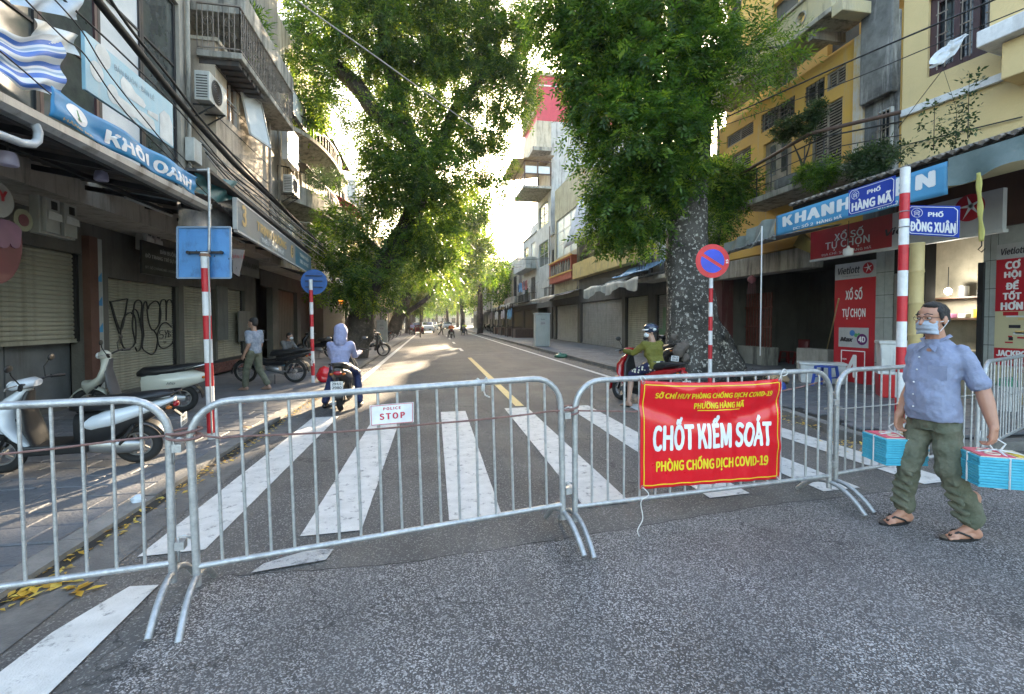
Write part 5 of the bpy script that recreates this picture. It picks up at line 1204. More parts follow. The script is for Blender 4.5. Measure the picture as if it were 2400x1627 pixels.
tarp_awning(FR_,y1+1.3,y1+5.0,3.35,1.5,M_TARP,'grey tarpaulin awning under the yellow parapet',.6,2)
tarp_awning(FR_,y1 - 1.5,y1+2.5,3.75,.9,M_TARPBL,'crumpled blue tarpaulin on top of the canvas awning',.1,3)
for k,(u0,u1) in enumerate(((1553,1532),)): pass
g=MB();
for ch,yy in (('JD',y0+1.9),): put_text(g,ch,1,FR_.p(sR(1560),1.55,-.08),(0,-1,0),(0,0,1),fit=(1.5,1.25),bold=.04)
hh=[o for o in bpy.data.objects if o.name.startswith('shutter')][-1]
g.build('graffiti_letters',mat('green spray paint',(.12,.24,.14),.6),hh)
# R4 : grille glazed house with red box
y3=sR(1300)
h4=thing('terraced_house','house with a tall curtained grille window above an orange balustrade box','house',(9.8,32,0))
q4=rc(FR_,1347,1307,485,585);q4=(y2+.4,y3 - .4,q4[2],q4[3])
wall(FR_,y2+.01,y3,3.3,12,[q4],wallm('faded ochre concrete',(.40,.36,.24)),h4,depth=6);window(FR_,h4,*q4,kind='pale',nx=3,ny=3,fm=M_FRW,pane=mat('pale curtain pane',(.34,.42,.42),.4))
zt4=FR_.px(1347,592,.5)[1];zb4=FR_.px(1347,648,.5)[1]
fr4=mat('red orange render',(.42,.10,.05),.8);mb=MB()
for q in ((y2+.2,y3 - .2,zb4,zb4+.45),(y2+.2,y3 - .2,zt4 - .16,zt4),(y2+.2,y2+.4,zb4+.45,zt4 - .16),(y3 - .4,y3 - .2,zb4+.45,zt4 - .16)): FR_.box(mb,*q,.003,.5)
bx=mb.build('balustrade_box',fr4,h4);mb=MB();FR_.box(mb,y2+.15,y3 - .15,zb4+.45,zb4+.55,.45,.56);FR_.box(mb,y2+.15,y3 - .15,zt4 - .05,zt4+.05,.45,.57);mb.build('moulding',W_OCHRE,bx)
for k in range(9): mb=MB();s_=y2+.5+k*(y3 - y2 - 1.0)/8;mb.tube([FR_.p(s_,zb4+.45,.4),FR_.p(s_,(zb4+zt4)/2+.1,.4),FR_.p(s_,zt4 - .1,.4)],[.05,.09,.04],6);mb.build('baluster',W_CONC,bx)
wall(FR_,y2+.01,y3,.1,3.29,[(y2+.3,y3 - .3,.13,2.8)],W_DARK,h4,name='shop_wall',depth=1);shutter(FR_,h4,y2+.38,y3 - .38,.2,2.76,mat('pale shutter',(.32,.33,.31),.5,streak=(.15,.14,.12),samt=.5),pitch=.11)
tarp_awning(FR_,y2 - .5,y3+1,3.3,1.8,M_TIN,'crumpled tin and tarpaulin awning below the orange balustrade box',.4,5)
# R5: tall narrow tower with red top
y4=y3+6.4;tw=thing('tower_house','very tall narrow house topped by a red clad box','house',(9.8,42,0))
tz0,tz1,tz2=3.3,FR_.px(1262,335)[1],FR_.px(1262,243)[1]
wall(FR_,y3+1.2,y4,tz0,tz1,[(y3+2.2,y4 - .8,6.5,8.6),(y3+2.2,y4 - .8,10,12)],W_WHITE,tw,depth=8)
for hh_ in ((y3+2.2,y4 - .8,6.5,8.6),(y3+2.2,y4 - .8,10,12)): window(FR_,tw,*hh_,kind='glass',nx=2,ny=2)
mb=MB();FR_.box(mb,y3+1.2,y4+.3,tz1,tz2,-7,1.2);rb=mb.build('red_box',W_REDCL,tw)
mb=MB();FR_.box(mb,y3+1.0,y4+.5,tz2,tz2+.25,-7.2,1.5);mb.build('roof_slab',W_CREAM,rb)
mb=MB();FR_.box(mb,y3+1.15,y3+1.19,tz1,tz2,-2.5,-2.2);FR_.box(mb,y3+1.15,y3+1.19,(tz1+tz2)/2+1,(tz1+tz2)/2+1.1,-6.9,1.1);mb.build('white_pipe',M_WPAINT,rb)
for k in range(6): mb=MB();z=tz1+.6+k*(tz2 - tz1)*.11;FR_.box(mb,y3+1.3,y4,z,z+.12,1.22,1.5);mb.build('slat',W_CREAM,rb)
mb=MB();FR_.box(mb,y3+1.2,y4+.3,tz1 - 2.2,tz1 - .01,.0,1.25);mb.build('tower_balcony',W_CREAM,tw);mb=MB();FR_.box(mb,y3+1.0,y4+.5,tz1 - 2.5,tz1 - 2.2,.0,1.6);mb.build('balcony_slab',W_CONC,tw)
zc5=FR_.px(1260,475)[1];zt5=FR_.px(1260,425)[1]
fb_=thing('balcony_cabin','brown glazed balcony cabin with a tin roof projecting from the tall tower house','balcony',(9,38,zc5))
mb=MB();FR_.box(mb,y3+.9,y4 - 1,zc5 - .2,zc5,.0,2.4);mb.build('floor_slab',W_CONC,fb_)
fm_=MB()
for s_ in (y3+.95,y4 - 1.05):
 for d_ in (.1,1.2,2.3): fm_.beam(FR_.p(s_,zc5,d_),FR_.p(s_,zt5,d_),.1)
for z in (zc5+.95,zt5): fm_.beam(FR_.p(y3+.95,z,.1),FR_.p(y3+.95,z,2.3),.1);fm_.beam(FR_.p(y3+.95,z,2.3),FR_.p(y4 - 1,z,2.3),.1)
fm_.build('timber_frame',M_WOOD,fb_)
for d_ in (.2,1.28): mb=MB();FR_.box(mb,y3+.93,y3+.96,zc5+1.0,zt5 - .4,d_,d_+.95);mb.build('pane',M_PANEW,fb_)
corrugated(FR_.p(y3+.4,zt5+.4,-.1),FR_.p(y4,zt5+.4,-.1),FR_.p(y3+.4,zt5 - .1,3.4),FR_.p(y4,zt5 - .1,3.4),12,.04,mat('rusty pale tin',(.40,.34,.26),.7,streak=(.2,.1,.05),samt=.6),'cabin_roof',fb_)
wall(FR_,y3+1.2,y4,.1,3.29,[(y3+1.6,y4 - .4,.13,2.8)],W_DARK,tw,name='shop_wall',depth=1)
generic_house(FR_,y3+.01,y3+1.19,8.6,W_CONC,'sliver of grey house squeezed against the tall tower house',9)
eh=thing('street_end_house','pale houses closing the view at the far end of the street','house',(0,190,0));mb=MB();mb.box(-30,30,190,198,0,12);mb.build('wall',W_CREAM,eh)
for k in range(14):
 for z in (1,4.5,8): mb=MB();mb.box(-28+k*4,-26.4+k*4,189.9,190.05,z,z+2);mb.build('window',M_GLASS,eh)
# generic houses further on (right and left)
yy=y4+.02;rs=random.Random(11);ws=[W_CREAM,W_GREY,W_WHITE,W_CONC,W_BEIGE,W_PALEY]
lab_r=['white box like house with laundry beyond the tall tower house','grey house second beyond the tall tower house','low cream house third beyond the tall tower house','plain house fourth beyond the tall tower house','concrete house fifth beyond the tall tower house','small house sixth beyond the tall tower house',
         'distant house on the banner side of the street near the cars','farthest row house on the banner side of the street','pale row house near the street end behind the tree tops','last tiny house by the vanishing street']
hts=[9.4,8,8,8,9,8.5,10,9,9,9];i=0
while yy<118 and i<10:
 wdt=rs.uniform(5,8.5);generic_house(FR_,yy,yy+wdt,hts[i]+(0 if i else .6),ws[(i+2) % 6],lab_r[i],20+i,ground='doors')
 if yy<90: tarp_awning(FR_,yy+.2,yy+wdt - .3,3.1+rs.uniform(-.1,.4),rs.uniform(1.6,2.6),rs.choice([M_TIN,M_DTIN,M_TARP,M_TARPG,M_DTIN]),'patched awning of the '+lab_r[i].split(' beyond')[0].split(' on ')[0].split(' by ')[0].split(' near ')[0]+' along the far right pavement',.4,i)
 yy+=wdt+.02;i+=1
lab_l=['stained house with a red tin hood after the round balconies','grey house behind the leaning ivy covered tree','cream house seen between the leaning trees','pale house beside the second leaning trunk','far ochre house on the scooter side','distant grey house on the scooter side','house near the street end on the scooter side','last house on the scooter side of the street','tiny house at the vanishing end beside the cars']
yy=e1_+.02;i=0;FLF=Fr((-5.6,0,0),(0,1,0),(1,0,0))
while yy<118 and i<9:
 wdt=rs.uniform(5,9.5);generic_house(FLF,yy if yy>34 else yy,yy+wdt,[10.8,9.4,12,9.5,11,10,12,9,10][i],ws[(i*2+3) % 6] if i != 3 else W_OCHRE,lab_l[i],40+i,ground='doors')
 yy+=wdt+.02;i+=1
# -- pipes and loose wires on the fronts
rw=random.Random(9)
def downpipe(h,fr,s,z0,z1,d=.06,r=.045):
 mb=MB();mb.tube([fr.p(s,z1,d+.02),fr.p(s,z0+.4,d),fr.p(s+.1,z0,d)],r,8);mb.build('drainpipe',rw.choice([M_PVC,W_CONC,M_IRONL]),h,smooth=50)
for h,fr,s in ((hA,FLU,11.1),(hB,FLU,b1 - .3),(hC,FLU,c1_ - .2),(hD,FLU,d1_ - .15),(hE,FLU,25.2),(hC,FLU,b1+.5)): downpipe(h,fr,s,3.7,10.5,d=.06 if h is not hB else .42)
for h,s in ((O,o1 - .12),(h3,y1+.15),(h4,y2+.15),(tw,y3+1.4)): downpipe(h,FR_,s,3.6,9.5)
for fr,X0,nm in ((FLU,.22,'scooter side'),(FR_,.25,'banner side')):
 for k in range(9):
  a=9+k*3.4+rw.uniform(-1,1)+(6 if fr is FR_ else 0);z=rw.uniform(3.9,5.2)
  P_=[fr.p(a+t*rw.uniform(4,6),z - .25*math.sin(t*3.14)+rw.uniform(-.12,.12),X0+.5*rw.random()) for t in (0,.25,.5,.75,1)];P_.sort(key=lambda q: q.y)
  cable(P_,.009,('nearest','second','third','fourth','fifth','sixth','seventh','eighth','farthest')[k]+' loose sagging wire along the house fronts of the '+nm,group='loose wires along the fronts, '+nm,name='wire')
for h,fr,s,z in ((hA,FLU,11.0,5.0),(hD,FLU,18.0,4.6),(hE,FLU,21,6.2),(h3,FR_,y1+.7,4.2),(h4,FR_,y2+.5,4.4)):
 mb=MB();fr.box(mb,s,s+.35,z,z+.5,.02,.2);mb.build('junction_box',M_ACW,h,bevel=.01)
# laundry and hung cloth on the far right upper floors
for k in range(9):
 s_=y4+.6+k*.62;z_=5.6 - (k % 3)*.05;c_=rw.choice([(.45,.45,.47),(.04,.05,.10),(.10,.28,.5),(.5,.42,.36),(.3,.08,.08)])
 mb=MB();mb.grid(lambda a,b: FR_.p(s_+a*.42,z_ - b*(.8+.1*(k % 2)),.7+.04*math.sin(a*8+b*5)),5,6);o=mb.build('hanging_garment',mat('garment %d' % int(c_[0]*100),c_,.8),None,smooth=True)
 tag(o,('first','second','third','fourth','fifth','sixth','seventh','eighth','farthest')[k]+' '+{45: 'grey',4: 'navy',10: 'blue',50: 'cream',30: 'dark red'}[int(c_[0]*100)]+' garment along the drying line of the white box like house','garment',group='washing on the line of the white box like house')
# -- TREES
def bark_mat(name,dark,mid,light,sc,amt,thr=.5):
 m=bpy.data.materials.new(name);m.use_nodes=True;t=m.node_tree;N=t.nodes;L=t.links;b=N['Principled BSDF'];b.inputs['Roughness'].default_value=.9
 tc=N.new('ShaderNodeTexCoord');n1=N.new('ShaderNodeTexNoise');n1.inputs['Scale'].default_value=sc;n1.inputs['Detail'].default_value=6;n1.inputs['Roughness'].default_value=.6
 L.new(tc.outputs['Object'],n1.inputs['Vector']);r1=N.new('ShaderNodeMapRange');r1.inputs['From Min'].default_value=thr;r1.inputs['From Max'].default_value=thr+.07;r1.inputs['To Max'].default_value=amt
 L.new(n1.outputs['Fac'],r1.inputs['Value'])
 n2=N.new('ShaderNodeTexNoise');n2.inputs['Scale'].default_value=2.5;n2.inputs['Detail'].default_value=8;L.new(tc.outputs['Object'],n2.inputs['Vector'])
 r2=N.new('ShaderNodeMapRange');r2.inputs['From Min'].default_value=.35;r2.inputs['From Max'].default_value=.65;L.new(n2.outputs['Fac'],r2.inputs['Value'])
 m1=N.new('ShaderNodeMix');m1.data_type='RGBA';m1.inputs['A'].default_value=tuple(dark)+(1,);m1.inputs['B'].default_value=tuple(mid)+(1,);L.new(r2.outputs[0],m1.inputs['Factor'])
 m2=N.new('ShaderNodeMix');m2.data_type='RGBA';L.new(m1.outputs['Result'],m2.inputs['A']);m2.inputs['B'].default_value=tuple(light)+(1,);L.new(r1.outputs[0],m2.inputs['Factor'])
 L.new(m2.outputs['Result'],b.inputs['Base Color'])
 ad=N.new('ShaderNodeMath');ad.operation='ADD';L.new(n1.outputs['Fac'],ad.inputs[0]);L.new(n2.outputs['Fac'],ad.inputs[1])
 bp=N.new('ShaderNodeBump');bp.inputs['Strength'].default_value=.9;bp.inputs['Distance'].default_value=.05;L.new(ad.outputs[0],bp.inputs['Height']);L.new(bp.outputs[0],b.inputs['Normal'])
 return m
BK_R=bark_mat('mottled bark',(.035,.032,.028),(.10,.09,.078),(.50,.47,.42),13,.9,.55)
BK_L=bark_mat('dark bark',(.022,.018,.014),(.07,.058,.045),(.16,.14,.11),9,.5,.56)
LF_L=leaf_mat('dark glossy leaves',(.016,.045,.008),(.065,.135,.018),(.20,.27,.03),.52)
LF_R=leaf_mat('broad green leaves',(.016,.050,.008),(.07,.155,.02),(.20,.29,.03),.52)
LF_Y=leaf_mat('yellow green leaves',(.04,.07,.01),(.09,.14,.02),(.20,.22,.03),.5)
LF_S=leaf_mat('small dark leaves',(.015,.035,.012),(.03,.06,.02),(.07,.11,.03),.35)
def limb(mb,pts,radii,n=12,rough=.12,seed=0,sub=5):
 """gnarled tapering limb through points"""
 P=[V(p) for p in pts];Q=[P[0]]+P+[P[-1]];out=[];rs=[]
 for i in range(1,len(Q) - 2):
  for k in range(sub):
   t=k/sub;a,b,c,d=Q[i - 1:i+3];out.append(.5*((2*b)+(c - a)*t+(2*a - 5*b+4*c - d)*t*t+(3*b - a - 3*c+d)*t ** 3));rs.append(radii[i - 1]*(1 - t)+radii[i]*t)
 out.append(Q[-2]);rs.append(radii[-1])
 x=V((1,0,0));rings=[]
 for i in range(len(out)):
  t=(out[min(i+1,len(out) - 1)] - out[max(i - 1,0)]).normalized()
  x=(x - t*x.dot(t)).normalized();y=t.cross(x);ring=[]
  for j in range(n):
   a=2*math.pi*j/n;dirv=x*math.cos(a)+y*math.sin(a)
   r_=rs[i]*(1+rough*1.6*noise.noise(dirv*1.3+V((seed,0,out[i].z*.7)))+rough*noise.noise(dirv*3.2+V((0,seed,out[i].z*2.2))))
   ring.append(out[i]+dirv*r_)
  rings.append(ring)
 mb.loft(rings);return out
def leaves(blobs,per,leaflets=7,L=.09,Wd=.032,spray=.28,seed=1,droop=.5,gap=.0,gs=.8,hollow=.45):
 """compound-leaf sprays through ellipsoid blobs: blobs = (centre, (rx,ry,rz), weight); returns verts, quads, attr"""
 g=np.random.default_rng(seed);C=[];D=[]
 tot=sum(b[2]*b[1][0]*b[1][2] for b in blobs)
 for c,r,w_ in blobs:
  n=int(per*w_*r[0]*r[2]/tot)
  d=g.normal(size=(n,3));d /= np.linalg.norm(d,axis=1)[:,None]
  rad=(hollow ** 3+(1 - hollow ** 3)*g.random(n)) ** (1/3)*(1+.13*g.normal(size=n))
  p=np.array(c)+d*rad[:,None]*np.array(r);C.append(p);D.append(d)
 C=np.concatenate(C);D=np.concatenate(D)
 if gap:
  keep=np.array([noise.noise(V(p)*gs+V((seed*3.1,0,0)))>-1+gap+.0 for p in C]) if gap>=2 else np.array([noise.noise(V(p)*gs+V((seed*3.1,0,0)))>gap - .45 for p in C])
  C=C[keep];D=D[keep]
 n=len(C)
 ax=D*.75+g.normal(size=(n,3))*.55;ax[:,2] -= droop;ax /= np.linalg.norm(ax,axis=1)[:,None]
 up=np.tile(np.array([0,0,1.]),(n,1))+g.normal(size=(n,3))*.35
 sd=np.cross(ax,up);sd /= np.linalg.norm(sd,axis=1)[:,None]+1e-9;nm=np.cross(sd,ax)
 sc=.75+.5*g.random(n);base=g.random(n)
 vs=[];at=[]
 for k in range(leaflets):
  side=(1 if k % 2 else -1) if k<leaflets - 1 else 0
  t=(k+1)/leaflets
  o=C+ax*(spray*t*sc)[:,None]+nm*(-.12*spray*t*t*sc)[:,None]
  ld=(ax*.55+sd*(side*.95) if side else ax)+g.normal(size=(n,3))*.16;ld[:,2] -= .12
  ld /= np.linalg.norm(ld,axis=1)[:,None]
  wn=np.cross(ld,nm+g.normal(size=(n,3))*.3);wn /= np.linalg.norm(wn,axis=1)[:,None]+1e-9
  ll=(L*sc*(.8+.4*g.random(n)))[:,None];ww=(Wd*sc)[:,None]*.5
  a=o;c_=o+ld*ll;m_=o+ld*ll*.45 - nm*ll*.03
  vs.append(np.stack([a,m_+wn*ww,c_,m_ - wn*ww],1));at.append(np.clip(base ** 1.35*.8+.2*g.random(n),0,1))
 vs=np.concatenate(vs).reshape(-1,3);q=np.arange(len(vs)).reshape(-1,4)
 return vs,q,np.concatenate(at)
def crown(par,name,origin,blobs,per,m,**k):
 vs,q,at=leaves(blobs,per,**k);o=V(origin);vs=vs - np.array(o)
 me=fast_mesh(name,vs,q,m,at);ob=bpy.data.objects.new(name,me);COL.objects.link(ob)
 if par is not None: ob.parent=par
 else: ob.location=origin
 return ob
def B(u,v,y,ru,rv=None,ry=None,w_=1.):
 """leaf blob centred under photo pixel (u,v) at street depth y, radii in photo pixels"""
 p=on_y(u,v,y);k=(p - EYE).dot(FW)/FPX;return (tuple(p),(ru*k,(ry if ry else ru*k*.9),(rv or ru)*k),w_)
# --- left big tree (ivy clad,leaning)
TL=V((-3.05,20.0,.1));tl_=thing('street_tree','huge leaning tree with an ivy clad trunk over the scooter side pavement','tree',TL)
mb=MB();y=20
limb(mb,[on_y(820,850,y),on_y(838,790,y),on_y(862,700,y),on_y(905,610,y),on_y(958,530,y),on_y(985,440,y),on_y(975,350,y),on_y(930,290,y),on_y(880,262,y)],[.72,.52,.46,.44,.42,.40,.36,.30,.28],16,.18,1)
limb(mb,[on_y(955,330,y),on_y(885,268,y),on_y(836,205,y),on_y(790,160,y),on_y(755,120,y),on_y(720,80,y - 1)],[.26,.34,.32,.27,.18,.1],12,.2,2)
limb(mb,[on_y(985,430,y),on_y(1035,330,y+.5),on_y(1068,255,y+1),on_y(1115,200,y+1),on_y(1135,120,y+1),on_y(1140,0,y+1)],[.34,.27,.24,.2,.16,.1],12,.2,3)
limb(mb,[on_y(960,330,y),on_y(930,220,y),on_y(900,100,y),on_y(880,-60,y)],[.32,.26,.2,.1],10,.2,4)
limb(mb,[on_y(790,160,y),on_y(735,140,y - 1),on_y(690,110,y - 2)],[.16,.1,.05],8,.2,5)
limb(mb,[on_y(905,610,y),on_y(860,560,y - 1),on_y(800,520,y - 1.5),on_y(770,500,y - 2)],[.16,.1,.07,.04],8,.2,6)
mb.build('trunk',BK_L,tl_,smooth=True)
bl=[B(1085,450,y+1,42,50,w_=.7),B(985,500,y,95,140),B(960,400,y - .3,125,90),B(930,300,y,95,90),B(1030,560,y+.5,65,60),B(870,640,y - 1,85,95),B(800,560,y - 1.5,70,85),B(790,650,y - 1.5,60,55),
      B(905,440,y - .8,75,90),B(870,90,y,120,100),B(960,60,y,120,110),B(760,60,y - .5,80,85,w_=.8),B(725,200,y - 1.5,62,95,w_=.8),B(750,250,y - 1.5,70,55,w_=.6),B(1080,80,y+.5,90,110),B(1170,90,y+1,85,105),B(1190,220,y+1,75,70),B(1120,300,y+1,80,60),B(1060,400,y+.5,60,60,w_=.8),B(1150,380,y+1,55,50,w_=.7),
      B(1010,200,y+.3,70,80,w_=.7),B(800,-40,y,160,60),B(1000,-90,y,260,90),B(1160,440,y+1,35,50,w_=.5),B(1000,640,y+1,80,40,w_=.6),B(850,330,y - .5,45,45,w_=.35)]
for (u,v,r_) in ((1035,330,42),(1068,255,42),(1110,200,42),(1135,130,45),(1140,50,45),(955,250,60),(920,170,55),(890,90,60),(1000,120,70),(1020,30,70),(1050,180,40),(1080,330,45),(820,130,50),(1200,150,55),(1215,60,50),(700,40,50),(720,330,40)): bl.append(B(u,v,y+.3,r_,r_,w_=.8))
crown(tl_,'crown',TL,bl,48000,LF_L,seed=3,leaflets=7,L=.15,Wd=.06,spray=.36,gap=.30,gs=1.3,hollow=.3)
# --- right big tree (mottled trunk)
TR=V((7.05,11.4,.1));tr_=thing('street_tree','huge tree with a pale mottled trunk beside the no parking sign','tree',TR)
mb=MB();y=11.4
limb(mb,[on_y(1628,905,y),on_y(1630,860,y),on_y(1626,790,y),on_y(1618,690,y),on_y(1612,600,y),on_y(1610,500,y),on_y(1618,400,y),on_y(1622,320,y),on_y(1620,200,y),on_y(1600,60,y),on_y(1580,-100,y)],[.95,.80,.66,.58,.54,.50,.44,.42,.40,.34,.25],26,.14,7,sub=6)
limb(mb,[on_y(1625,700,y),on_y(1668,790,y),on_y(1705,850,y - .1),on_y(1735,905,y - .2)],[.30,.42,.34,.22],12,.2,8)
limb(mb,[on_y(1620,360,y),on_y(1560,260,y),on_y(1480,170,y),on_y(1400,100,y)],[.26,.2,.14,.07],10,.2,9)
limb(mb,[on_y(1622,300,y),on_y(1670,180,y),on_y(1710,90,y - .5),on_y(1740,-60,y - .5)],[.22,.18,.12,.06],10,.2,10)
limb(mb,[on_y(1614,480,y),on_y(1570,450,y),on_y(1500,470,y),on_y(1440,520,y)],[.18,.12,.08,.04],8,.2,11)
limb(mb,[on_y(1650,230,y),on_y(1720,140,y - 1),on_y(1790,115,y - 1.5),on_y(1840,110,y - 2)],[.08,.05,.03,.015],8,.2,12)
mb.build('trunk',BK_R,tr_,smooth=True)
for (u,v,r_) in ((1592,822,.17),(1606,838,.11),(1580,790,.10),(1603,812,.13),(1703,787,.09)):
 p=on_y(u,v,y - .62);mb=MB();mb.ell(p,(r_,r_*.8,r_*1.15),16,12);mb.v=[tuple(V(q)+noise.noise_vector(V(q)*6)*.05) for q in mb.v];mb.build('burl',BK_L if r_<.1 else mat('pale burl',(.17,.14,.12),.9,col2=(.09,.075,.065),scale=9,bump=.8,bscale=20),tr_,smooth=True)
bl=[B(1560,310,y - .8,95,120,ry=1.1),B(1480,300,y - .6,95,110,ry=1.1),B(1415,250,y,78,110),B(1370,130,y,70,115),B(1430,120,y,100,120),B(1530,150,y - .5,110,130),B(1615,130,y - .5,88,115),B(1680,60,y - .6,50,70,w_=.8),B(1550,20,y,140,90),B(1360,20,y,110,80),
      B(1470,440,y - .2,75,75),B(1395,410,y,55,60,w_=.8),B(1440,520,y,65,55),B(1510,480,y - .4,60,70),B(1500,560,y,60,35,w_=.8),B(1410,555,y,42,30,w_=.7),B(1340,330,y,25,30,w_=.3),B(1590,400,y - .9,55,70,ry=.7,w_=.9),
      B(1290,60,y+.5,50,60,w_=.6),B(1500,-90,y,260,80),B(1655,240,y - 1,34,50,w_=.6)]
crown(tr_,'crown',TR,bl,16000,LF_R,seed=5,leaflets=9,L=.135,Wd=.052,spray=.36,gap=.30,gs=1.5,hollow=.35)
crown(tr_,'hanging_sprays',TR,[B(1790,120,9.6,60,40,ry=.4),B(1740,80,9.8,50,40,ry=.5),B(1830,130,9.4,36,22,ry=.3),B(1760,190,9.6,45,22,ry=.4,w_=.7)],330,LF_R,seed=6,leaflets=11,L=.15,Wd=.028,spray=.55,droop=.35,hollow=.1)
sb_=thing('shrub','leafy shrub growing between the mottled trunk and the ochre house balcony','shrub',on_y(1690,540,12.3) - V((0,0,1.5)))
MB().tube([on_y(1665,640,12.2),on_y(1685,560,12.2),on_y(1700,430,12.2)],[.05,.04,.02],6).build('stem',BK_L,sb_)
crown(sb_,'foliage',sb_.location,[B(1705,440,12.2,45,60,ry=.6),B(1680,520,12.2,40,45,ry=.6),B(1740,440,12.2,35,35,ry=.4),B(1665,420,12.4,30,40,ry=.4)],1500,LF_R,seed=8,leaflets=9,L=.11,Wd=.04,spray=.34,droop=.2,hollow=.2)
T2=on_y(922,775,38);T2.z=.1;t2=thing('street_tree','second leaning tree with a bare slanting branch beyond the ivy clad one','tree',T2)
mb=MB();limb(mb,[on_y(918,778,38),on_y(935,740,38),on_y(958,680,38),on_y(985,650,38),on_y(1015,615,38),on_y(1022,570,38),on_y(1035,520,38)],[.6,.5,.42,.34,.3,.34,.2],12,.2,21)
limb(mb,[on_y(950,735,37.6),on_y(1000,700,37),on_y(1020,672,37),on_y(1042,652,37)],[.22,.17,.12,.08],8,.1,22);mb.build('trunk',BK_L,t2,smooth=True)
crown(t2,'crown',T2,[B(1040,520,38,60,50),B(985,590,38,55,50),B(940,640,37,45,35),B(1080,590,38,55,55),B(1060,640,38,50,25,w_=.7),B(1000,500,38,55,40),B(1110,540,39,50,55),B(1105,480,38,45,55),B(1150,620,40,40,45,w_=.8)],9000,LF_R,seed=22,leaflets=5,L=.26,Wd=.11,spray=.6,gap=.32,gs=.9,hollow=.3)
def far_tree(x,yv,h,r,label,m,seed,n=3200,lean=0,leafL=.34):
 t=thing('street_tree',label,'tree',(x,yv,.1),group='trees lining the far street');mb=MB();rnd_=random.Random(seed)
 top=V((x+lean,yv,h*.62));limb(mb,[(x,yv,-.1),(x+lean*.3,yv,h*.3),top],[.4,.28,.18],8,.2,seed);bl=[]
 for k in range(5):
  a=rnd_.uniform(0,6.28);e=V((x+lean+math.cos(a)*r*.6,yv+math.sin(a)*r*.6,h*rnd_.uniform(.55,.9)));limb(mb,[top,e],[.12,.04],5,.1,seed+k,sub=2)
 mb.build('trunk',BK_L,t,smooth=True)
 for k in range(9):
  a=rnd_.uniform(0,6.28);q=rnd_.uniform(.2,.75)*r;bl.append(((x+lean+math.cos(a)*q,yv+math.sin(a)*q,h*rnd_.uniform(.34,.92)),(r*rnd_.uniform(.35,.55),)*2+(h*rnd_.uniform(.10,.19),),1.))
 crown(t,'crown',(x,yv,.1),bl,n,m,seed=seed,leaflets=4,L=leafL,Wd=leafL*.5,spray=.8,gap=.25,gs=.6,hollow=.3)
fl=[(5.9,57,16.5,4.9,'rounded green tree rising before the white box like house',LF_R,0),(-3.2,62,12,4.2,'green tree on the scooter side beyond the second leaning trunk',LF_R,1.0),(5.0,76,14,5.2,'tall tree filling the gap left of the tall tower house',LF_L,-.6),(-3.4,84,13,5,'tree overhanging the parked cars from the scooter side',LF_L,1.2),
      (3.4,100,14.5,6.0,'tree closing the view above the white car',LF_R,-.8),(-2.5,108,13,5.5,'tree behind the white car on the scooter side',LF_R,1),(6.5,118,15,6,'far tree right of the street end',LF_L,0),(-5.5,126,15,7,'farthest tree at the street end on the scooter side',LF_L,0),(1.5,140,15,8,'tree standing at the very end of the street',LF_R,0),(10,145,15,8,'last tree behind the far right houses',LF_L,0)]
fl+=[(-1,170,12,7,'tree behind the cars left of the street end',LF_R,0),(4.5,172,12,7,'tree behind the cars right of the street end',LF_R,0),(-7,175,14,8,'tree shading the houses at the street end, scooter side',LF_L,0)]
for i,(x,yv,h,r,lab,m,ln) in enumerate(fl): far_tree(x,yv,h,r,lab,m,60+i,(6500,3600)[min(i,1)] if i<4 else 2600,ln,.30 if i<4 else .42)
t3=thing('shrub','bright yellow green shrub glowing beside the second leaning trunk','shrub',(on_y(985,770,46).x,46,.1));MB().tube([(on_y(985,770,46).x,46,0),(on_y(985,700,46).x,46,3.5)],.08,6).build('stem',BK_L,t3)
crown(t3,'foliage',t3.location,[B(982,690,46,17,16,ry=.9),B(975,715,46,14,12,ry=.8)],900,LF_Y,seed=77,leaflets=5,L=.2,Wd=.1,spray=.5,hollow=.2)
# --- plants on walls & balconies
def weed(p,h,r,label,seed,m=None,n=60,L=.07):
 t=thing('weed',label,'plant',p);MB().tube([V(p),V(p)+V((0,0,h))],[.008,.003],5).build('stem',M_GREEN if False else BK_L,t)
 crown(t,'leaves',p,[((p[0],p[1],p[2]+h*.5),(r,r,h*.52),1)],n,m or LF_S,seed=seed,leaflets=3,L=L,Wd=L*.5,spray=L*1.3,droop=.3,hollow=.05)
for i,(u,v,hh_,lab) in enumerate(((2188,352,.85,'tall weed growing on the tiled eave left of its twin'),(2268,325,1.0,'tallest weed growing on the tiled eave'),(2240,335,.5,'low weed between the two tall ones on the tiled eave'),(2110,380,.35,'small weed at the foot of the blackened pier'))):
 weed(tuple(on_x(u,v,8.2)),hh_,.14,lab,90+i)
bz=thing('balcony_tree','flat topped bonsai like tree on the ochre house balcony','plant',tuple(on_x(1882,425,8.85)))
mb=MB();A_=lambda u,v: on_x(u,v,8.85);limb(mb,[A_(1880,425),A_(1880,390),A_(1872,365),A_(1858,335)],[.035,.03,.02,.012],6,.1,1);limb(mb,[A_(1880,390),A_(1892,360),A_(1900,330)],[.025,.02,.012],6,.1,2);mb.build('trunk',BK_L,bz,smooth=True)
def BX(u,v,x,ru,rv=None,w_=1.):
 p=on_x(u,v,x);k=(p - EYE).dot(FW)/FPX;return (tuple(p),(ru*k*.7,ru*k,(rv or ru)*k),w_)
crown(bz,'crown',bz.location,[BX(1840,305,8.85,30,17),BX(1880,290,8.85,34,17),BX(1912,262,8.85,20,20),BX(1900,310,8.85,20,10,.6)],1100,LF_S,seed=95,leaflets=5,L=.06,Wd=.035,spray=.12,droop=.1,hollow=.2)
ps=thing('potted_plants','green plants spilling over the planter of the ochre house balcony','plant',tuple(on_x(1900,425,8.8)))
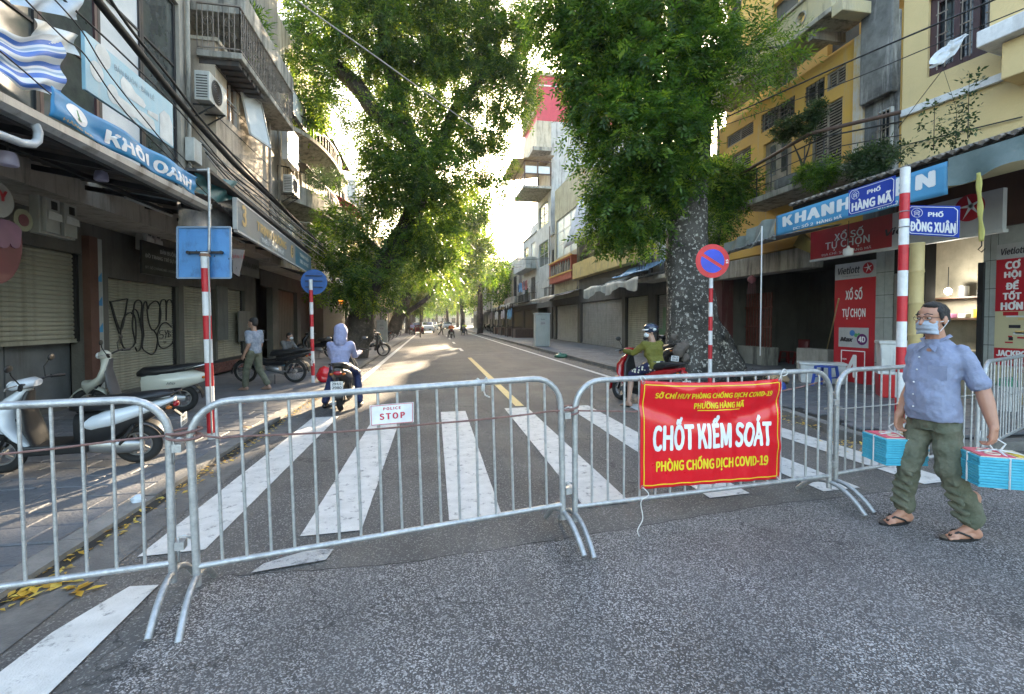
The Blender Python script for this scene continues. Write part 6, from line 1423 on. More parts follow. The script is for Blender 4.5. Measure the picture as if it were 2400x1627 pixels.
crown(ps,'foliage',ps.location,[BX(1895,405,8.85,26,14),BX(1935,400,8.85,26,16),BX(1920,420,8.75,22,12)],900,LF_R,seed=96,leaflets=5,L=.09,Wd=.022,spray=.16,droop=.3,hollow=.1)
ps=thing('shrub','pale green shrub at the foot of the peeling pilaster','shrub',tuple(on_x(2035,405,8.9)))
crown(ps,'foliage',ps.location,[BX(2020,380,8.9,30,22),BX(2060,365,8.9,28,20),BX(2040,400,8.8,34,12)],1000,LF_S,seed=97,leaflets=5,L=.08,Wd=.025,spray=.16,droop=.1,hollow=.1)
ps=thing('climbing_plant','tangle of creeper on the lower round balcony','plant',tuple(on_x(757,430,-4.2)))
crown(ps,'foliage',ps.location,[BX(745,418,-4.1,26,20),BX(785,420,-4.1,26,18)],700,LF_S,seed=98,leaflets=4,L=.10,Wd=.03,spray=.2,droop=.4,hollow=.1)
ps=thing('potted_plant','green potted plant inside the ornate iron balcony','plant',tuple(on_x(588,110,-4.7)))
crown(ps,'foliage',ps.location,[BX(592,75,-4.7,22,40)],260,LF_R,seed=99,leaflets=6,L=.16,Wd=.035,spray=.3,droop=.2,hollow=.1);m_=MB();m_.lathe([(.09,0),(.13,.25),(.11,.25)],on_x(588,118,-4.7),n=14);m_.build('pot',W_BRICK,ps)
# fallen leaves and litter
M_FLY=leaf_mat('fallen yellow leaf',(.42,.24,.04),(.60,.42,.06),(.55,.46,.12),.2)
def litter(name,lab,spots,n,size,m,seed,spread=(.12,.3)):
 g=random.Random(seed);vs=[];at=[]
 for k in range(n):
  x,y_,z=g.choice(spots);x+=g.gauss(0,spread[0]);y_+=g.gauss(0,spread[1]);a=g.uniform(0,6.28);l=size*g.uniform(.5,1.2);w_=l*g.uniform(.3,.5);c=V((x,y_,z+.006));d=V((math.cos(a),math.sin(a),g.uniform(-.05,.3)));s_=V((-math.sin(a),math.cos(a),g.uniform(-.3,.3)))
  vs+=[c - d*l*.5,c+s_*w_*.5+V((0,0,.006)),c+d*l*.5,c - s_*w_*.5+V((0,0,.004))];at.append(g.random())
 me=fast_mesh(name,np.array([tuple(v) for v in vs]),np.arange(len(vs)).reshape(-1,4),m,np.array(at));o=bpy.data.objects.new(name,me);COL.objects.link(o);tag(o,lab,kind='stuff')
litter('fallen_leaves',None,[(-2.28,y_,.008) for y_ in np.arange(1.9,12,.1)],420,.055,M_FLY,1,(.06,.1))
litter('fallen_leaves',None,[tuple(on_z(u,v,.008)) for u,v in ((170,1385),(140,1370),(30,1395),(60,1400),(205,1260),(500,1070),(470,1085),(350,1170),(140,1300))],60,.10,M_FLY,2,(.05,.05))
litter('fallen_leaves',None,[tuple(on_z(u,v,.12)) for u,v in ((1850,985),(1960,1035),(1985,1040),(1900,1000),(2030,1060),(1830,975))],130,.06,M_FLY,3,(.12,.12))
litter('fallen_leaves',None,[(5.3,y_,.006) for y_ in np.arange(7,26,.2)],500,.06,leaf_mat('dry leaf',(.16,.12,.06),(.25,.2,.1),(.35,.3,.18),.1),4,(.2,.2))
litter('litter',None,[(-2.9,14.5,.05),(-2.6,13.8,.05),(-2.2,14.6,.006),(-2.0,15.5,.01)],160,.09,mat('paper scraps',(.55,.54,.52),.8),5,(.2,.5))
litter('litter',None,[(x,y_,.12) for x in np.arange(6.2,9.4,.3) for y_ in np.arange(9,24,1.)],260,.05,mat('paper scraps'),6,(.3,.5))
# -- PEOPLE
SKIN=mat('tanned skin',(.42,.22,.145),.5,col2=(.36,.17,.11),scale=6,bump=.08,bscale=120);SKIN2=mat('dim skin',(.40,.24,.17),.55)
HAIR=mat('black hair',(.012,.010,.009),.45,bump=.6,bscale=160);C_SHIRT=mat('blue grey shirt',(.23,.26,.37),.8,col2=(.19,.215,.32),scale=14,bump=.25,bscale=110)
C_TROU=mat('olive trousers',(.135,.135,.095),.85,col2=(.075,.085,.055),scale=6,bump=.3,bscale=80);C_HOOD=mat('lavender grey hoodie',(.27,.28,.42),.8,col2=(.22,.23,.36),scale=4,bump=.3,bscale=60)
C_NAVY=mat('navy tracksuit',(.012,.02,.075),.7);C_OLIVE=mat('olive green jacket',(.145,.135,.018),.8,col2=(.10,.095,.012),scale=5,bump=.3,bscale=50)
C_BLACK=mat('black clothes',(.012,.012,.013),.8);C_PLAID=mat('faded plaid shirt',(.16,.19,.25),.8,col2=(.32,.34,.38),scale=13);C_DIM=mat('dim grey clothes',(.14,.14,.14),.8)
C_MASK=mat('pale blue grey mask',(.40,.45,.54),.8,bump=.3,bscale=60);C_MASKW=mat('white mask',(.72,.76,.80),.8)
def dots_mat():
 m=mat('navy dotted skirt',(.010,.012,.055),.75);t=m.node_tree;N=t.nodes;L=t.links;tc=N.new('ShaderNodeTexCoord');vo=N.new('ShaderNodeTexVoronoi');vo.inputs['Scale'].default_value=15;vo.inputs['Randomness'].default_value=.7
 L.new(tc.outputs['Object'],vo.inputs['Vector']);r_=N.new('ShaderNodeMapRange');r_.inputs['From Min'].default_value=.30;r_.inputs['From Max'].default_value=.33;r_.inputs['To Min'].default_value=1;r_.inputs['To Max'].default_value=0
 L.new(vo.outputs['Distance'],r_.inputs['Value']);mx=N.new('ShaderNodeMix');mx.data_type='RGBA';mx.inputs['A'].default_value=(.010,.012,.055,1);mx.inputs['B'].default_value=(.6,.58,.45,1);L.new(r_.outputs[0],mx.inputs['Factor']);L.new(mx.outputs['Result'],N['Principled BSDF'].inputs['Base Color']);return m
C_DOTS=dots_mat()
tex_w=bpy.data.textures.new('wrinkle','CLOUDS');tex_w.noise_scale=.07;tex_w.noise_depth=3
def cap(mb,a,b,ra,rb,n=12,flat=1.,ref=None):
 a=V(a);b=V(b);d=(b - a);L=d.length
 if L<1e-5: mb.ell(a,(ra,)*3,n,8);return
 d /= L;ref=V(ref) if ref is not None else (V((0,0,1)) if abs(d.z)<.9 else V((1,0,0)));x=d.cross(ref).normalized();y=d.cross(x);rings=[]
 for t in np.linspace(-90,0,4)[1:]: rings.append((a+d*ra*math.sin(R(t)),ra*math.cos(R(t))))
 for t in np.linspace(0,90,4)[:-1]: rings.append((b+d*rb*math.sin(R(t)),rb*math.cos(R(t))))
 rings=[(a - d*ra*.98,ra*.15)]+rings+[(b+d*rb*.98,rb*.15)]
 mb.loft([[c+x*(math.cos(2*math.pi*j/n)*r)+y*(math.sin(2*math.pi*j/n)*r*flat) for j in range(n)] for c,r in rings])
class Body:
 def __init__(s,name_label,pos,face,voxel=.013,scale=1.):
  s.f=V((face[0],face[1],0)).normalized();s.l=V((-s.f.y,s.f.x,0));s.o=V(pos);s.vx=voxel;s.k=scale
  s.t=thing('person',name_label,'person',pos);s.parts=[]
 def W(s,p): return s.o+(s.l*p[0]+s.f*p[1]+V((0,0,p[2])))*s.k
 def finish(s,name,mb,m,wr=0.,voxel=None,smooth=4,parent=None):
  o=mb.build(name,m,parent or s.t,smooth=True)
  r_=o.modifiers.new('re','REMESH');r_.mode='VOXEL';r_.voxel_size=(voxel or s.vx)*s.k;r_.use_smooth_shade=True
  sm=o.modifiers.new('sm','SMOOTH');sm.iterations=smooth;sm.factor=.5
  if wr: d=o.modifiers.new('wr','DISPLACE');d.texture=tex_w;d.strength=wr;d.mid_level=.5;d.texture_coords='LOCAL'
  return o
 def torso(s,mb,secs,face=None):
  """secs: (centre(local), half width, half depth[, twist deg])"""
  n=20;rings=[]
  for q in secs:
   c,w_,d_=q[:3];tw=R(q[3]) if len(q)>3 else 0;ring=[]
   for j in range(n):
    a=2*math.pi*j/n;x=math.copysign(abs(math.cos(a)) ** .85,math.cos(a))*w_;y=math.copysign(abs(math.sin(a)) ** .85,math.sin(a))*d_
    ring.append(s.W((c[0]+x*math.cos(tw) - y*math.sin(tw),c[1]+x*math.sin(tw)+y*math.cos(tw),c[2])))
   rings.append(ring)
  mb.loft(rings)
 def C(s,mb,a,b,ra,rb,**k): cap(mb,s.W(a),s.W(b),ra*s.k,rb*s.k,**k)
 def E(s,mb,c,r,yaw=0.,pitch=0.):
  M_=Matrix((s.l,s.f,V((0,0,1)))).transposed() @ Matrix.Rotation(R(yaw),3,'Z') @ Matrix.Rotation(R(pitch),3,'X');mb.ell(s.W(c),tuple(x*s.k for x in r),16,12,M_)
 def hand(s,mb,wr,d,side,palm_n,curl=.6,size=1.):
  """wrist wr, direction d (local), palm normal palm_n; side=+1 left hand"""
  d=V(d).normalized();pn=V(palm_n);pn=(pn - d*pn.dot(d)).normalized();ac=d.cross(pn).normalized()*side
  wr=V(wr);z=size
  for k in (-1,0,1): s.C(mb,wr+ac*.018*k*z,wr+d*.075*z+ac*.024*k*z,.017*z,.014*z)
  for k,ln in zip((-1.5,-.5,.5,1.5),(.82,.98,1.0,.86)):
   b=wr+d*.085*z+ac*.0185*k*z;c1=R(35*curl*1.4);c2=R(95*curl*1.3);c3=R(150*curl*1.3)
   p1=b+(d*math.cos(c1)+pn*math.sin(c1))*.038*ln*z;p2=p1+(d*math.cos(c2)+pn*math.sin(c2))*.026*ln*z;p3=p2+(d*math.cos(c3)+pn*math.sin(c3))*.020*ln*z
   s.C(mb,b,p1,.0095*z,.0088*z,n=8);s.C(mb,p1,p2,.0088*z,.008*z,n=8);s.C(mb,p2,p3,.008*z,.0068*z,n=8)
  tb=wr+d*.025*z - ac*.026*z;t1=tb+(d*.6 - ac*.45+pn*.6).normalized()*.042*z;t2=t1+(d*.75+pn*.65+ac*.2).normalized()*.030*z
  s.C(mb,tb,t1,.0125*z,.0105*z,n=8);s.C(mb,t1,t2,.0105*z,.0082*z,n=8)
 def foot(s,mb,an,d,L=.25,bare=True):
  an=V(an);d=V((d[0],d[1],0)).normalized();sd=V((d.y,-d.x,0));h=V((an.x,an.y,0)) - d*.045
  s.C(mb,an,h+V((0,0,.045)),.036,.038);s.C(mb,h+V((0,0,.038)),h+d*(L*.62)+V((0,0,.030)),.034,.036,flat=1);s.C(mb,an+V((0,0,-.01)),h+d*L*.55+V((0,0,.04)),.032,.026)
  for k in range(5):
   b=h+d*(L*.66)+sd*(.030 - .0155*k)+V((0,0,.022));s.C(mb,b,b+d*(.052 - .007*k),.0125 - .0012*k,.011 - .0012*k,n=8)
 def head(s,mb,c,yaw=0.,r=1.):
  """head centre c (local), face turned yaw degrees to its left; returns function to place face points"""
  c=V(c);cy,sy=math.cos(R(yaw)),math.sin(R(yaw));F_=V((-sy,cy,0));L_=V((cy,sy,0))
  P=lambda x,y,z: c+(L_*x+F_*y+V((0,0,z)))*r
  s.E(mb,P(0,-.012,.035),(.077*r,.095*r,.088*r),yaw);s.E(mb,P(0,.022,-.03),(.066*r,.070*r,.085*r),yaw);s.E(mb,P(0,.045,-.078),(.042*r,.036*r,.030*r),yaw)
  s.E(mb,P(0,.078,.022),(.052*r,.018*r,.014*r),yaw);s.C(mb,P(0,.088,.012),P(0,.108,-.028),.009*r,.014*r,n=8);s.E(mb,P(0,.096,-.032),(.019*r,.012*r,.010*r),yaw)
  s.E(mb,P(0,.080,-.058),(.026*r,.012*r,.012*r),yaw)
  for k in (-1,1): s.E(mb,P(.040*k,.062,-.018),(.024*r,.022*r,.022*r),yaw);s.E(mb,P(.080*k,-.008,-.005),(.012*r,.022*r,.034*r),yaw)
  return P,F_,L_
def human(label,pos,face,J,shirt,trouser,skin=None,voxel=.014,sleeves='short',legs='long',hair='short',headyaw=0.,scale=1.,mask=None,wr=.02,shoes=None,girth=1.,hood=None,hands=(.6,.6),extra=None):
 skin=skin or SKIN2;b=Body(label,pos,face,voxel,scale);g=girth
 sk=MB();P,F_,L_=b.head(sk,J['head'],headyaw);nk=V(J['neck']);hd=V(J['head'])
 b.C(sk,nk,hd+V((0,-.02,-.05)),.058,.052)
 for sd,k in (('L',1),('R',-1)):
  sh,el,ha=V(J['sh'+sd]),V(J['el'+sd]),V(J['ha'+sd]);hp,kn,an=V(J['hip'+sd]),V(J['kn'+sd]),V(J['an'+sd])
  b.C(sk,sh,el,.045,.040);b.C(sk,el,el.lerp(ha,.45),.040,.038);b.C(sk,el.lerp(ha,.45),ha,.038,.026)
  hdir=V(J.get('hd'+sd,(ha - el)));b.hand(sk,ha,hdir,k,V(J.get('pn'+sd,(-k,0,0))),hands[0 if k>0 else 1])
  b.C(sk,kn,kn.lerp(an,.35),.052,.055);b.C(sk,kn.lerp(an,.35),an,.055,.034)
  if not shoes: b.foot(sk,an,J.get('toe'+sd,(0,1)))
 b.C(sk,nk,V(J['chest']),.06,.07);b.C(sk,V(J['shL']),V(J['shR']),.05,.05)
 body=b.finish('body',sk,skin,smooth=2)
 st=MB();ch,wa,pe=V(J['chest']),V(J['waist']),V(J['pelvis']);nk_=nk
 if sleeves != 'none':
  b.torso(st,[(pe+V((0,0,-.06)),.155*g,.115*g),(pe+V((0,0,.05)),.160*g,.12*g),(wa,.15*g,.115*g),(ch+V((0,0,-.10)),.17*g,.12*g),(ch+V((0,0,.02)),.18*g,.12*g),(ch.lerp(nk_,.5),.15*g,.10*g),(nk_+V((0,0,-.015)),.07,.068)])
  for sd in 'LR':
   sh,el,ha=V(J['sh'+sd]),V(J['el'+sd]),V(J['ha'+sd]);b.C(st,ch.lerp(nk_,.35),sh,.085,.072)
   if sleeves=='short': b.C(st,sh,sh.lerp(el,.72),.072,.066)
   else: b.C(st,sh,el,.068,.056);b.C(st,el,el.lerp(ha,.93),.056,.042)
  b.finish('shirt' if sleeves=='short' else 'jacket',st,shirt,wr)
 tr=MB();b.torso(tr,[(pe+V((0,0,-.10)),.13*g,.10*g),(pe,.155*g,.118*g),(pe+V((0,0,.08)),.148*g,.112*g)])
 for sd in 'LR':
  hp,kn,an=V(J['hip'+sd]),V(J['kn'+sd]),V(J['an'+sd]);b.C(tr,hp,kn,.098,.074)
  if legs=='long': b.C(tr,kn,kn.lerp(an,.95),.074,.064)
 b.finish('trousers' if legs=='long' else 'skirt' if legs=='skirt' else 'shorts',tr,trouser,wr)
 if shoes:
  for sd in 'LR':
   an=V(J['an'+sd]);d=V(J.get('toe'+sd,(0,1))+(0,)).normalized();sh_=MB();h=V((an.x,an.y,an.z - .07));b.C(sh_,h - d*.05+V((0,0,.01)),h+d*.16,.045,.04);b.C(sh_,an,h,.04,.045);b.finish('shoe',sh_,shoes)
 if hair:
  h=MB();b.E(h,P(0,-.022,.052),(.087,.100,.085),headyaw);b.E(h,P(0,-.055,.0),(.080,.065,.075),headyaw)
  if hair=='long': b.E(h,P(0,-.07,-.07),(.075,.045,.10),headyaw)
  b.finish('hair',h,HAIR,.012)
 if mask:
  m_=MB();b.E(m_,P(0,.060,-.048),(.064,.060,.052),headyaw);b.finish('face_mask',m_,mask)
 for k in (-1,1): e=MB();b.E(e,P(.030*k,.083,.012),(.013,.008,.006),headyaw);e.build('eye',M_BLACK,body,smooth=True)
 return b,P,F_,L_
# ---- the man with the bundles
mp=V((3.645,2.79,0));mf=V((-1,-.10,0)).normalized()
lf=V((-mf.y,mf.x,0))
def loc_of(b,w): d=V(w) - b.o;return V((d.dot(b.l),d.dot(b.f),d.z))
bm=Body('man in blue grey shirt and olive trousers wearing a mask, carrying two blue bundles',mp,mf,.0075);W=bm.W
aL=V((.17,-.10,.085));aR=V((-.16,.06,.085))
hd=V((0,.055,1.565));nk=V((0,.0,1.40));shL,shR=V((.140,-.02,1.335)),V((-.130,.01,1.335));elL,elR=V((.235,-.08,1.07)),V((-.155,.0,1.06));haL,haR=V((.318,-.045,.835)),V((-.175,.10,.84))
sk=MB();P,F_,L_=bm.head(sk,hd,2,1.0);bm.C(sk,nk,hd+V((0,-.02,-.06)),.060,.054);bm.C(sk,nk+V((0,.035,-.06)),nk,.06,.055)
for sh,el,ha,k,pn in ((shL,elL,haL,1,(-1,.1,0)),(shR,elR,haR,-1,(1,.1,0))):
 bm.C(sk,sh,sh.lerp(el,.5),.036,.040);bm.C(sk,sh.lerp(el,.5),el,.042,.043);bm.C(sk,el,el.lerp(ha,.35),.043,.044);bm.C(sk,el.lerp(ha,.35),ha,.044,.027);bm.hand(sk,ha,V((0,.08,-1)),k,pn,.68,1.0)
bm.finish('body',sk,SKIN,0,.006,2)
for an,toe in ((aL,(-.25,1)),(aR,(-.06,1))):
 ft=MB();bm.C(ft,an+V((0,-.02,.22)),an,.046,.036);bm.foot(ft,an+V((0,0,.012)),toe,.25);ft_=bm.finish('foot',ft,SKIN,0,.0055,1)
 d=V((toe[0],toe[1],0)).normalized();sd=V((d.y,-d.x,0));h=V((an.x,an.y,0)) - d*.065;so_=MB()
 out=[h+d*(.135+.145*math.cos(t))+sd*(.046*math.sin(t)*(1+.22*math.cos(t))) for t in np.linspace(0,2*math.pi,25)[:-1]]
 so_.plate([W(q+V((0,0,.022))) for q in out],(0,0,1),.02);so_.build('sandal',M_BLACK,bm.t)
 st_=MB();tip=h+d*.215+V((0,0,.028));
 for e in (-1,1): st_.tube([W(tip),W(h+d*.17+sd*.024*e+V((0,0,.066))),W(h+d*.11+sd*.046*e+V((0,0,.045))),W(h+d*.085+sd*.05*e+V((0,0,.022)))],.0075,6)
 st_.build('sandal_strap',M_BLACK,bm.t,smooth=True,kind=None)
# shirt: torso with a paunch,collar,sleeves,hem
st=MB();tw=4
bm.torso(st,[((.005,.02,.835),.158,.128,tw),((.005,.03,.90),.156,.138,tw),((0,.04,1.02),.150,.140,tw),((0,.03,1.14),.150,.130,tw),((0,.01,1.26),.166,.114,tw),((0,.0,1.335),.152,.094,tw),((0,.0,1.395),.095,.085,tw),((0,.0,1.42),.062,.066,tw)])
for sh,el in ((shL,elL),(shR,elR)):
 bm.C(st,V((0,.0,1.30)).lerp(sh,.5),sh,.062,.054);bm.C(st,sh,sh.lerp(el,.45),.054,.058);bm.C(st,sh.lerp(el,.45),sh.lerp(el,.80),.058,.066)
sh_o=bm.finish('shirt',st,C_SHIRT,.024,.0075,2)
co=MB()
for e in (-1,1): co.plate([W((e*.012,.098,1.375)),W((e*.085,.045,1.425)),W((e*.080,-.03,1.445)),W((e*.05,-.05,1.46)),W((e*.052,.045,1.43)),W((e*.055,.11,1.335))],W((0,1,.6)) - W((0,0,0)),.006)
co.build('collar',C_SHIRT,sh_o,bevel=.002)
bt_=MB()
pk=[(-.045+.0*i,0,1.30 - .085*i) for i in range(5)]
for i in range(5): z=1.29 - .09*i;bt_.ell(W((-.035,.140+(.03 if z<1.15 else 0) - (.02 if z>1.25 else 0),z)),(.006,.006,.006),8,6)
bt_.build('button',M_TXTW,sh_o)
pc=MB();pc.grid(lambda a,b: W((.045+.10*a - .0,.150 - .028*a+.004,1.14+.10*b)),6,4);pc.build('chest_pocket',C_SHIRT,sh_o,smooth=True)
# trousers,creased,wide
tr=MB();bm.torso(tr,[((0,.01,.76),.145,.115,8),((0,.01,.85),.148,.118,8),((0,.02,.92),.140,.115,8)])
for hp,kn,an in ((V((.075,.0,.80)),V((.115,.03,.475)),aL),(V((-.075,.01,.80)),V((-.105,.09,.475)),aR)):
 bm.C(tr,hp,kn,.088,.076);bm.C(tr,kn,an+V((0,-.01,.14)),.076,.066);bm.C(tr,an+V((0,-.01,.15)),an+V((0,-.012,.06)),.066,.068)
 for q in range(5): f_=.12+.17*q;c_=kn.lerp(an,f_);tt=MB();bm.C(tr,c_+V((-.045,.045,.015)),c_+V((.05,.05,-.02)),.020,.016,n=8)
bm.finish('trousers',tr,C_TROU,.036,.008,1)
# head details
h=MB();bm.E(h,P(0,-.026,.052),(.079,.090,.078),2);bm.E(h,P(0,-.055,.005),(.074,.060,.070),2);bm.E(h,P(.008,.030,.100),(.050,.040,.026),2)
for e in (-1,1): bm.E(h,P(.072*e,.005,.03),(.012,.030,.04),2)
bm.finish('hair',h,HAIR,.022,.005,1)
mk=MB();mk.grid(lambda a,b: W(P(.073*math.sin((a - .5)*2.7)*(1 - .12*b),.012+(.098 - .026*abs(b - .62)*2)*math.cos((a - .5)*2.7) ** .8+.004*math.sin(b*19),-.100+.098*b - .018*abs(a - .5))),20,14);mk_=mk.build('face_mask',C_MASK,bm.t,smooth=True,solid=.003)
lp_=MB()
for e in (-1,1):
 for z in (-.018,-.085): lp_.tube([W(P(.074*e,.030,z)),W(P(.086*e,.0,z*.5)),W(P(.090*e,-.026,-.008))],.002,5)
lp_.build('ear_loop',C_MASKW,mk_)
gl=MB()
for e in (-1,1): gl.tube([W(P(.034*e+.027*math.cos(t),.101 - .012*abs(math.cos(t))*(1 if math.cos(t)*e>0 else 0),.010+.017*math.sin(t))) for t in np.linspace(0,2*math.pi,17)],.0014,5,caps=False);gl.tube([W(P(.061*e,.090,.016)),W(P(.082*e,.045,.014)),W(P(.086*e,-.012,.010))],.0016,5)
gl.tube([W(P(-.008,.104,.012)),W(P(.008,.104,.012))],.0016,5);gl.build('glasses',M_DARK,bm.t)
for e in (-1,1):
 ey=MB();bm.E(ey,P(.033*e,.080,.010),(.014,.010,.0065),2);ey.build('eye',mat('eye white',(.5,.47,.44),.3),bm.t,smooth=True);ey=MB();bm.E(ey,P(.033*e,.0885,.010),(.0055,.003,.0055),2);ey.build('iris',M_BLACK,bm.t,smooth=True)
 eb=MB();eb.tube([W(P(.014*e,.096,.036)),W(P(.034*e,.094,.042)),W(P(.056*e,.076,.036))],.0035,5);eb.build('eyebrow',HAIR,bm.t)
# ---- blue bundles
M_CY=mat('cyan paper stack',(.04,.33,.47),.6,col2=(.07,.42,.56),scale=10,bump=.3,bscale=60);M_PINK=mat('pink red print',(.55,.04,.10),.5,col2=(.62,.12,.16),scale=8);M_CREAM=mat('cream paper',(.62,.55,.42),.6);M_YEP=mat('yellow print',(.65,.45,.05),.5);M_STRAP=mat('white strap',(.66,.68,.68),.5)
def bundle(c,rz,label,w_=.31,d_=.25,hgt=.20,n=11):
 t=thing('paper_bundle',label,'bundle',c,rz,'strapped bundles the man carries');rnd_=random.Random(int(c[0]*100))
 M_=WO[t.name]
 for k in range(n):
  z=hgt*k/n;j=[rnd_.uniform(-.005,.005) for _ in range(4)];mb=MB();mb.box(-w_/2+j[0],w_/2+j[1],-d_/2+j[2],d_/2+j[3],z+.0008,z+hgt/n - .0008,M_);mb.build('paper_sheaf',M_CY,t,bevel=.003)
 mb=MB();mb.box(-w_/2+.01,w_/2 - .01,-d_/2+.01,d_/2 - .01,hgt,hgt+.006,M_);mb.build('top_sheet',M_CREAM,t)
 mb=MB();mb.box(-w_/2+.012,w_*.12,-d_/2+.012,d_/2 - .012,hgt+.0065,hgt+.011,M_);mb.build('red_print',M_PINK,t)
 mb=MB();mb.box(w_*.2,w_*.36,-d_*.36,d_*.1,hgt+.0065,hgt+.010,M_);mb.build('yellow_print',M_YEP,t)
 for e in (-.22,.12):
  mb=MB();mb.tube([M_ @ V((-w_*.17+r_*math.cos(a),e*d_+r_*math.sin(a),hgt+.013)) for r_ in (.035,) for a in np.linspace(0,6.28,16)],.005,4,caps=False);mb.build('ring_print',M_CREAM,t)
 for ax in (0,1):
  mb=MB();e=.003
  if ax==0: pts=[(0,-d_/2 - e,0),(0,-d_/2 - e,hgt),(0,-.02,hgt+.028),(0,.02,hgt+.028),(0,d_/2+e,hgt),(0,d_/2+e,0)]
  else: pts=[(-w_/2 - e,0,0),(-w_/2 - e,0,hgt),(-.02,0,hgt+.028),(.02,0,hgt+.028),(w_/2+e,0,hgt),(w_/2+e,0,0)]
  mb.tube([M_ @ V(p) for p in pts],.0065,6,flat=.4);mb.build('strap',M_STRAP,t)
 mb=MB();mb.tube([M_ @ V(p) for p in ((-.02,0,hgt+.026),(-.045,0,hgt+.07),(0,0,hgt+.10),(.045,0,hgt+.07),(.02,0,hgt+.026))],.0055,6);mb.build('handle',M_STRAP,t)
 return t
hw=W(haR) ;bundle((hw.x+.015,hw.y+.045,hw.z - .375),R(-12),'blue strapped bundle in the hand on the barrier side of the man')
hw=W(haL);bundle((hw.x+.02,hw.y - .005,hw.z - .375),R(-28),'blue strapped bundle held out at the right picture edge')
# -- TWO WHEELERS
def ringp(c,u,v,ru,rv,n=14,p=.8): return [V(c)+V(u)*(math.copysign(abs(math.cos(2*math.pi*j/n)) ** p,math.cos(2*math.pi*j/n))*ru)+V(v)*(math.copysign(abs(math.sin(2*math.pi*j/n)) ** p,math.sin(2*math.pi*j/n))*rv) for j in range(n)]
def xs(x,z,hy,hz,p=.75,dz=0): return ringp((x,0,z),(0,1,0),(dz,0,1),hy,hz,p=p)
def wheel(t,x,r,w_,spokes='cast'):
 mb=MB();mb.torus((x,0,r),'y',r - w_*.5,w_*.5,28,8);wh=mb.build('wheel',M_RUBBER,t,smooth=True,local=True)
 mb=MB();rr=r - w_*.98;mb.torus((x,0,r),'y',rr,w_*.16,24,6);mb.lathe([(.001,-.05),(.045,-.05),(.05,0),(.045,.05),(.001,.05)],(x,0,r),'y',12)
 if spokes=='cast':
  for k in range(5): a=2*math.pi*k/5;mb.beam((x,0,r),(x+math.cos(a)*rr,0,r+math.sin(a)*rr),.028,.022,up=V((0,1,0)))
 else:
  for k in range(18): a=2*math.pi*k/18;mb.tube([(x,.03*(-1) ** k,r),(x+math.cos(a+.15)*rr,0,r+math.sin(a+.15)*rr)],.003,4)
 mb.build('rim',M_ALU,wh,smooth=40,local=True)
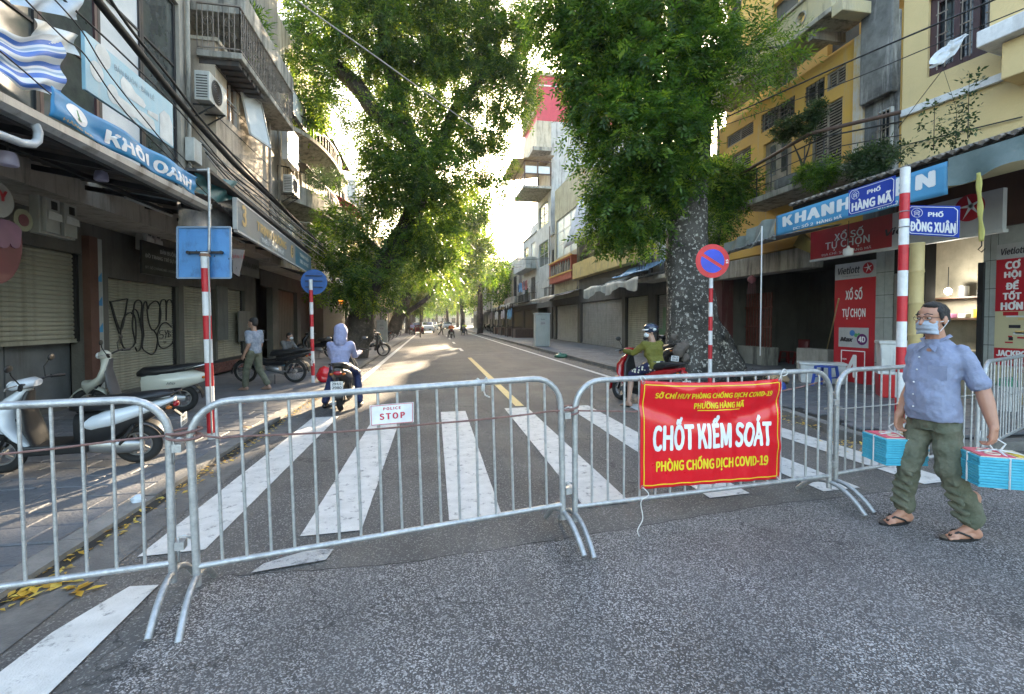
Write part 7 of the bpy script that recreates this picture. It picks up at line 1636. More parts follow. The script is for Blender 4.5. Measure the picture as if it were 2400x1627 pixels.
def two_wheeler(name,label,kind,body,pos,heading,plate='29-U1\n423.17',lean=R(6),simple=False,group=None,cat='scooter',shield=None,seatm=None,stand=True):
 t=thing(name,label,cat,pos,0,group);t.rotation_euler=(lean,0,heading)
 shield=shield or body;seatm=seatm or M_BLACK;bone=kind=='bone';r=.285 if bone else .235;wb=1.22;tw_=.075 if bone else .10
 B_=lambda mb,n,m,par=t,**k: mb.build(n,m,par,local=True,**k)
 wheel(t,0,r,tw_,'wire' if bone else 'cast');wheel(t,wb,r,tw_,'wire' if bone else 'cast')

 mb=MB()
 for y in (-.06,.06): mb.tube([(wb,y,r),(wb - .10,y,r+.22),(wb - .19,y*.8,.62)],.016,8)
 B_(mb,'fork',M_DARK,smooth=True)
 mb=MB();mb.grid(lambda a,b: V((wb - .02+(r+.035)*math.cos(R(-5+150*a)),(b - .5)*.15,r+(r+.035)*math.sin(R(-5+150*a)) - .03*abs(b - .5)*2)),12,6);B_(mb,'front_fender',body,smooth=True,solid=.006)
 hx,hz=wb - .30,.98

 mb=MB()
 if kind=='retro':
  mb.loft([ringp((wb+.06,0,.42),(0,1,0),(.5,0,.8),.03,.08),ringp((wb+.02,0,.50),(0,1,0),(.4,0,.9),.13,.10),ringp((wb - .10,0,.56),(0,1,0),(1,0,.3),.19,.07),ringp((wb - .20,0,.66),(0,1,0),(1,0,.2),.20,.045),ringp((wb - .24,0,.78),(0,1,0),(1,0,.2),.16,.045),ringp((wb - .25,0,.92),(0,1,0),(1,0,.1),.08,.06),ringp((wb - .24,0,1.02),(0,1,0),(1,0,0),.05,.06)])
 else:
  mb.loft([ringp((wb - .30,0,.30),(0,1,0),(1,0,0),.12,.05),ringp((wb - .22,0,.42),(0,1,0),(1,0,.4),.19,.06),ringp((wb - .12,0,.58),(0,1,0),(1,0,.5),.20,.07),ringp((wb - .11,0,.72),(0,1,0),(1,0,.3),.17,.08),ringp((wb - .17,0,.84),(0,1,0),(1,0,.1),.11,.07),ringp((hx+.02,0,.95),(0,1,0),(1,0,0),.05,.05)])
 ap=B_(mb,'leg_shield',shield,smooth=50)
 mb=MB();mb.loft([ringp((wb - .36,0,.28),(0,1,0),(1,0,0),.14,.03),ringp((wb - .30,0,.5),(0,1,0),(1,0,0),.17,.03),ringp((wb - .26,0,.75),(0,1,0),(1,0,0),.13,.03),ringp((hx+.0,0,.93),(0,1,0),(1,0,0),.05,.03)]);B_(mb,'inner_shield',mat('grey plastic',(.09,.09,.095),.5) if kind=='retro' else M_BLACK,smooth=50)

 mb=MB()
 if kind=='retro': mb.ell((hx+.07,0,.98),(.085,.09,.085),16,12)
 else: mb.loft([ringp((hx+.17,0,hz - .01),(0,1,0),(0,0,1),.05,.03),ringp((hx+.10,0,hz+.01),(0,1,0),(0,0,1),.13,.055),ringp((hx,0,hz+.03),(0,1,0),(0,0,1),.15,.055),ringp((hx - .07,0,hz+.03),(0,1,0),(0,0,1),.08,.035)])
 hs_=B_(mb,'headset',body,smooth=50)
 mb=MB();mb.ell((hx+(.15 if kind != 'bone' else .13),0,.98),(.03,.06,.05),14,10);B_(mb,'headlight',M_PANEW,hs_,smooth=True)
 mb=MB()
 for y in (-1,1): mb.tube([(hx,.04*y,hz+.02),(hx - .04,.2*y,hz+.05),(hx - .10,.31*y,hz+.04)],.012,8)
 B_(mb,'handlebar',M_DARK,smooth=True)
 for y in (-1,1):
  mb=MB();mb.tube([(hx - .06,.24*y,hz+.047),(hx - .12,.36*y,hz+.035)],.019,8);B_(mb,'grip',M_BLACK,smooth=50)
  mb=MB();mb.tube([(hx - .02,.22*y,hz+.05),(hx+.03,.30*y,hz+.035),(hx - .01,.38*y,hz+.03)],.006,6);B_(mb,'brake_lever',M_ALU if y>0 else M_ALU,smooth=True)
  if not simple:
   mb=MB();mb.tube([(hx - .03,.20*y,hz+.05),(hx - .0,.25*y,hz+.16),(hx - .02,.30*y,hz+.22)],.006,6);mi=B_(mb,'mirror',M_BLACK,smooth=True);mb=MB();mb.ell((hx - .03,.33*y,hz+.25),(.015,.06,.04),12,8);B_(mb,'mirror_head',M_BLACK,mi,smooth=True)

 mb=MB()
 if bone: mb.loft([xs(wb - .35,.55,.05,.09),xs(wb - .55,.50,.06,.09),xs(.35,.52,.09,.10),xs(.2,.56,.1,.10)]);B_(mb,'frame_cover',body,smooth=50)
 else: mb.box(.40,wb - .26,-.16,.16,.22,.33);mb.box(.38,wb - .35,-.11,.11,.20,.26);B_(mb,'floorboard',M_BLACK,bevel=.02)

 mb=MB()
 if kind=='retro': mb.loft([xs(.52,.50,.10,.14),xs(.42,.52,.16,.18),xs(.22,.54,.20,.19,p=.9),xs(0,.56,.20,.17,p=.9),xs(-.18,.58,.16,.13,p=.9),xs(-.32,.58,.08,.08),xs(-.36,.58,.04,.05)])
 elif bone: mb.loft([xs(.42,.60,.07,.08),xs(.2,.62,.11,.10),xs(-.05,.68,.11,.08),xs(-.28,.74,.08,.05),xs(-.40,.76,.04,.03)])
 else: mb.loft([xs(.46,.52,.13,.05),xs(.36,.54,.165,.10),xs(.18,.59,.175,.11),xs(-.05,.66,.15,.08),xs(-.25,.72,.10,.045),xs(-.38,.76,.05,.025)])
 rb=B_(mb,'rear_body',body,smooth=50)
 if not bone and kind != 'retro':
  mb=MB();mb.loft([xs(.54,.44,.10,.20),xs(.45,.44,.14,.22),xs(.3,.46,.15,.22),xs(.1,.53,.13,.15),xs(-.1,.60,.10,.09),xs(-.3,.68,.07,.05)]);B_(mb,'lower_panel',M_BLACK,smooth=50)
 mb=MB()
 zr=.70 if kind=='retro' else .74
 mb.loft([xs(.58,zr - .03,.06,.04),xs(.50,zr - .0,.125,.075),xs(.28,zr+.005,.15,.08),xs(.08,zr+.025,.145,.075),xs(-.12,zr+.065,.13,.055),xs(-.28,zr+.09,.10,.04),xs(-.36,zr+.09,.05,.02)]);B_(mb,'seat',seatm,smooth=50)
 mb=MB();mb.tube([(-.10,.13,zr+.06),(-.30,.14,zr+.10),(-.42,.08,zr+.12),(-.44,0,zr+.12),(-.42,-.08,zr+.12),(-.30,-.14,zr+.10),(-.10,-.13,zr+.06)],.012,8);B_(mb,'grab_rail',M_CHROME if kind=='retro' else M_DARK,smooth=True)
 mb=MB();mb.ell((-.39,0,.70 if kind != 'retro' else .62),(.03,.07,.035),12,8);B_(mb,'tail_light',mat('red tail lens',(.30,.01,.015),.2),smooth=True)
 for y in (-1,1): mb=MB();mb.ell((-.35,.10*y,.68 if kind != 'retro' else .60),(.03,.03,.022),10,8);B_(mb,'indicator',mat('amber lens',(.45,.12,.01),.25),smooth=True)
 mb=MB();mb.grid(lambda a,b: V((-.02 - (r+.05)*math.cos(R(0+120*a)),(b - .5)*.15,r+(r+.05)*math.sin(R(0+120*a)))),10,4);B_(mb,'rear_fender',M_BLACK,smooth=True,solid=.006)
 pz=.50;mb=MB();mb.box(-.455,-.450,-.095,.095,pz - .07,pz+.07);pl_=B_(mb,'number_plate',mat('white plate',(.62,.63,.62),.5))
 for ln,zz in zip(plate.split('\n'),(.032,-.032)):
  mb=MB();put_text(mb,ln,.05,(-.457,0,pz+zz),(0,-1,0),(0,0,1),fit=(.15,.045),bold=.02);B_(mb,'plate_lettering',M_INK,pl_)
 mb=MB();mb.beam((-.36,0,.62),(-.45,0,pz+.03),.05,.02);B_(mb,'plate_bracket',M_BLACK)

 mb=MB()
 if bone: mb.loft([ringp((.70,0,.36),(0,1,0),(0,0,1),.06,.05),ringp((.60,0,.36),(0,1,0),(0,0,1),.11,.08),ringp((.45,0,.34),(0,1,0),(0,0,1),.12,.09),ringp((.36,0,.33),(0,1,0),(0,0,1),.08,.06)]);mb.beam((.4,.07,.30),(0,.07,r),.05,.03)
 else: mb.loft([ringp((.42,.09,.27),(0,1,0),(0,0,1),.04,.07),ringp((.25,.10,.26),(0,1,0),(0,0,1),.05,.08),ringp((.05,.10,.25),(0,1,0),(0,0,1),.05,.085),ringp((-.08,.09,.25),(0,1,0),(0,0,1),.03,.05)])
 B_(mb,'engine',M_ALU,smooth=50)
 mb=MB();mb.tube([(.5,-.08,.25),(.35,-.11,.19),(.2,-.13,.22),(.12,-.14,.24)],.016,8);mb.tube([(.14,-.14,.24),(.05,-.145,.25),(-.22,-.155,.32),(-.25,-.155,.33)],[.035,.05,.05,.03],12);B_(mb,'exhaust',mat('exhaust steel',(.16,.16,.165),.35,metal=.8),smooth=50)
 for k in (-1,1): mb=MB();mb.tube([(.12,.13*k,.28),(-.02,.13*k,.5)],.022,8);B_(mb,'shock_absorber',M_DARK,smooth=50)
 if stand: mb=MB();mb.tube([(.45,.10,.22),(.40,.22,-.0)],.012,6);B_(mb,'side_stand',M_DARK)
 return t
def head_to(a,b): return math.atan2(b[1] - a[1],b[0] - a[0])
M_BW=mat('pearl white panel',(.60,.64,.68),.25,col2=(.52,.56,.6),coat=.5);M_BC=mat('cream panel',(.52,.53,.46),.25,col2=(.46,.47,.41),coat=.5);M_BR=mat('red panel',(.36,.008,.012),.22,coat=.6);M_BB=mat('gloss black panel',(.015,.015,.017),.22,coat=.5);M_BG=mat('dark grey panel',(.06,.06,.065),.3,coat=.3);M_BT=mat('teal panel',(.05,.22,.22),.3,coat=.3)
sc1=two_wheeler('parked_scooter','white scooter with a black seat right behind the nearest barrier','modern',M_BW,(-3.08,5.50,ZL),head_to((-3.0,5.45),(-4.15,5.28)),'29-E2\n175.13',lean=R(-6),cat='scooter')
sc1.scale=(.93,.95,.90)
sc2=two_wheeler('parked_scooter','cream retro scooter with a chrome rack parked before the graffiti shutter','retro',M_BC,(-4.10,8.48,ZL),head_to((-3.85,8.05),(-5.3,7.8)),'29-X1\n614.31',lean=R(-6),cat='scooter')
mb=MB();put_text(mb,'Mio',.1,(.08,.214,.54),(-1,0,0),(0,0,1),fit=(.12,.045),shear=.4);mb.build('script_badge',M_INK,sc2,local=True)
for o_ in (sc1,sc2): pass
mc=two_wheeler('motorbike','black motorbike parked across the pavement behind the striped pole','bone',M_BB,(-3.32,12.1,ZL),head_to((-3.14,11.33),(-4.25,11.52)),'29-Y7\n206.84',lean=R(-5),cat='motorbike')
rd=two_wheeler('ridden_motorbike','dark scooter under the hooded rider facing up the street','modern',M_BG,(-1.56,8.35,0),R(93),'29-U1\n2980',lean=0,stand=False,cat='motorbike')
wm=two_wheeler('ridden_scooter','red scooter under the woman in the olive jacket','modern',M_BR,(4.02,7.42,0),head_to((4.02,7.42),(3.68,8.58)),'29-D1\n551.20',lean=0,stand=False)
bk=two_wheeler('parked_scooter','black scooter half hidden behind the woman rider beside the mottled trunk','modern',M_BB,(6.12,11.2,.12),R(75),'29-L5\n337.09',cat='scooter')
# ---- riders and passers by
Jr=dict(head=(0,.06,1.36),neck=(0,.02,1.19),chest=(0,.0,1.03),waist=(0,-.03,.86),pelvis=(0,-.04,.76),shL=(.17,.02,1.13),shR=(-.17,.02,1.13),elL=(.21,.20,.93),elR=(-.21,.20,.93),haL=(.25,.45,.99),haR=(-.25,.45,.99),hipL=(.09,.0,.74),hipR=(-.09,.0,.74),knL=(.22,.34,.60),knR=(-.22,.34,.60),anL=(.30,.12,.10),anR=(-.30,.12,.10),hdL=(0,1,0),hdR=(0,1,0),pnL=(0,0,-1),pnR=(0,0,-1))
b,P2,F2_,L2_=human('rider in lavender grey hoodie seen from behind on a dark scooter',(-1.60,8.58,0),(.03,1),Jr,C_HOOD,C_NAVY,sleeves='long',hair=None,wr=.03,shoes=M_BLACK,girth=1.0,voxel=.011)
hdm=MB();b.E(hdm,(0,.035,1.38),(.118,.13,.14));b.C(hdm,(0,-.01,1.20),(0,.02,1.36),.115,.118);b.finish('hood',hdm,C_HOOD,.03)
Jw=dict(head=(0,.10,1.36),neck=(0,.05,1.20),chest=(0,.02,1.04),waist=(0,-.04,.86),pelvis=(0,-.06,.77),shL=(.18,.05,1.14),shR=(-.18,.05,1.14),elL=(.25,.26,.98),elR=(-.25,.24,.98),haL=(.24,.52,1.0),haR=(-.24,.50,1.0),hipL=(.09,0,.75),hipR=(-.09,0,.75),knL=(.20,.36,.58),knR=(-.16,.38,.62),anL=(.34,.28,.09),anR=(-.20,.34,.36),hdL=(0,1,0),hdR=(0,1,0),pnL=(0,0,-1),pnR=(0,0,-1),toeL=(.2,1),toeR=(0,1))
hd_w=head_to((4.02,7.42),(3.68,8.58));fw_=(math.cos(hd_w),math.sin(hd_w))
b,P3,_,_=human('woman in olive jacket, dark helmet and white mask astride a red scooter',(4.02+fw_[0]*.30,7.42+fw_[1]*.30,0),fw_,Jw,C_OLIVE,C_DOTS,sleeves='long',legs='skirt',hair='long',headyaw=-62,mask=C_MASKW,wr=.03,girth=1.04,voxel=.010)
hm=MB();b.E(hm,P3(0,-.01,.065),(.118,.135,.105),-62);o=b.finish('helmet',hm,mat('navy helmet',(.02,.03,.06),.2,coat=.6),0,.008);hm=MB();hm.grid(lambda a,q: b.W(P3(.11*math.sin((a - .5)*2.6),(.10+.055*q)*math.cos((a - .5)*2.0),.055 - .02*q)),12,3);hm.build('visor_peak',M_TXTW,o,smooth=True,solid=.006)
hm=MB();b.E(hm,P3(-.095,-.045,.04),(.025,.045,.022),-62);b.E(hm,P3(.10,-.04,.05),(.02,.04,.025),-62);hm.build('helmet_decal',M_SIGNPALE,o,smooth=True)
sn=MB();aw_=V((.34,.28,.02));
for e in ((.34,.28),): sn.plate([b.W((e[0]+.05*math.sin(t),e[1]+.07+.14*math.cos(t),.022)) for t in np.linspace(0,6.28,15)[:-1]],(0,0,1),.02)
sn.build('sandal',M_BLACK,b.t)
Jp=lambda st=.12,arm=.06: dict(head=(0,.03,1.50),neck=(0,0,1.34),chest=(0,0,1.17),waist=(0,0,1.0),pelvis=(0,0,.88),shL=(.18,0,1.28),shR=(-.18,0,1.28),elL=(.23,-arm,1.02),elR=(-.23,arm*.3,1.02),haL=(.24,arm,.80),haR=(-.23,arm*2,.80),hipL=(.09,0,.84),hipR=(-.09,0,.84),knL=(.10,st*.8,.46),knR=(-.10,-st*.2,.46),anL=(.10,st,.09),anR=(-.10,-st*1.6,.12))
human('man in faded plaid shirt and olive trousers walking past the black motorbike',(-3.85,10.95,ZL),(-.9,.35),Jp(.16),C_PLAID,C_TROU,sleeves='short',headyaw=-10,scale=.98,wr=.03,voxel=.013)
pk_=on_z(868,795,ZL)
human('person in black holding a small red bag near the ivy clad tree',pk_,(.95,-.3),Jp(.05),C_BLACK,C_BLACK,sleeves='short',legs='short',scale=1.06,voxel=.03,wr=0)
t=thing('shopping_bag','small red plastic bag in the hand of the person in black','bag',(pk_.x+.25,pk_.y - .1,.5));mb=MB();mb.ell((pk_.x+.25,pk_.y - .1,.62),(.16,.12,.22),12,10);mb.v=[tuple(V(q)+noise.noise_vector(V(q)*9)*.04) for q in mb.v];mb.build('bag',M_SIGNR2,t,smooth=True)
Js=dict(head=(0,.22,1.02),neck=(0,.14,.89),chest=(0,.08,.74),waist=(0,.0,.58),pelvis=(0,-.02,.46),shL=(.18,.10,.83),shR=(-.18,.10,.83),elL=(.24,.26,.62),elR=(-.24,.26,.62),haL=(.12,.42,.55),haR=(-.12,.42,.55),hipL=(.09,0,.45),hipR=(-.09,0,.45),knL=(.14,.42,.45),knR=(-.14,.42,.45),anL=(.14,.38,.08),anR=(-.14,.38,.08))
sp=on_z(668,862,ZL);human('masked person in grey crouched on a stool behind the black motorbike',(sp.x,sp.y,ZL),(.9,-.5),Js,C_DIM,C_BLACK,sleeves='long',mask=C_MASKW,voxel=.014)
mb=MB();mb.lathe([(.17,.12),(.13,.50),(.0,.50)],(sp.x,sp.y,0),n=14);tag(mb.build('stool',M_SIGNT,None),'low stool under the crouched masked person','stool')
for i,(u,lab,c,sh_) in enumerate(((1058,'distant rider with an orange vest riding away down the street',M_BG,mat('orange cloth',(.7,.14,.02),.7)),(966,'distant rider in a lilac shirt near the parked motorbikes',M_BR,mat('lilac cloth',(.4,.38,.6),.7)),(1088,'distant rider in a yellow green vest by the far right kerb',M_BB,mat('lime cloth',(.5,.6,.05),.7)))):
 p=on_z(u,(793,786,786)[i],0);m_=two_wheeler('ridden_motorbike','tiny dark motorbike under the '+lab[:lab.index(' in ') if ' in ' in lab else lab.index(' with ')]+(' in the orange vest',' in the lilac shirt',' in the lime vest')[i],'bone',c,p,R((90,80,-95)[i]),'29\n1',lean=0,simple=True,cat='motorbike',stand=False)
 human(lab,(p.x,p.y+.25*(1 if i<2 else -1),0),(0,1) if i<2 else (0,-1),Jr,sh_,C_BLACK,sleeves='long',voxel=.04,wr=0,shoes=M_BLACK)
p=on_z(1034,786,0);human('distant pedestrian in dark clothes crossing before the white cars',(p.x,p.y,0),(1,0),Jp(.2),C_BLACK,C_BLACK,voxel=.04,wr=0,shoes=M_BLACK)
# parked rows
mods={'bone': two_wheeler('parked_motorbike','first motorbike of the row parked by the second leaning trunk','bone',M_BB,tuple(on_z(905,803,0)),R(200),lean=R(6),simple=True,group='motorbikes parked along the far kerbs',cat='motorbike')}
spots=[(915,797,205,'dark motorbike second in the row by the second leaning trunk'),(925,792,195,'motorbike third in the row by the second leaning trunk'),(934,788,200,'motorbike last in the row by the second leaning trunk'),(888,800,190,'motorbike at the near end of the tight cluster by the second trunk'),(897,796,200,'second motorbike of the tight cluster by the second trunk'),(911,792,188,'third motorbike of the tight cluster by the second trunk'),(842,812,175,'motorbike on the pavement in front of the ivy clad trunk'),(856,806,185,'motorbike beside the pale cabinet on the scooter side'),(830,838,20,'motorbike half hidden behind the base of the ivy clad trunk'),(775,838,170,'motorbike glimpsed between the blue round sign and the hooded rider')]
for u,v,a,lab in spots: p=on_z(u,v,ZL if u<900 else 0);copy_tree(mods['bone'],(p.x,p.y,p.z),None,lab).rotation_euler=(R(5),0,R(a))
for k,(u,v,lab) in enumerate(((1210,784,'nearest motorbike of the row before the dark stalls'),(1196,782,'second motorbike of the row before the dark stalls'),(1183,780,'third motorbike of the row before the dark stalls'),(1170,778,'fourth motorbike of the row before the dark stalls'),(1158,776,'fifth motorbike of the row before the dark stalls'),(1146,774,'farthest motorbike of the row before the dark stalls'))):
 p=on_z(u,v,.12);copy_tree(mods['bone'],(p.x,p.y,.12),None,lab).rotation_euler=(R(6),0,R(190+k*7))
# cars far away
def car(label,x,y,m,rz,s=1.):
 t=thing('parked_car',label,'car',(x,y,0),rz);B_=lambda mb,n,mm,par=t,**k: mb.build(n,mm,par,local=True,**k);t.scale=(s,)*3
 prof=[(-2.15,.45),(-2.1,.85),(-1.55,.95),(-1.2,1.02),(-.75,1.45),(.6,1.48),(1.3,1.05),(2.0,.98),(2.15,.7),(2.15,.35),(-2.1,.3)]
 mb=MB();rings=[]
 for y_,k in ((-.88,.90),(-.80,1),(.80,1),(.88,.90)): rings.append([V((px_*(1 if k==1 else .98),y_*(1 if pz_<1.0 else .82),.3+(pz_ - .3)*(1 if k==1 else .95))) for px_,pz_ in prof])
 mb.loft(rings);b_=B_(mb,'body',m,smooth=30,bevel=.03)
 for (q,nm) in (([(1.25,-.62,1.10),(1.25,.62,1.10),(.66,.58,1.45),(.66,-.58,1.45)],'windscreen'),([(-1.16,.62,1.08),(-1.16,-.62,1.08),(-.80,-.58,1.42),(-.80,.58,1.42)],'rear_window')):
  mb=MB();mb.plate([V(p)+V((.02 if nm[0]=='w' else -.02,0,.02)) for p in q],(1 if nm[0]=='w' else -1,0,.6),.01);B_(mb,nm,M_GLASS)
 for e in (-1,1):
  mb=MB();mb.plate([(-1.0,.74*e,1.06),(1.05,.74*e,1.08),(.55,.70*e,1.40),(-.7,.70*e,1.40)],(0,e,.2),.01);B_(mb,'side_window',M_GLASS)
  for x_ in (-1.3,1.35):
   mb=MB();mb.lathe([(.001,-.1),(.32,-.1),(.33,0),(.32,.1),(.001,.1)],(x_,.80*e,.33),'y',18);w__=B_(mb,'wheel',M_RUBBER,smooth=40);mb=MB();mb.lathe([(.001,-.115),(.2,-.115),(.2,.115),(.001,.115)],(x_,.80*e,.33),'y',14);B_(mb,'rim',M_ALU,w__)
  mb=MB();mb.ell((2.08,.62*e,.72),(.08,.18,.08),12,8);B_(mb,'headlight',M_PANEW,smooth=True);mb=MB();mb.ell((-2.1,.68*e,.8),(.06,.12,.1),12,8);B_(mb,'tail_light',MATS['red tail lens'],smooth=True)
 mb=MB();mb.box(2.10,2.17,-.55,.55,.45,.62);B_(mb,'grille',M_BLACK);mb=MB();mb.box(2.17,2.18,-.22,.22,.48,.60);B_(mb,'number_plate',MATS['white plate']);return t
car('white saloon car facing the camera at the far end of the street',on_z(1003,780,0).x,64,M_BW,R(-92))
car('dark red car parked between the second leaning trunk and the white saloon',-2.0,60,mat('maroon paint',(.12,.015,.015),.25,coat=.5),R(95))
car('second white car standing behind the white saloon',.2,84,M_BW,R(-90));car('silver car behind the distant riders',3.0,92,mat('silver paint',(.45,.46,.48),.3,metal=.4),R(-88));car('grey car farthest along the street',1.2,108,M_BG,R(-90));car('pale car by the far scooter side kerb',-1.6,98,M_BC,R(-92))
# -- POLES,SIGNS,BANNER
def at_d(u,v,D): return EYE+ray(u,v)*D
def striped_pole(x,y,z0,z1,r,label,band=.30,lean=(0,0),off=.0,cat='pole'):
 t=thing('striped_pole',label,cat,(x,y,z0));z=z1;k=0;P=lambda q: V((x+lean[0]*(q - z0),y+lean[1]*(q - z0),q))
 while z>z0+.01:
  zb=max(z0,z - (band if k else band - off));mb=MB();n=14
  mb.tube([P(zb),P(z)],r,n);mb.build('band',M_WPAINT if k % 2==0 else M_RED,t,smooth=50);z=zb;k+=1
 return t
zt_=on_y(481,592,6.45).z
p1=striped_pole(-2.79,6.45,ZL,zt_,.048,'red and white striped pole in front of the blue square sign',lean=(-.018,0),off=.10)
q=[on_y(417,533,6.52),on_y(541,533,6.52),on_y(542,652,6.52),on_y(417,652,6.52)]
t=thing('road_sign','back of a light blue square road sign on the nearer striped pole','sign',q[3]);mb=MB();mb.plate(q,(0,-1,0),.012);mb.build('plate',M_BLUEBACK,t,bevel=.004)
f=MB()
for i in range(4): f.beam(q[i] - V((0,.008,0)),q[(i+1) % 4] - V((0,.008,0)),.022,.02)
f.build('rim',mat('grey blue rim',(.18,.26,.36),.5,streak=(.3,.3,.3),samt=.4),t)
mb=MB();mb.beam(on_y(440,592,6.48),on_y(520,592,6.48),.025,.03);mb.build('bracket',M_DARK,t)
for u in (441,519): p=on_y(u,592,6.47);mb=MB();mb.lathe([(.001,-.02),(.022,-.02),(.022,.02),(.001,.02)],p,'y',8);mb.build('bolt',M_DARK,t)
for k in range(6): mb=MB();c=q[0].lerp(q[2],random.uniform(.15,.85))+V((random.uniform(-.25,.25),-.0095,random.uniform(-.1,.1)));mb.ell(c,(.006*random.uniform(.5,2),.0015,.01),6,4);mb.build('rust_spot',M_GRIME,t)
cable([on_y(490,592,6.42),on_y(491,500,6.42),on_y(489,402,6.42),on_y(486,399,6.42),on_y(462,399,6.42)],.016,'thin galvanised conduit rising above the nearer striped pole',cat='pipe',m=M_GALV,name='conduit_pipe')
cable([on_y(488,605,6.38),on_y(491,700,6.38),on_y(493,900,6.38),on_y(497,1018,6.38)],.010,'thin pale pipe strapped down the nearer striped pole',cat='pipe',m=M_CABLEL,name='conduit_pipe')
mb=MB()
for k in range(3): mb.torus((-2.79 - .018*2.1,6.45,zt_ - .02 - k*.012),'z',.05+.004*k,.006,12,5)
tag(mb.build('cloth_wrap',mat('rusty cloth',(.30,.18,.12),.9),None),'frayed cord wrapped round the top of the nearer striped pole','cord')
y2_=12.0;zt2=on_y(731,655,y2_).z
striped_pole(on_y(734,890,y2_).x,y2_,ZL,zt2,.042,'red and white striped pole carrying the blue round sign',lean=(-.012,0),off=.04)
c=on_y(736,661,y2_+.06);rr_=(on_y(767,661,y2_+.06) - c).length
t=thing('road_sign','back of a deep blue round road sign on the farther striped pole','sign',c);mb=MB();mb.lathe([(.001,0),(rr_,0),(rr_,.012),(.001,.012)],c,'y',36);mb.build('plate',mat('blue enamel back',(.015,.09,.30),.45,streak=(.04,.12,.3),samt=.5),t)
for dz in (-.13,.02,.15): mb=MB();mb.beam(c+V((-.2,-.02,dz)),c+V((.2,-.02,dz)),.02,.018);mb.build('bracket',M_DARK,t)
# no parking
np_=at_d(1667,612,9.75);base=V((np_.x,np_.y,.12));striped_pole(np_.x,np_.y,.12,at_d(1667,648,9.75).z,.042,'red and white striped pole of the no parking sign beside the mottled trunk',off=.05)
t=thing('road_sign','round red and blue no parking sign in front of the mottled trunk','sign',np_);R0=.355;fr=Fr((np_.x+.05,np_.y - .06,0),(RT.x,RT.y,0),(-FW.x,-FW.y,0));s0,z0=fr.px(1670,612)
disc(fr,t,s0,z0,.0,R0,mat('sign red enamel',(.68,.012,.025),.35),'red_disc',48);M_SBL=mat('sign blue enamel',(.02,.06,.62),.35)
for sg_ in (-1,1):
 mb=MB();rr=R0*.70;a=R(-32);pts=[]
 for th in np.linspace(math.asin(.14),math.pi - math.asin(.14),24):
  x,z=rr*math.cos(th),rr*math.sin(th)*sg_;pts.append(fr.p(s0+x*math.cos(a) - z*math.sin(a),z0+x*math.sin(a)+z*math.cos(a),.005))
 mb.plate(pts,fr.en,.003);mb.build('blue_field',M_SBL,t)
mb=MB();put_text(mb,'15',.1,fr.p(s0+R0*.86,z0 - .01,.004),V(fr.es)*.0+V((0,0,1)),-V(fr.es),fit=(.09,.05),bold=.03);mb.build('lettering',M_TXTW,t)
# street name pole
sp_=at_d(2113,783,5.45);x_,y_=sp_.x,sp_.y
striped_pole(x_,y_,.12,at_d(2112,397,5.45).z,.050,'tall red and white striped pole holding the two street name plates',off=.0)
mb=MB();mb.lathe([(.05,0),(.03,.02),(.001,.025)],(x_,y_,at_d(2112,397,5.45).z),n=14);
def emblem(mb,P,r):
 mb.tube([P(r*math.cos(a),r*math.sin(a)) for a in np.linspace(0,6.283,21)],.0028,4,caps=False)
 for pts in (((-.6,.15),(0,.62),(.6,.15)),((-.45,.12),(.45,.12)),((-.38,.1),(-.38,-.3)),((.38,.1),(.38,-.3)),((-.5,-.32),(.5,-.32)),((-.3,-.35),(-.42,-.75)),((.3,-.35),(.42,-.75)),((-.15,-.1),(.15,-.1))): mb.tube([P(r*a,r*b) for a,b in pts],.0028,4)
def name_plate(A,Bp,h,label,l1,l2,left_end=False):
 """A,B = left and right top corners seen from the front"""
 A=V(A);Bp=V(Bp);ex=(Bp - A);ex.z=0;L=ex.length;ex.normalize();n_=ex.cross(V((0,0,1)))
 up=V((0,0,1));slope=(Bp.z - A.z)/L;exs=V((ex.x,ex.y,slope));P=lambda x,z,d=0.: A+exs*x+up*z+n_*d
 t=thing('street_name_plate',label,'sign',P(L/2,-h));mb=MB();mb.plate([P(0,0),P(L,0),P(L,-h),P(0,-h)],n_,.006);mb.build('plate',M_BLUESIGN,t,bevel=.002)
 f=MB();m_=.018;c_=.03;ol=[(m_+c_,-m_),(L - m_ - c_,-m_),(L - m_,-m_ - c_),(L - m_,-h+m_+c_),(L - m_ - c_,-h+m_),(m_+c_,-h+m_),(m_,-h+m_+c_),(m_,-m_ - c_)]
 for i in range(8): a,b=ol[i],ol[(i+1) % 8];f.beam(P(a[0],a[1],.002),P(b[0],b[1],.002),.006,.004,up=n_)
 f.build('white_border',M_TXTW,t)
 f=MB();emblem(f,lambda x,z: P(.10+x,-.085+z,.002),.052);f.build('emblem',M_TXTW,t)
 for s_,cx_,cz_,w_,h_ in ((l1,.57,.27,.29,.20),(l2,.51,.66,.86,.44)): mb=MB();put_text(mb,s_,.1,P(L*cx_,-h*cz_,.003),exs,up,fit=(L*w_,h*h_),bold=.035);mb.build('lettering',M_TXTW,t)
 for x in (.03,L - .03): mb=MB();mb.ell(P(x,-h/2,.003),(.006,.006,.006),8,6);mb.build('rivet',M_ALU,t)
A1=on_x(1989,447,x_ - .05);A2=on_x(2099,411,x_ - .05);name_plate(A1,A2,.335,'deep blue street name plate reading PHỐ HÀNG MÃ on the tall striped pole','PHỐ','HÀNG MÃ')
A1=at_d(2125,481,5.42);A2=at_d(2250,483,5.0);name_plate(A1,A2,.342,'deep blue street name plate reading PHỐ ĐỒNG XUÂN right of the tall striped pole','PHỐ','ĐỒNG XUÂN')
for z in (A1.z - .08,A1.z - .26): mb=MB();mb.torus((x_,y_,z),'z',.053,.006,14,5);tag(mb.build('clamp_ring',M_ALU,None),('upper' if z>A1.z - .1 else 'lower')+' clamp ring fixing a name plate to the tall striped pole','clamp')
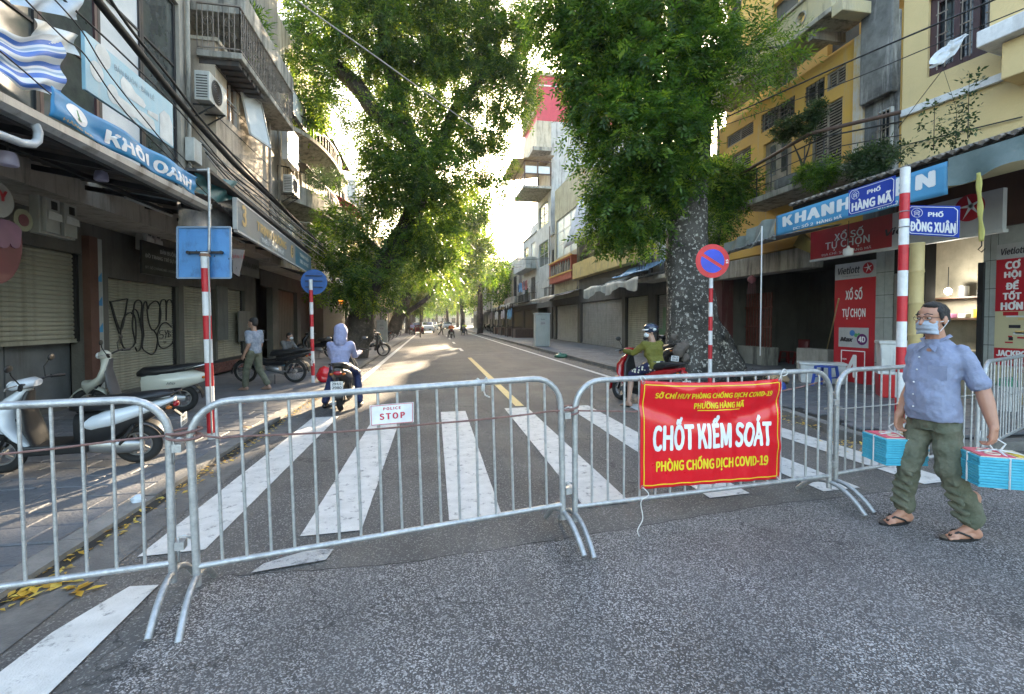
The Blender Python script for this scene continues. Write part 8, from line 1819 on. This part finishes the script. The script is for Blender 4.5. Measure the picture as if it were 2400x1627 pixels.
bb_=at_d(2150,570,6.1);t=thing('bamboo_post','thick yellow bamboo post standing behind the masked man','post',(bb_.x,bb_.y,.12));n_=0;z=.12;M_BAM=mat('old bamboo',(.52,.40,.18),.55,col2=(.42,.32,.14),scale=5,streak=(.3,.22,.1),samt=.4)
while z<bb_.z: z1_=min(z+.42,bb_.z);mb=MB();mb.lathe([(.083,0),(.078,.03),(.078,z1_ - z - .03),(.085,z1_ - z - .008),(.079,z1_ - z)],(bb_.x,bb_.y,z),n=16);mb.build('bamboo_segment',M_BAM,t,smooth=50);z=z1_
# ribbon with hook
p0=on_x(2293,405,7.15);p1_=on_x(2301,566,7.15);t=thing('ribbon','yellow ribbon tied into a long loop hanging from the tiled eave','ribbon',p1_)
mb=MB();mb.grid(lambda a,b: p0.lerp(p1_,b)+V((.006*math.sin(b*17),(a - .5)*(.045+.03*math.sin(b*9) ** 2),0)),3,24);mb.build('cloth_strip',mat('yellow ribbon cloth',(.50,.46,.13),.7),t,smooth=True,solid=.004)
MB().tube([p1_,p1_+V((0,0,-.06)),p1_+V((0,.04,-.10)),p1_+V((0,.0,-.14)),p1_+V((0,-.04,-.10))],.007,6).build('hook',M_DARK,t,smooth=True)
# -- red banner on the barrier
dB=(V((B3b[0] - B3a[0],B3b[1] - B3a[1],0))).normalized();nB=V((dB.y,-dB.x,0));FB=Fr((B3a[0],B3a[1],0),dB,nB);dd=.035
c00=FB.px(1500,1146,dd);c10=FB.px(1826,1122,dd);c01=FB.px(1502,892,dd);c11=FB.px(1831,887,dd)
W_B=c11[0] - c01[0];H_B=c01[1] - c00[1]
def bs(a,b,off=0.):
 s0_=c00[0]+(c01[0] - c00[0])*b;s1_=c10[0]+(c11[0] - c10[0])*b;zb_=c00[1]+(c10[1] - c00[1])*a;zt_=c01[1]+(c11[1] - c01[1])*a - .022*math.sin(a*math.pi)*(b>.5)*(b - .5)*2
 dis=.010*abs(math.sin(a*math.pi*7.2)) ** 3*(1 - .4*b)+.030*math.exp(-((b - .93) ** 2)/.006)*math.sin(a*math.pi) ** .7*(1+.5*math.sin(a*9)) - .020*math.exp(-((b - .78+.18*math.sin(a*math.pi)) ** 2)/.006)+.008*noise.noise(V((a*5,b*4,3)))+.010*math.exp(-((a*.8 - (1 - b)*1.0 - .12) ** 2)/.003)
 return FB.p(s0_+(s1_ - s0_)*a,zb_+(zt_ - zb_)*b,dd+dis+off)
bn=thing('checkpoint_banner','red banner reading CHỐT KIỂM SOÁT in white, tied to the barrier','banner',FB.p(c00[0]+W_B/2,c00[1],dd))
M_BRED=mat('glossy red vinyl',(.62,.006,.014),.30,col2=(.56,.005,.012),scale=2,coat=.25,bump=.05,bscale=12);M_BYEL=mat('banner yellow',(.80,.60,.02),.4);M_BWH=mat('banner white',(.80,.80,.80),.4)
mb=MB();mb.grid(lambda a,b: bs(a,b),90,60);mb.build('cloth',M_BRED,bn,smooth=True,solid=.0015)
def btxt(s_,fx,fy,w_,h_,m_,**k):
 vs,fs=text_mb(s_,.3,**k);bmx=bmesh.new();vv=[bmx.verts.new((x,y,d)) for x,y,d in vs]
 for f_ in fs:
  try: bmx.faces.new([vv[i] for i in f_])
  except ValueError: pass
 xs_=[p[0] for p in vs];ys_=[p[1] for p in vs];cx_,cy_=(min(xs_)+max(xs_))/2,(min(ys_)+max(ys_))/2;sx,sy=w_/(max(xs_) - min(xs_)),h_/(max(ys_) - min(ys_))
 thr=.02/sx
 for _ in range(3):
  es_=[e for e in bmx.edges if e.calc_length()>thr]
  if es_: bmesh.ops.subdivide_edges(bmx,edges=es_,cuts=1);bmesh.ops.triangulate(bmx,faces=[f for f in bmx.faces if len(f.verts)>4])
 bmx.verts.ensure_lookup_table();o=MB();o.add([bs(fx+(v.co.x - cx_)*sx,1 - fy+(v.co.y - cy_)*sy,.0040+v.co.z) for v in bmx.verts],[tuple(v.index for v in f.verts) for f in bmx.faces]);bmx.free();o.build('lettering',m_,bn)
btxt('SỞ CHỈ HUY PHÒNG CHỐNG DỊCH COVID-19',.505,.135,.83,.085,M_BYEL,bold=.03);btxt('PHƯỜNG HÀNG MÃ',.535,.228,.37,.078,M_BYEL,bold=.03)
btxt('CHỐT KIỂM SOÁT',.50,.50,.85,.325,M_BWH,bold=.03);btxt('PHÒNG CHỐNG DỊCH COVID-19',.50,.80,.80,.155,M_BYEL,bold=.03)
def bline(a0,b0,a1,b1,w_=.009):
 o=MB();n=40;ratio=W_B/H_B
 for i in range(n):
  p,q_=(a0+(a1 - a0)*i/n,b0+(b1 - b0)*i/n),(a0+(a1 - a0)*(i+1)/n,b0+(b1 - b0)*(i+1)/n)
  wa,wb=(0,w_) if abs(a1 - a0)>abs(b1 - b0) else (w_/ratio,0);o.add([bs(p[0] - wa/2,p[1] - wb/2,.0034),bs(q_[0] - wa/2,q_[1] - wb/2,.0034),bs(q_[0]+wa/2,q_[1]+wb/2,.0034),bs(p[0]+wa/2,p[1]+wb/2,.0034)],[(0,1,2,3)])
 o.build('printed_line',M_BYEL,bn)
bline(.025,.965,.975,.965);bline(.025,.03,.975,.03);bline(.022,.03,.022,.965);bline(.978,.03,.978,.965);bline(.38,.715,.69,.715)
for a,b in ((.015,.985),(.985,.985),(.015,.015),(.985,.015)): mb=MB();p=bs(a,b,.002);mb.tube([p+dB*(.012*math.cos(k))+V((0,0,.012*math.sin(k))) for k in np.linspace(0,6.28,11)],.003,5,caps=False);mb.build('eyelet',M_ALU,bn)
def cord(pts,label,r=.004):
 o=cable(pts,r,label,cat='cord',m=M_ROPEW,name='tie_cord');del o['category'];o.parent=bn;o.matrix_parent_inverse=WO[bn.name].inverted()
bl_=bs(.015,.015,.0);cord([bl_,bl_+V((.04,-.02,-.05)),bl_+V((-.02,-.02,-.10)),bl_+V((-.01,-.03,-.22)),bl_+V((-.06,-.05,-.30)),bl_+V((-.03,-.08,-.38)),bl_+V((-.10,-.12,-.413))],'loose white cord trailing to the asphalt from the bottom corner of the red banner')
bl_=bs(.985,.985,.0);cord([bl_,bl_+V((.02,0,.06)),bl_+V((.06,.02,.085)),bl_+V((.10,.03,.05)),bl_+V((.05,.02,.03)),bl_+V((.0,0,.05))],'white cord knotted at the top corner of the red banner beside the man')
bl_=bs(.985,.015,.0);cord([bl_,bl_+V((.02,0,-.02)),bl_+V((.04,.02,.03)),bl_+V((.05,.02,-.06))],'white cord at the bottom corner of the red banner beside the man')
bl_=bs(.015,.985,.0);cord([bl_,bl_+V((-.02,.01,.03)),bl_+V((.0,.02,.04)),bl_+V((.02,0,.02))],'short white cord at the top left corner of the red banner')
# -- police stop plate
d2=(V((B2b[0] - B2a[0],B2b[1] - B2a[1],0))).normalized();F2B=Fr((B2a[0],B2a[1],0),d2,V((d2.y,-d2.x,0)))
a_=[F2B.px(866,951,.03),F2B.px(969.6,942.5,.03),F2B.px(969.6,989.7,.03),F2B.px(867.6,998.4,.03)];PP=[F2B.p(*q,.03) for q in a_]
t=thing('stop_plate','small white plate reading POLICE STOP in red on the middle barrier','sign',PP[3]);mb=MB();mb.plate(PP,F2B.en,.004);mb.build('plate',M_WPAINT,t,bevel=.002)
ex_=(PP[1] - PP[0]);ey_=(PP[0] - PP[3]);lw,lh=ex_.length,ey_.length;ex_n,ey_n=ex_.normalized(),ey_.normalized();M_SR=mat('stop red',(.50,.02,.05),.5)
for s_,fy,w_,h_ in (('POLICE',.78,.40,.15),('STOP',.40,.58,.32)): mb=MB();put_text(mb,s_,.1,PP[3]+ex_*.5+ey_*fy+F2B.en*.002,ex_n,ey_n,fit=(lw*w_,lh*h_),bold=.03,spacing=1.15);mb.build('lettering',M_SR,t)
f=MB()
for i in range(4): g0_,g1_=[PP[k % 4].lerp(PP[(k+2) % 4],.03)+F2B.en*.002 for k in (i,i+1)];f.beam(g0_,g1_,.003,.002,up=F2B.en)
f.build('red_border',M_SR,t)
tie=F2B.p(*F2B.px(1130,905,.0),0);tie.z+=0
mb=MB();
for k in range(2): mb.torus(tie+V((.01*k,0,-.005)),'x',.026,.006,12,5)
mb.tube([tie+V((0,0,.025)),tie+V((-.03,0,.05)),tie+V((-.045,-.01,.035))],.006,5);mb.tube([tie+V((0,0,.025)),tie+V((.03,0,.055)),tie+V((.04,-.01,.03))],.006,5);mb.tube([tie+V((.01,0,-.03)),tie+V((.02,0,-.06)),tie+V((.05,-.01,-.075))],.005,5)
tag(mb.build('rag_tie',mat('white rag',(.55,.55,.53),.8),None,smooth=True),'white rag knotted round the top rail of the middle barrier','rag')
# -- brown rope through the barriers
d1=(V((B1b[0] - B1a[0],B1b[1] - B1a[1],0))).normalized();F1B=Fr((B1a[0],B1a[1],0),d1,V((d1.y,-d1.x,0)))
rp=[F1B.p(*F1B.px(u,v,.012),.012) for u,v in ((-40,1069),(0,1065),(116,1053),(253,1036),(309,1029),(400,1021))]+[F2B.p(*F2B.px(u,v,.012),.012) for u,v in ((468,1021),(516,1026),(559,1023),(700,1017),(829,1010),(927,1002),(1014,993),(1101,986),(1224,973),(1304,963))]+[FB.p(*FB.px(u,v,-.012),-.012) for u,v in ((1375,963),(1440,964),(1520,962),(1700,935),(1840,915),(1930,893))]
cable(rp,.0062,'rusty brown rope threaded along all the barriers',cat='rope',m=M_RUSTROPE,name='rope')
def loop(c,L_,label,z=.0):
 mb=MB();c=V(c)
 for k in range(2): mb.tube([c+V((math.cos(a)*L_,math.sin(a)*.035+0,.012*math.sin(a+k)+.03*k)) for a in np.linspace(0,6.283,19)],.0075,6,caps=False)
 tag(mb.build('rope_loop',M_RUSTROPE,None,smooth=True),label,'rope')
loop(F2B.p(*F2B.px(432,1023,0),0),.085,'brown rope lashing the nearest barrier to the middle one');loop(FB.p(*FB.px(1331,966,0),0),.075,'brown rope lashing the middle barrier to the banner barrier')
cable([V((3.30,3.37,.82)),V((3.37,3.34,.83)),V((3.46,3.39,.815)),V((3.42,3.45,.80)),V((3.32,3.42,.80)),V((3.30,3.37,.82))],.005,'pale cord lashing the banner barrier to the one behind the man',cat='cord',m=M_CABLEL)
cable([V((3.43,3.40,.80)),V((4.2,3.56,.79)),V((5.5,3.83,.80))],.0045,'pale cord stretched along the barrier behind the man',cat='cord',m=M_CABLEL)
# -- cabinets
def cabinet(c,w_,d_,h_,label,m,z=.12):
 t=thing('electrical_cabinet',label,'cabinet',c);x,y,_=c;mb=MB();mb.box(x - w_/2,x+w_/2,y,y+d_,z,z+h_);b_=mb.build('casing',m,t,bevel=.02);mb=MB();mb.box(x - w_/2 - .04,x+w_/2+.04,y - .05,y+d_+.05,z+h_+.001,z+h_+.07);mb.build('cap',m,t,bevel=.02)
 for z0_,z1_ in ((.03,.50),(.52,h_ - .05)): mb=MB();mb.box(x - w_/2+.08,x+w_/2 - .06,y - .012,y - .001,z+z0_,z+z1_);mb.build('door',m,t,bevel=.006)
 mb=MB();mb.box(x - .16,x+.16,y - .016,y - .0125,z+h_ - .62,z+h_ - .42);mb.build('label_plate',M_SIGNW,t);mb=MB();put_text(mb,'EVN',.1,(x,y - .018,z+h_ - .30),(1,0,0),(0,0,1),fit=(.2,.08));put_text(mb,'1516',.1,(x,y - .018,z+h_ - .52),(1,0,0),(0,0,1),fit=(.22,.1));mb.build('lettering',M_INK,t)
M_CAB=mat('grey green cabinet paint',(.42,.46,.45),.55,col2=(.36,.40,.39),scale=2,streak=(.25,.26,.25),samt=.4)
cc=on_z(1272,812,.12);cabinet((cc.x,cc.y,.12),.86,.5,1.86,'grey green electrical cabinet standing alone on the right pavement',M_CAB)
cc=on_z(893,806,ZL);cabinet((cc.x,cc.y+.6,ZL),.7,.4,1.55,'pale electrical cabinet behind the person in black',mat('pale cabinet paint',(.40,.44,.42),.6),z=ZL)
# -- things in front of the corner shop
def cooler(c,w_,d_,h_,rz,m,lab,lid=None,panels=False,cat='box'):
 t=thing('cooler_box',lab,cat,c,rz);M_=WO[t.name];mb=MB();b0=[M_ @ V(p) for p in ((-w_/2*.94,-d_/2*.94,0),(w_/2*.94,-d_/2*.94,0),(w_/2*.94,d_/2*.94,0),(-w_/2*.94,d_/2*.94,0))];b1=[M_ @ V(p) for p in ((-w_/2,-d_/2,h_),(w_/2,-d_/2,h_),(w_/2,d_/2,h_),(-w_/2,d_/2,h_))]
 mb.loft([b0,b1]);mb.build('body',m,t,bevel=.02);mb=MB();mb.box(-w_/2 - .02,w_/2+.02,-d_/2 - .02,d_/2+.02,h_+.002,h_+.06,M_);mb.build('lid',lid or m,t,bevel=.015)
 if panels:
  for k in range(4): mb=MB();x=-w_/2+w_*(k+.5)/4;mb.box(x - w_*.09,x+w_*.09,-d_/2 - .008,-d_/2 - .0,h_*.1,h_*.85,M_);mb.build('ribbed_panel',m,t,bevel=.004)
 return t
M_PLW=mat('white plastic',(.62,.63,.62),.4,streak=(.4,.38,.33),samt=.3);M_RP=mat('red plastic',(.50,.01,.015),.35,coat=.2)
p=at_d(2018,905,9.5);cooler((8.75,6.95+.35,.12),.75,.5,.44,R(-40),M_RP,'red cooler box under the white ribbed cabinet',lid=M_PLW);cooler((8.80,7.35,.625),.72,.5,.50,R(-40),M_PLW,'white ribbed plastic cabinet stacked on the red cooler',panels=True)
q=at_d(1925,860,10.8);cooler((q.x,q.y,.12),.9,.45,.42,R(-35),M_PLW,'white chest standing behind the blue stool')
def stool(c,h_,r,m,lab,rz=0.,back=False):
 t=thing('plastic_chair' if back else 'plastic_stool',lab,'chair' if back else 'stool',c,rz);M_=WO[t.name];mb=MB();mb.box(-r,r,-r,r,h_ - .03,h_,M_);mb.build('seat',m,t,bevel=.015)
 for i in (-1,1):
  for j in (-1,1): mb=MB();mb.beam(M_ @ V((i*r*1.1,j*r*1.1,0)),M_ @ V((i*r*.85,j*r*.85,h_ - .03)),.05,.035);mb.build('leg',m,t)
 if back:
  mb=MB();mb.grid(lambda a,b: M_ @ V(((a - .5)*2*r,r+.06*b - .03*math.sin(a*math.pi),h_+.42*b)),6,5);mb.build('backrest',m,t,smooth=True,solid=.02)
 else:
  for a in (-1,1): mb=MB();mb.beam(M_ @ V((-r,a*r,h_*.45)),M_ @ V((r,a*r,h_*.45)),.03,.03);mb.build('stretcher',m,t)
M_BST=mat('blue plastic',(.05,.10,.42),.4);M_TST=mat('teal plastic',(.01,.16,.15),.4);M_DRED=mat('dark red plastic',(.16,.012,.012),.45)
q=on_z(1935,905,.12);stool((q.x,q.y,.12),.45,.17,M_BST,'blue plastic stool in front of the tall red sign',R(20))
for (u,v,m_,lab,rz,bk_) in ((1808,838,M_TST,'small teal plastic chair by the rusty grille',30,True),(1846,850,M_DRED,'dark red plastic stool beside the red chair in the doorway',10,False),(1878,846,M_DRED,'dark red plastic chair in the deep doorway',-60,True)):
 q=on_z(u,v,.12);stool((min(q.x,12),q.y*min(1,12/q.x),.12),.42,.17,m_,lab,R(rz),bk_)
q0_,q1_=on_z(1928,862,.12),at_d(1966,700,10.2);MBt=MB().tube([q0_,q1_],.014,6);o=single('broom_stick',MBt,M_BAM,'long bamboo stick leaning against the tall red sign','stick',loc=q0_)
q=on_x(1786,530,7.6);q2_=V((q.x,q.y,.9));cable([q,V((q.x,q.y,.75))],.014,'thin white pole hanging upright in front of the dark shop front',cat='pole',m=M_TXTW,sag=0,n=2,name='thin_pole')
cable([q,on_x(1780,548,7.6),on_x(1762,578,7.6),on_x(1756,582,7.7)],.008,'frayed white cord tied at the top of the thin white pole',cat='cord',m=M_ROPEW)
def lump(c,r,m,lab,cat,seed=1,name='bag'):
 mb=MB();mb.ell((0,0,r[2]*.75),r,20,14);mb.v=[(lambda q: (q.x,q.y,max(0.002,q.z)))(V(v)+noise.noise_vector(V(v)*(2.2/r[0])*.6+V((seed,0,0)))*r[0]*.35) for v in mb.v]
 o=mb.build(name,m,None,smooth=70);o.location=c;tag(o,lab,cat);return o
q=on_z(1815,900,.12);lump((q.x,q.y,.12),(.33,.22,.14),mat('beige sack',(.40,.28,.16),.8,bump=.4),'crumpled beige sack on the pavement behind the banner barrier','sack',2,'sack');q=on_z(1822,915,.12);lump((q.x,q.y,.12),(.16,.14,.10),M_BST,'blue plastic bag beside the beige sack','bag',3);q=on_z(1772,893,.12);lump((q.x,q.y,.12),(.18,.14,.10),mat('olive rubbish',(.20,.19,.08),.8,bump=.5),'olive rubbish heap between the trunk and the beige sack','rubbish',4,'rubbish_heap')
q=on_z(1738,902,.12);mb=MB();rnd_=random.Random(4)
for k in range(110): a=rnd_.uniform(0,3.14);c_=V((rnd_.gauss(0,.35),rnd_.gauss(0,.2),.02+rnd_.random()*.22));dv=V((math.cos(a),math.sin(a),rnd_.uniform(-.3,.5)))*rnd_.uniform(.12,.4);mb.tube([c_ - dv,c_+dv],.009,4)
o=mb.build('twig_heap',mat('dark twigs',(.035,.03,.025),.9),None);o.location=(q.x,q.y,.12);tag(o,'heap of dark twigs and scraps at the foot of the mottled trunk','twigs',kind='stuff')
bk_=on_z(2360,962,.12);t=thing('bucket','white plastic bucket behind the rightmost barrier','bucket',bk_);M_BU=mat('white bucket',(.60,.61,.60),.4);mb=MB();mb.lathe([(.001,0),(.14,0),(.17,.36),(.185,.37),(.185,.40),(.165,.40),(.15,.1)],bk_,n=22);mb.build('pail',M_BU,t,smooth=40);MB().tube([bk_+V((-.18,0,.36)),bk_+V((-.1,-.19,.25)),bk_+V((.1,-.19,.25)),bk_+V((.18,0,.36))],.005,5).build('handle',M_IRON,t)
lump(tuple(bk_+V((0,0,.33))),(.15,.14,.12),mat('green plastic bag',(.01,.22,.12),.3),'green plastic bag stuffed in the white bucket','bag',7)
q=on_z(760,896,ZL);lump((q.x,q.y,ZL),(.17,.13,.22),mat('shiny red bag',(.60,.01,.02),.25,coat=.4),'shiny red plastic bag at the foot of the farther striped pole','bag',8)
q=on_z(1326,832,.12);lump((q.x - .2,q.y,.0),(.30,.22,.12),mat('dull green bag',(.03,.15,.09),.4),'dull green rubbish bag in the right gutter','bag',9)
q=on_z(325,1185,.006);lump((q.x,q.y,.006),(.055,.045,.05),mat('clear plastic scrap',(.55,.60,.66),.15),'crumpled clear plastic bag in the left gutter','bag',5)
q=on_z(580,1008,.02);o=single('litter_card',MB().plate([q+V(v) for v in ((-.12,-.05,.01),(.10,-.08,.02),(.14,.06,.02),(-.08,.09,.05))],(0,0,1),.004),mat('brown card',(.40,.26,.15),.8),'folded brown card lying by the kerb behind the middle barrier','litter',loc=q)
# lanterns in the dim fronts
q=on_x(1762,655,9.3);t=thing('lantern','faded pink paper lantern hanging in the dark shop front','lantern',q);mb=MB();mb.lathe([(.02,.12),(.10,.06),(.12,0),(.10,-.06),(.02,-.12)],q,n=12);mb.build('paper_shade',mat('faded pink paper',(.28,.10,.12),.8),t);mb=MB()
for k in range(5): mb.tube([q+V((.05*(k - 2),0,-.1)),q+V((.06*(k - 2),0,-.42))],.006,4)
mb.build('tassel',MATS['faded pink paper'],t,kind='stuff')
for i,(u,v) in enumerate(((800,706),(827,699))): q=on_x(u,v,-4.6);t=thing('lantern',('glowing orange','small red')[i]+' lantern under the leaves left of the ivy clad trunk','lantern',q);mb=MB();mb.lathe([(.03,.14),(.14,.08),(.17,0),(.14,-.08),(.03,-.14)],q,n=12);mb.build('paper_shade',(mat('glowing lantern',(.6,.15,.02),.6,emit=(1,.25,.03),estr=2.2),M_SIGNR2)[i],t)
# -- overhead cables
def wx(pts,x,r,label,m=None): cable([on_x(u,v,x) for u,v in pts],r,label,m=m,group='overhead cables along the house fronts')
wx([(180,-70),(228,0),(300,90),(380,190),(440,262),(495,324),(560,395),(620,450),(700,524),(770,592)],-4.05,.055,'thick black bundle of cables sagging past the air conditioners')
wx([(215,-70),(300,60),(400,185),(480,290),(560,378),(640,462),(720,545)],-4.0,.022,'black cable hanging just above the thick bundle')
wx([(150,0),(290,130),(420,260),(520,380),(600,470),(690,545)],-3.9,.012,'thin black cable crossing in front of the pale blue signboard')
for k in range(5): wx([(470+k*4,330+k*9),(540,395+k*9),(610,450+k*10),(680,515+k*8),(760,580+k*6)],-3.95+.03*k,.014,('first','second','third','fourth','fifth')[k]+' pale cable of the tangle above the weathered gold sign',m=M_CABLEL if k % 2==0 else None)
wx([(60,0),(150,90),(200,130),(300,270),(450,420)],-3.7,.008,'thin cable crossing the striped tarpaulin and the blue banner')
wx([(110,-20),(190,70),(260,180),(380,330),(470,440),(560,520)],-3.68,.008,'thin cable dropping across the pale blue signboard');wx([(0,120),(60,170),(140,235),(260,300),(420,395)],-3.62,.007,'thin cable running along the top of the blue banner')
cable([at_d(690,-3,9),at_d(770,55,10),at_d(860,118,11.2),at_d(960,190,13),at_d(1060,262,15),at_d(1140,322,17)],.016,'pale cable slanting across the sky in front of the ivy clad tree',m=M_CABLEL)
cable([at_d(2420,-38,6.3),at_d(2178,64,7.2),at_d(2000,140,8.2),at_d(1850,208,9.2),at_d(1700,276,10.6)],.014,'black cable slanting across the ochre house');cable([at_d(2400,20,6.4),at_d(2180,110,7.2),at_d(2000,185,8.2),at_d(1850,240,9.2),at_d(1680,300,10.8)],.008,'thinner black cable just below the other one over the ochre house')
cable([at_d(2235,130,7.0),at_d(2105,300,8.6)],.006,'thin cord slanting down the pale yellow wall',n=4)
cable([at_d(2240,250,7.2),at_d(2200,130,7.1)],.003,'thread tying the plastic bag to the cable',n=2)
def bagfn(a,b):
 c=at_d(2265 - 85*b,84+70*b,7.05);w_=.02+.11*math.sin(b*2.6) ** 1.3;return c+V((RT.x,RT.y,0))*((a - .5)*w_*.6)+V((0,0,(a - .5)*w_*-1.6))+noise.noise_vector(V((a*3,b*6,2)))*.05
o=cloth(bagfn,10,22,mat('torn translucent plastic',(.55,.58,.62),.25,bump=.3,bscale=20),'torn_plastic_bag',None);tag(o,'torn plastic bag caught on the cable before the dark red window','bag')
for k in range(6):
 y_=30+k*4.5;cable([(-5.2,y_,7.4 - .2*k),(9.3,y_+6,6.6+.25*k)],.018,('first','second','third','fourth','fifth','sixth')[k]+' cable strung across the street beyond the leaning trees',sag=.7+.1*k,m=M_CABLEL if k % 2 else None)
# market stalls & hanging goods far right
for k,(y_,c_) in enumerate(((40,(.10,.25,.5)),(44,(.3,.3,.32)),(48.5,(.4,.38,.33)),(53,(.12,.1,.1)))):
 t=thing('market_stall',('stall with blue shirts hanging','stall with grey cloth hanging','stall with pale cloth hanging','stall with dark goods')[k]+(' nearest the cabinet',' second from the cabinet',' third from the cabinet',' farthest from the cabinet')[k],'stall',(8.2,y_,.12))
 for x,yy_ in ((7.0,y_),(7.0,y_+2.6)): mb=MB();mb.beam((x,yy_,.12),(x,yy_,3.1),.06);mb.build('post',M_IRON,t)
 mb=MB();mb.box(7.3,9.5,y_+.2,y_+2.4,.12,.9);mb.build('counter',M_WOOD,t)
 for j in range(4): mb=MB();y3_=y_+.3+j*.6;z_=2.75 - random.random()*.2;mb.grid(lambda a,b,y3_=y3_,z_=z_: V((7.0+.05*math.sin(a*9+b*4),y3_+a*.5,z_ - b*.8)),5,5);mb.build('hanging_cloth',mat('stall cloth %d %d' % (k,j % 2),tuple(min(.7,q*(1+.9*(j % 2))) for q in c_),.8),t,smooth=True)
# -- haze
hm_=bpy.data.materials.new('haze');hm_.use_nodes=True;n_=hm_.node_tree.nodes;n_.remove(n_['Principled BSDF']);pv=n_.new('ShaderNodeVolumePrincipled')
pv.inputs['Density'].default_value=.0005;pv.inputs['Color'].default_value=(.95,.95,.95,1);pv.inputs['Anisotropy'].default_value=.45
hm_.node_tree.links.new(pv.outputs[0],n_['Material Output'].inputs['Volume'])
mb=MB();mb.box(-36,36,-14,215,-1.2,29);mb.build('haze',hm_,None,kind='stuff')
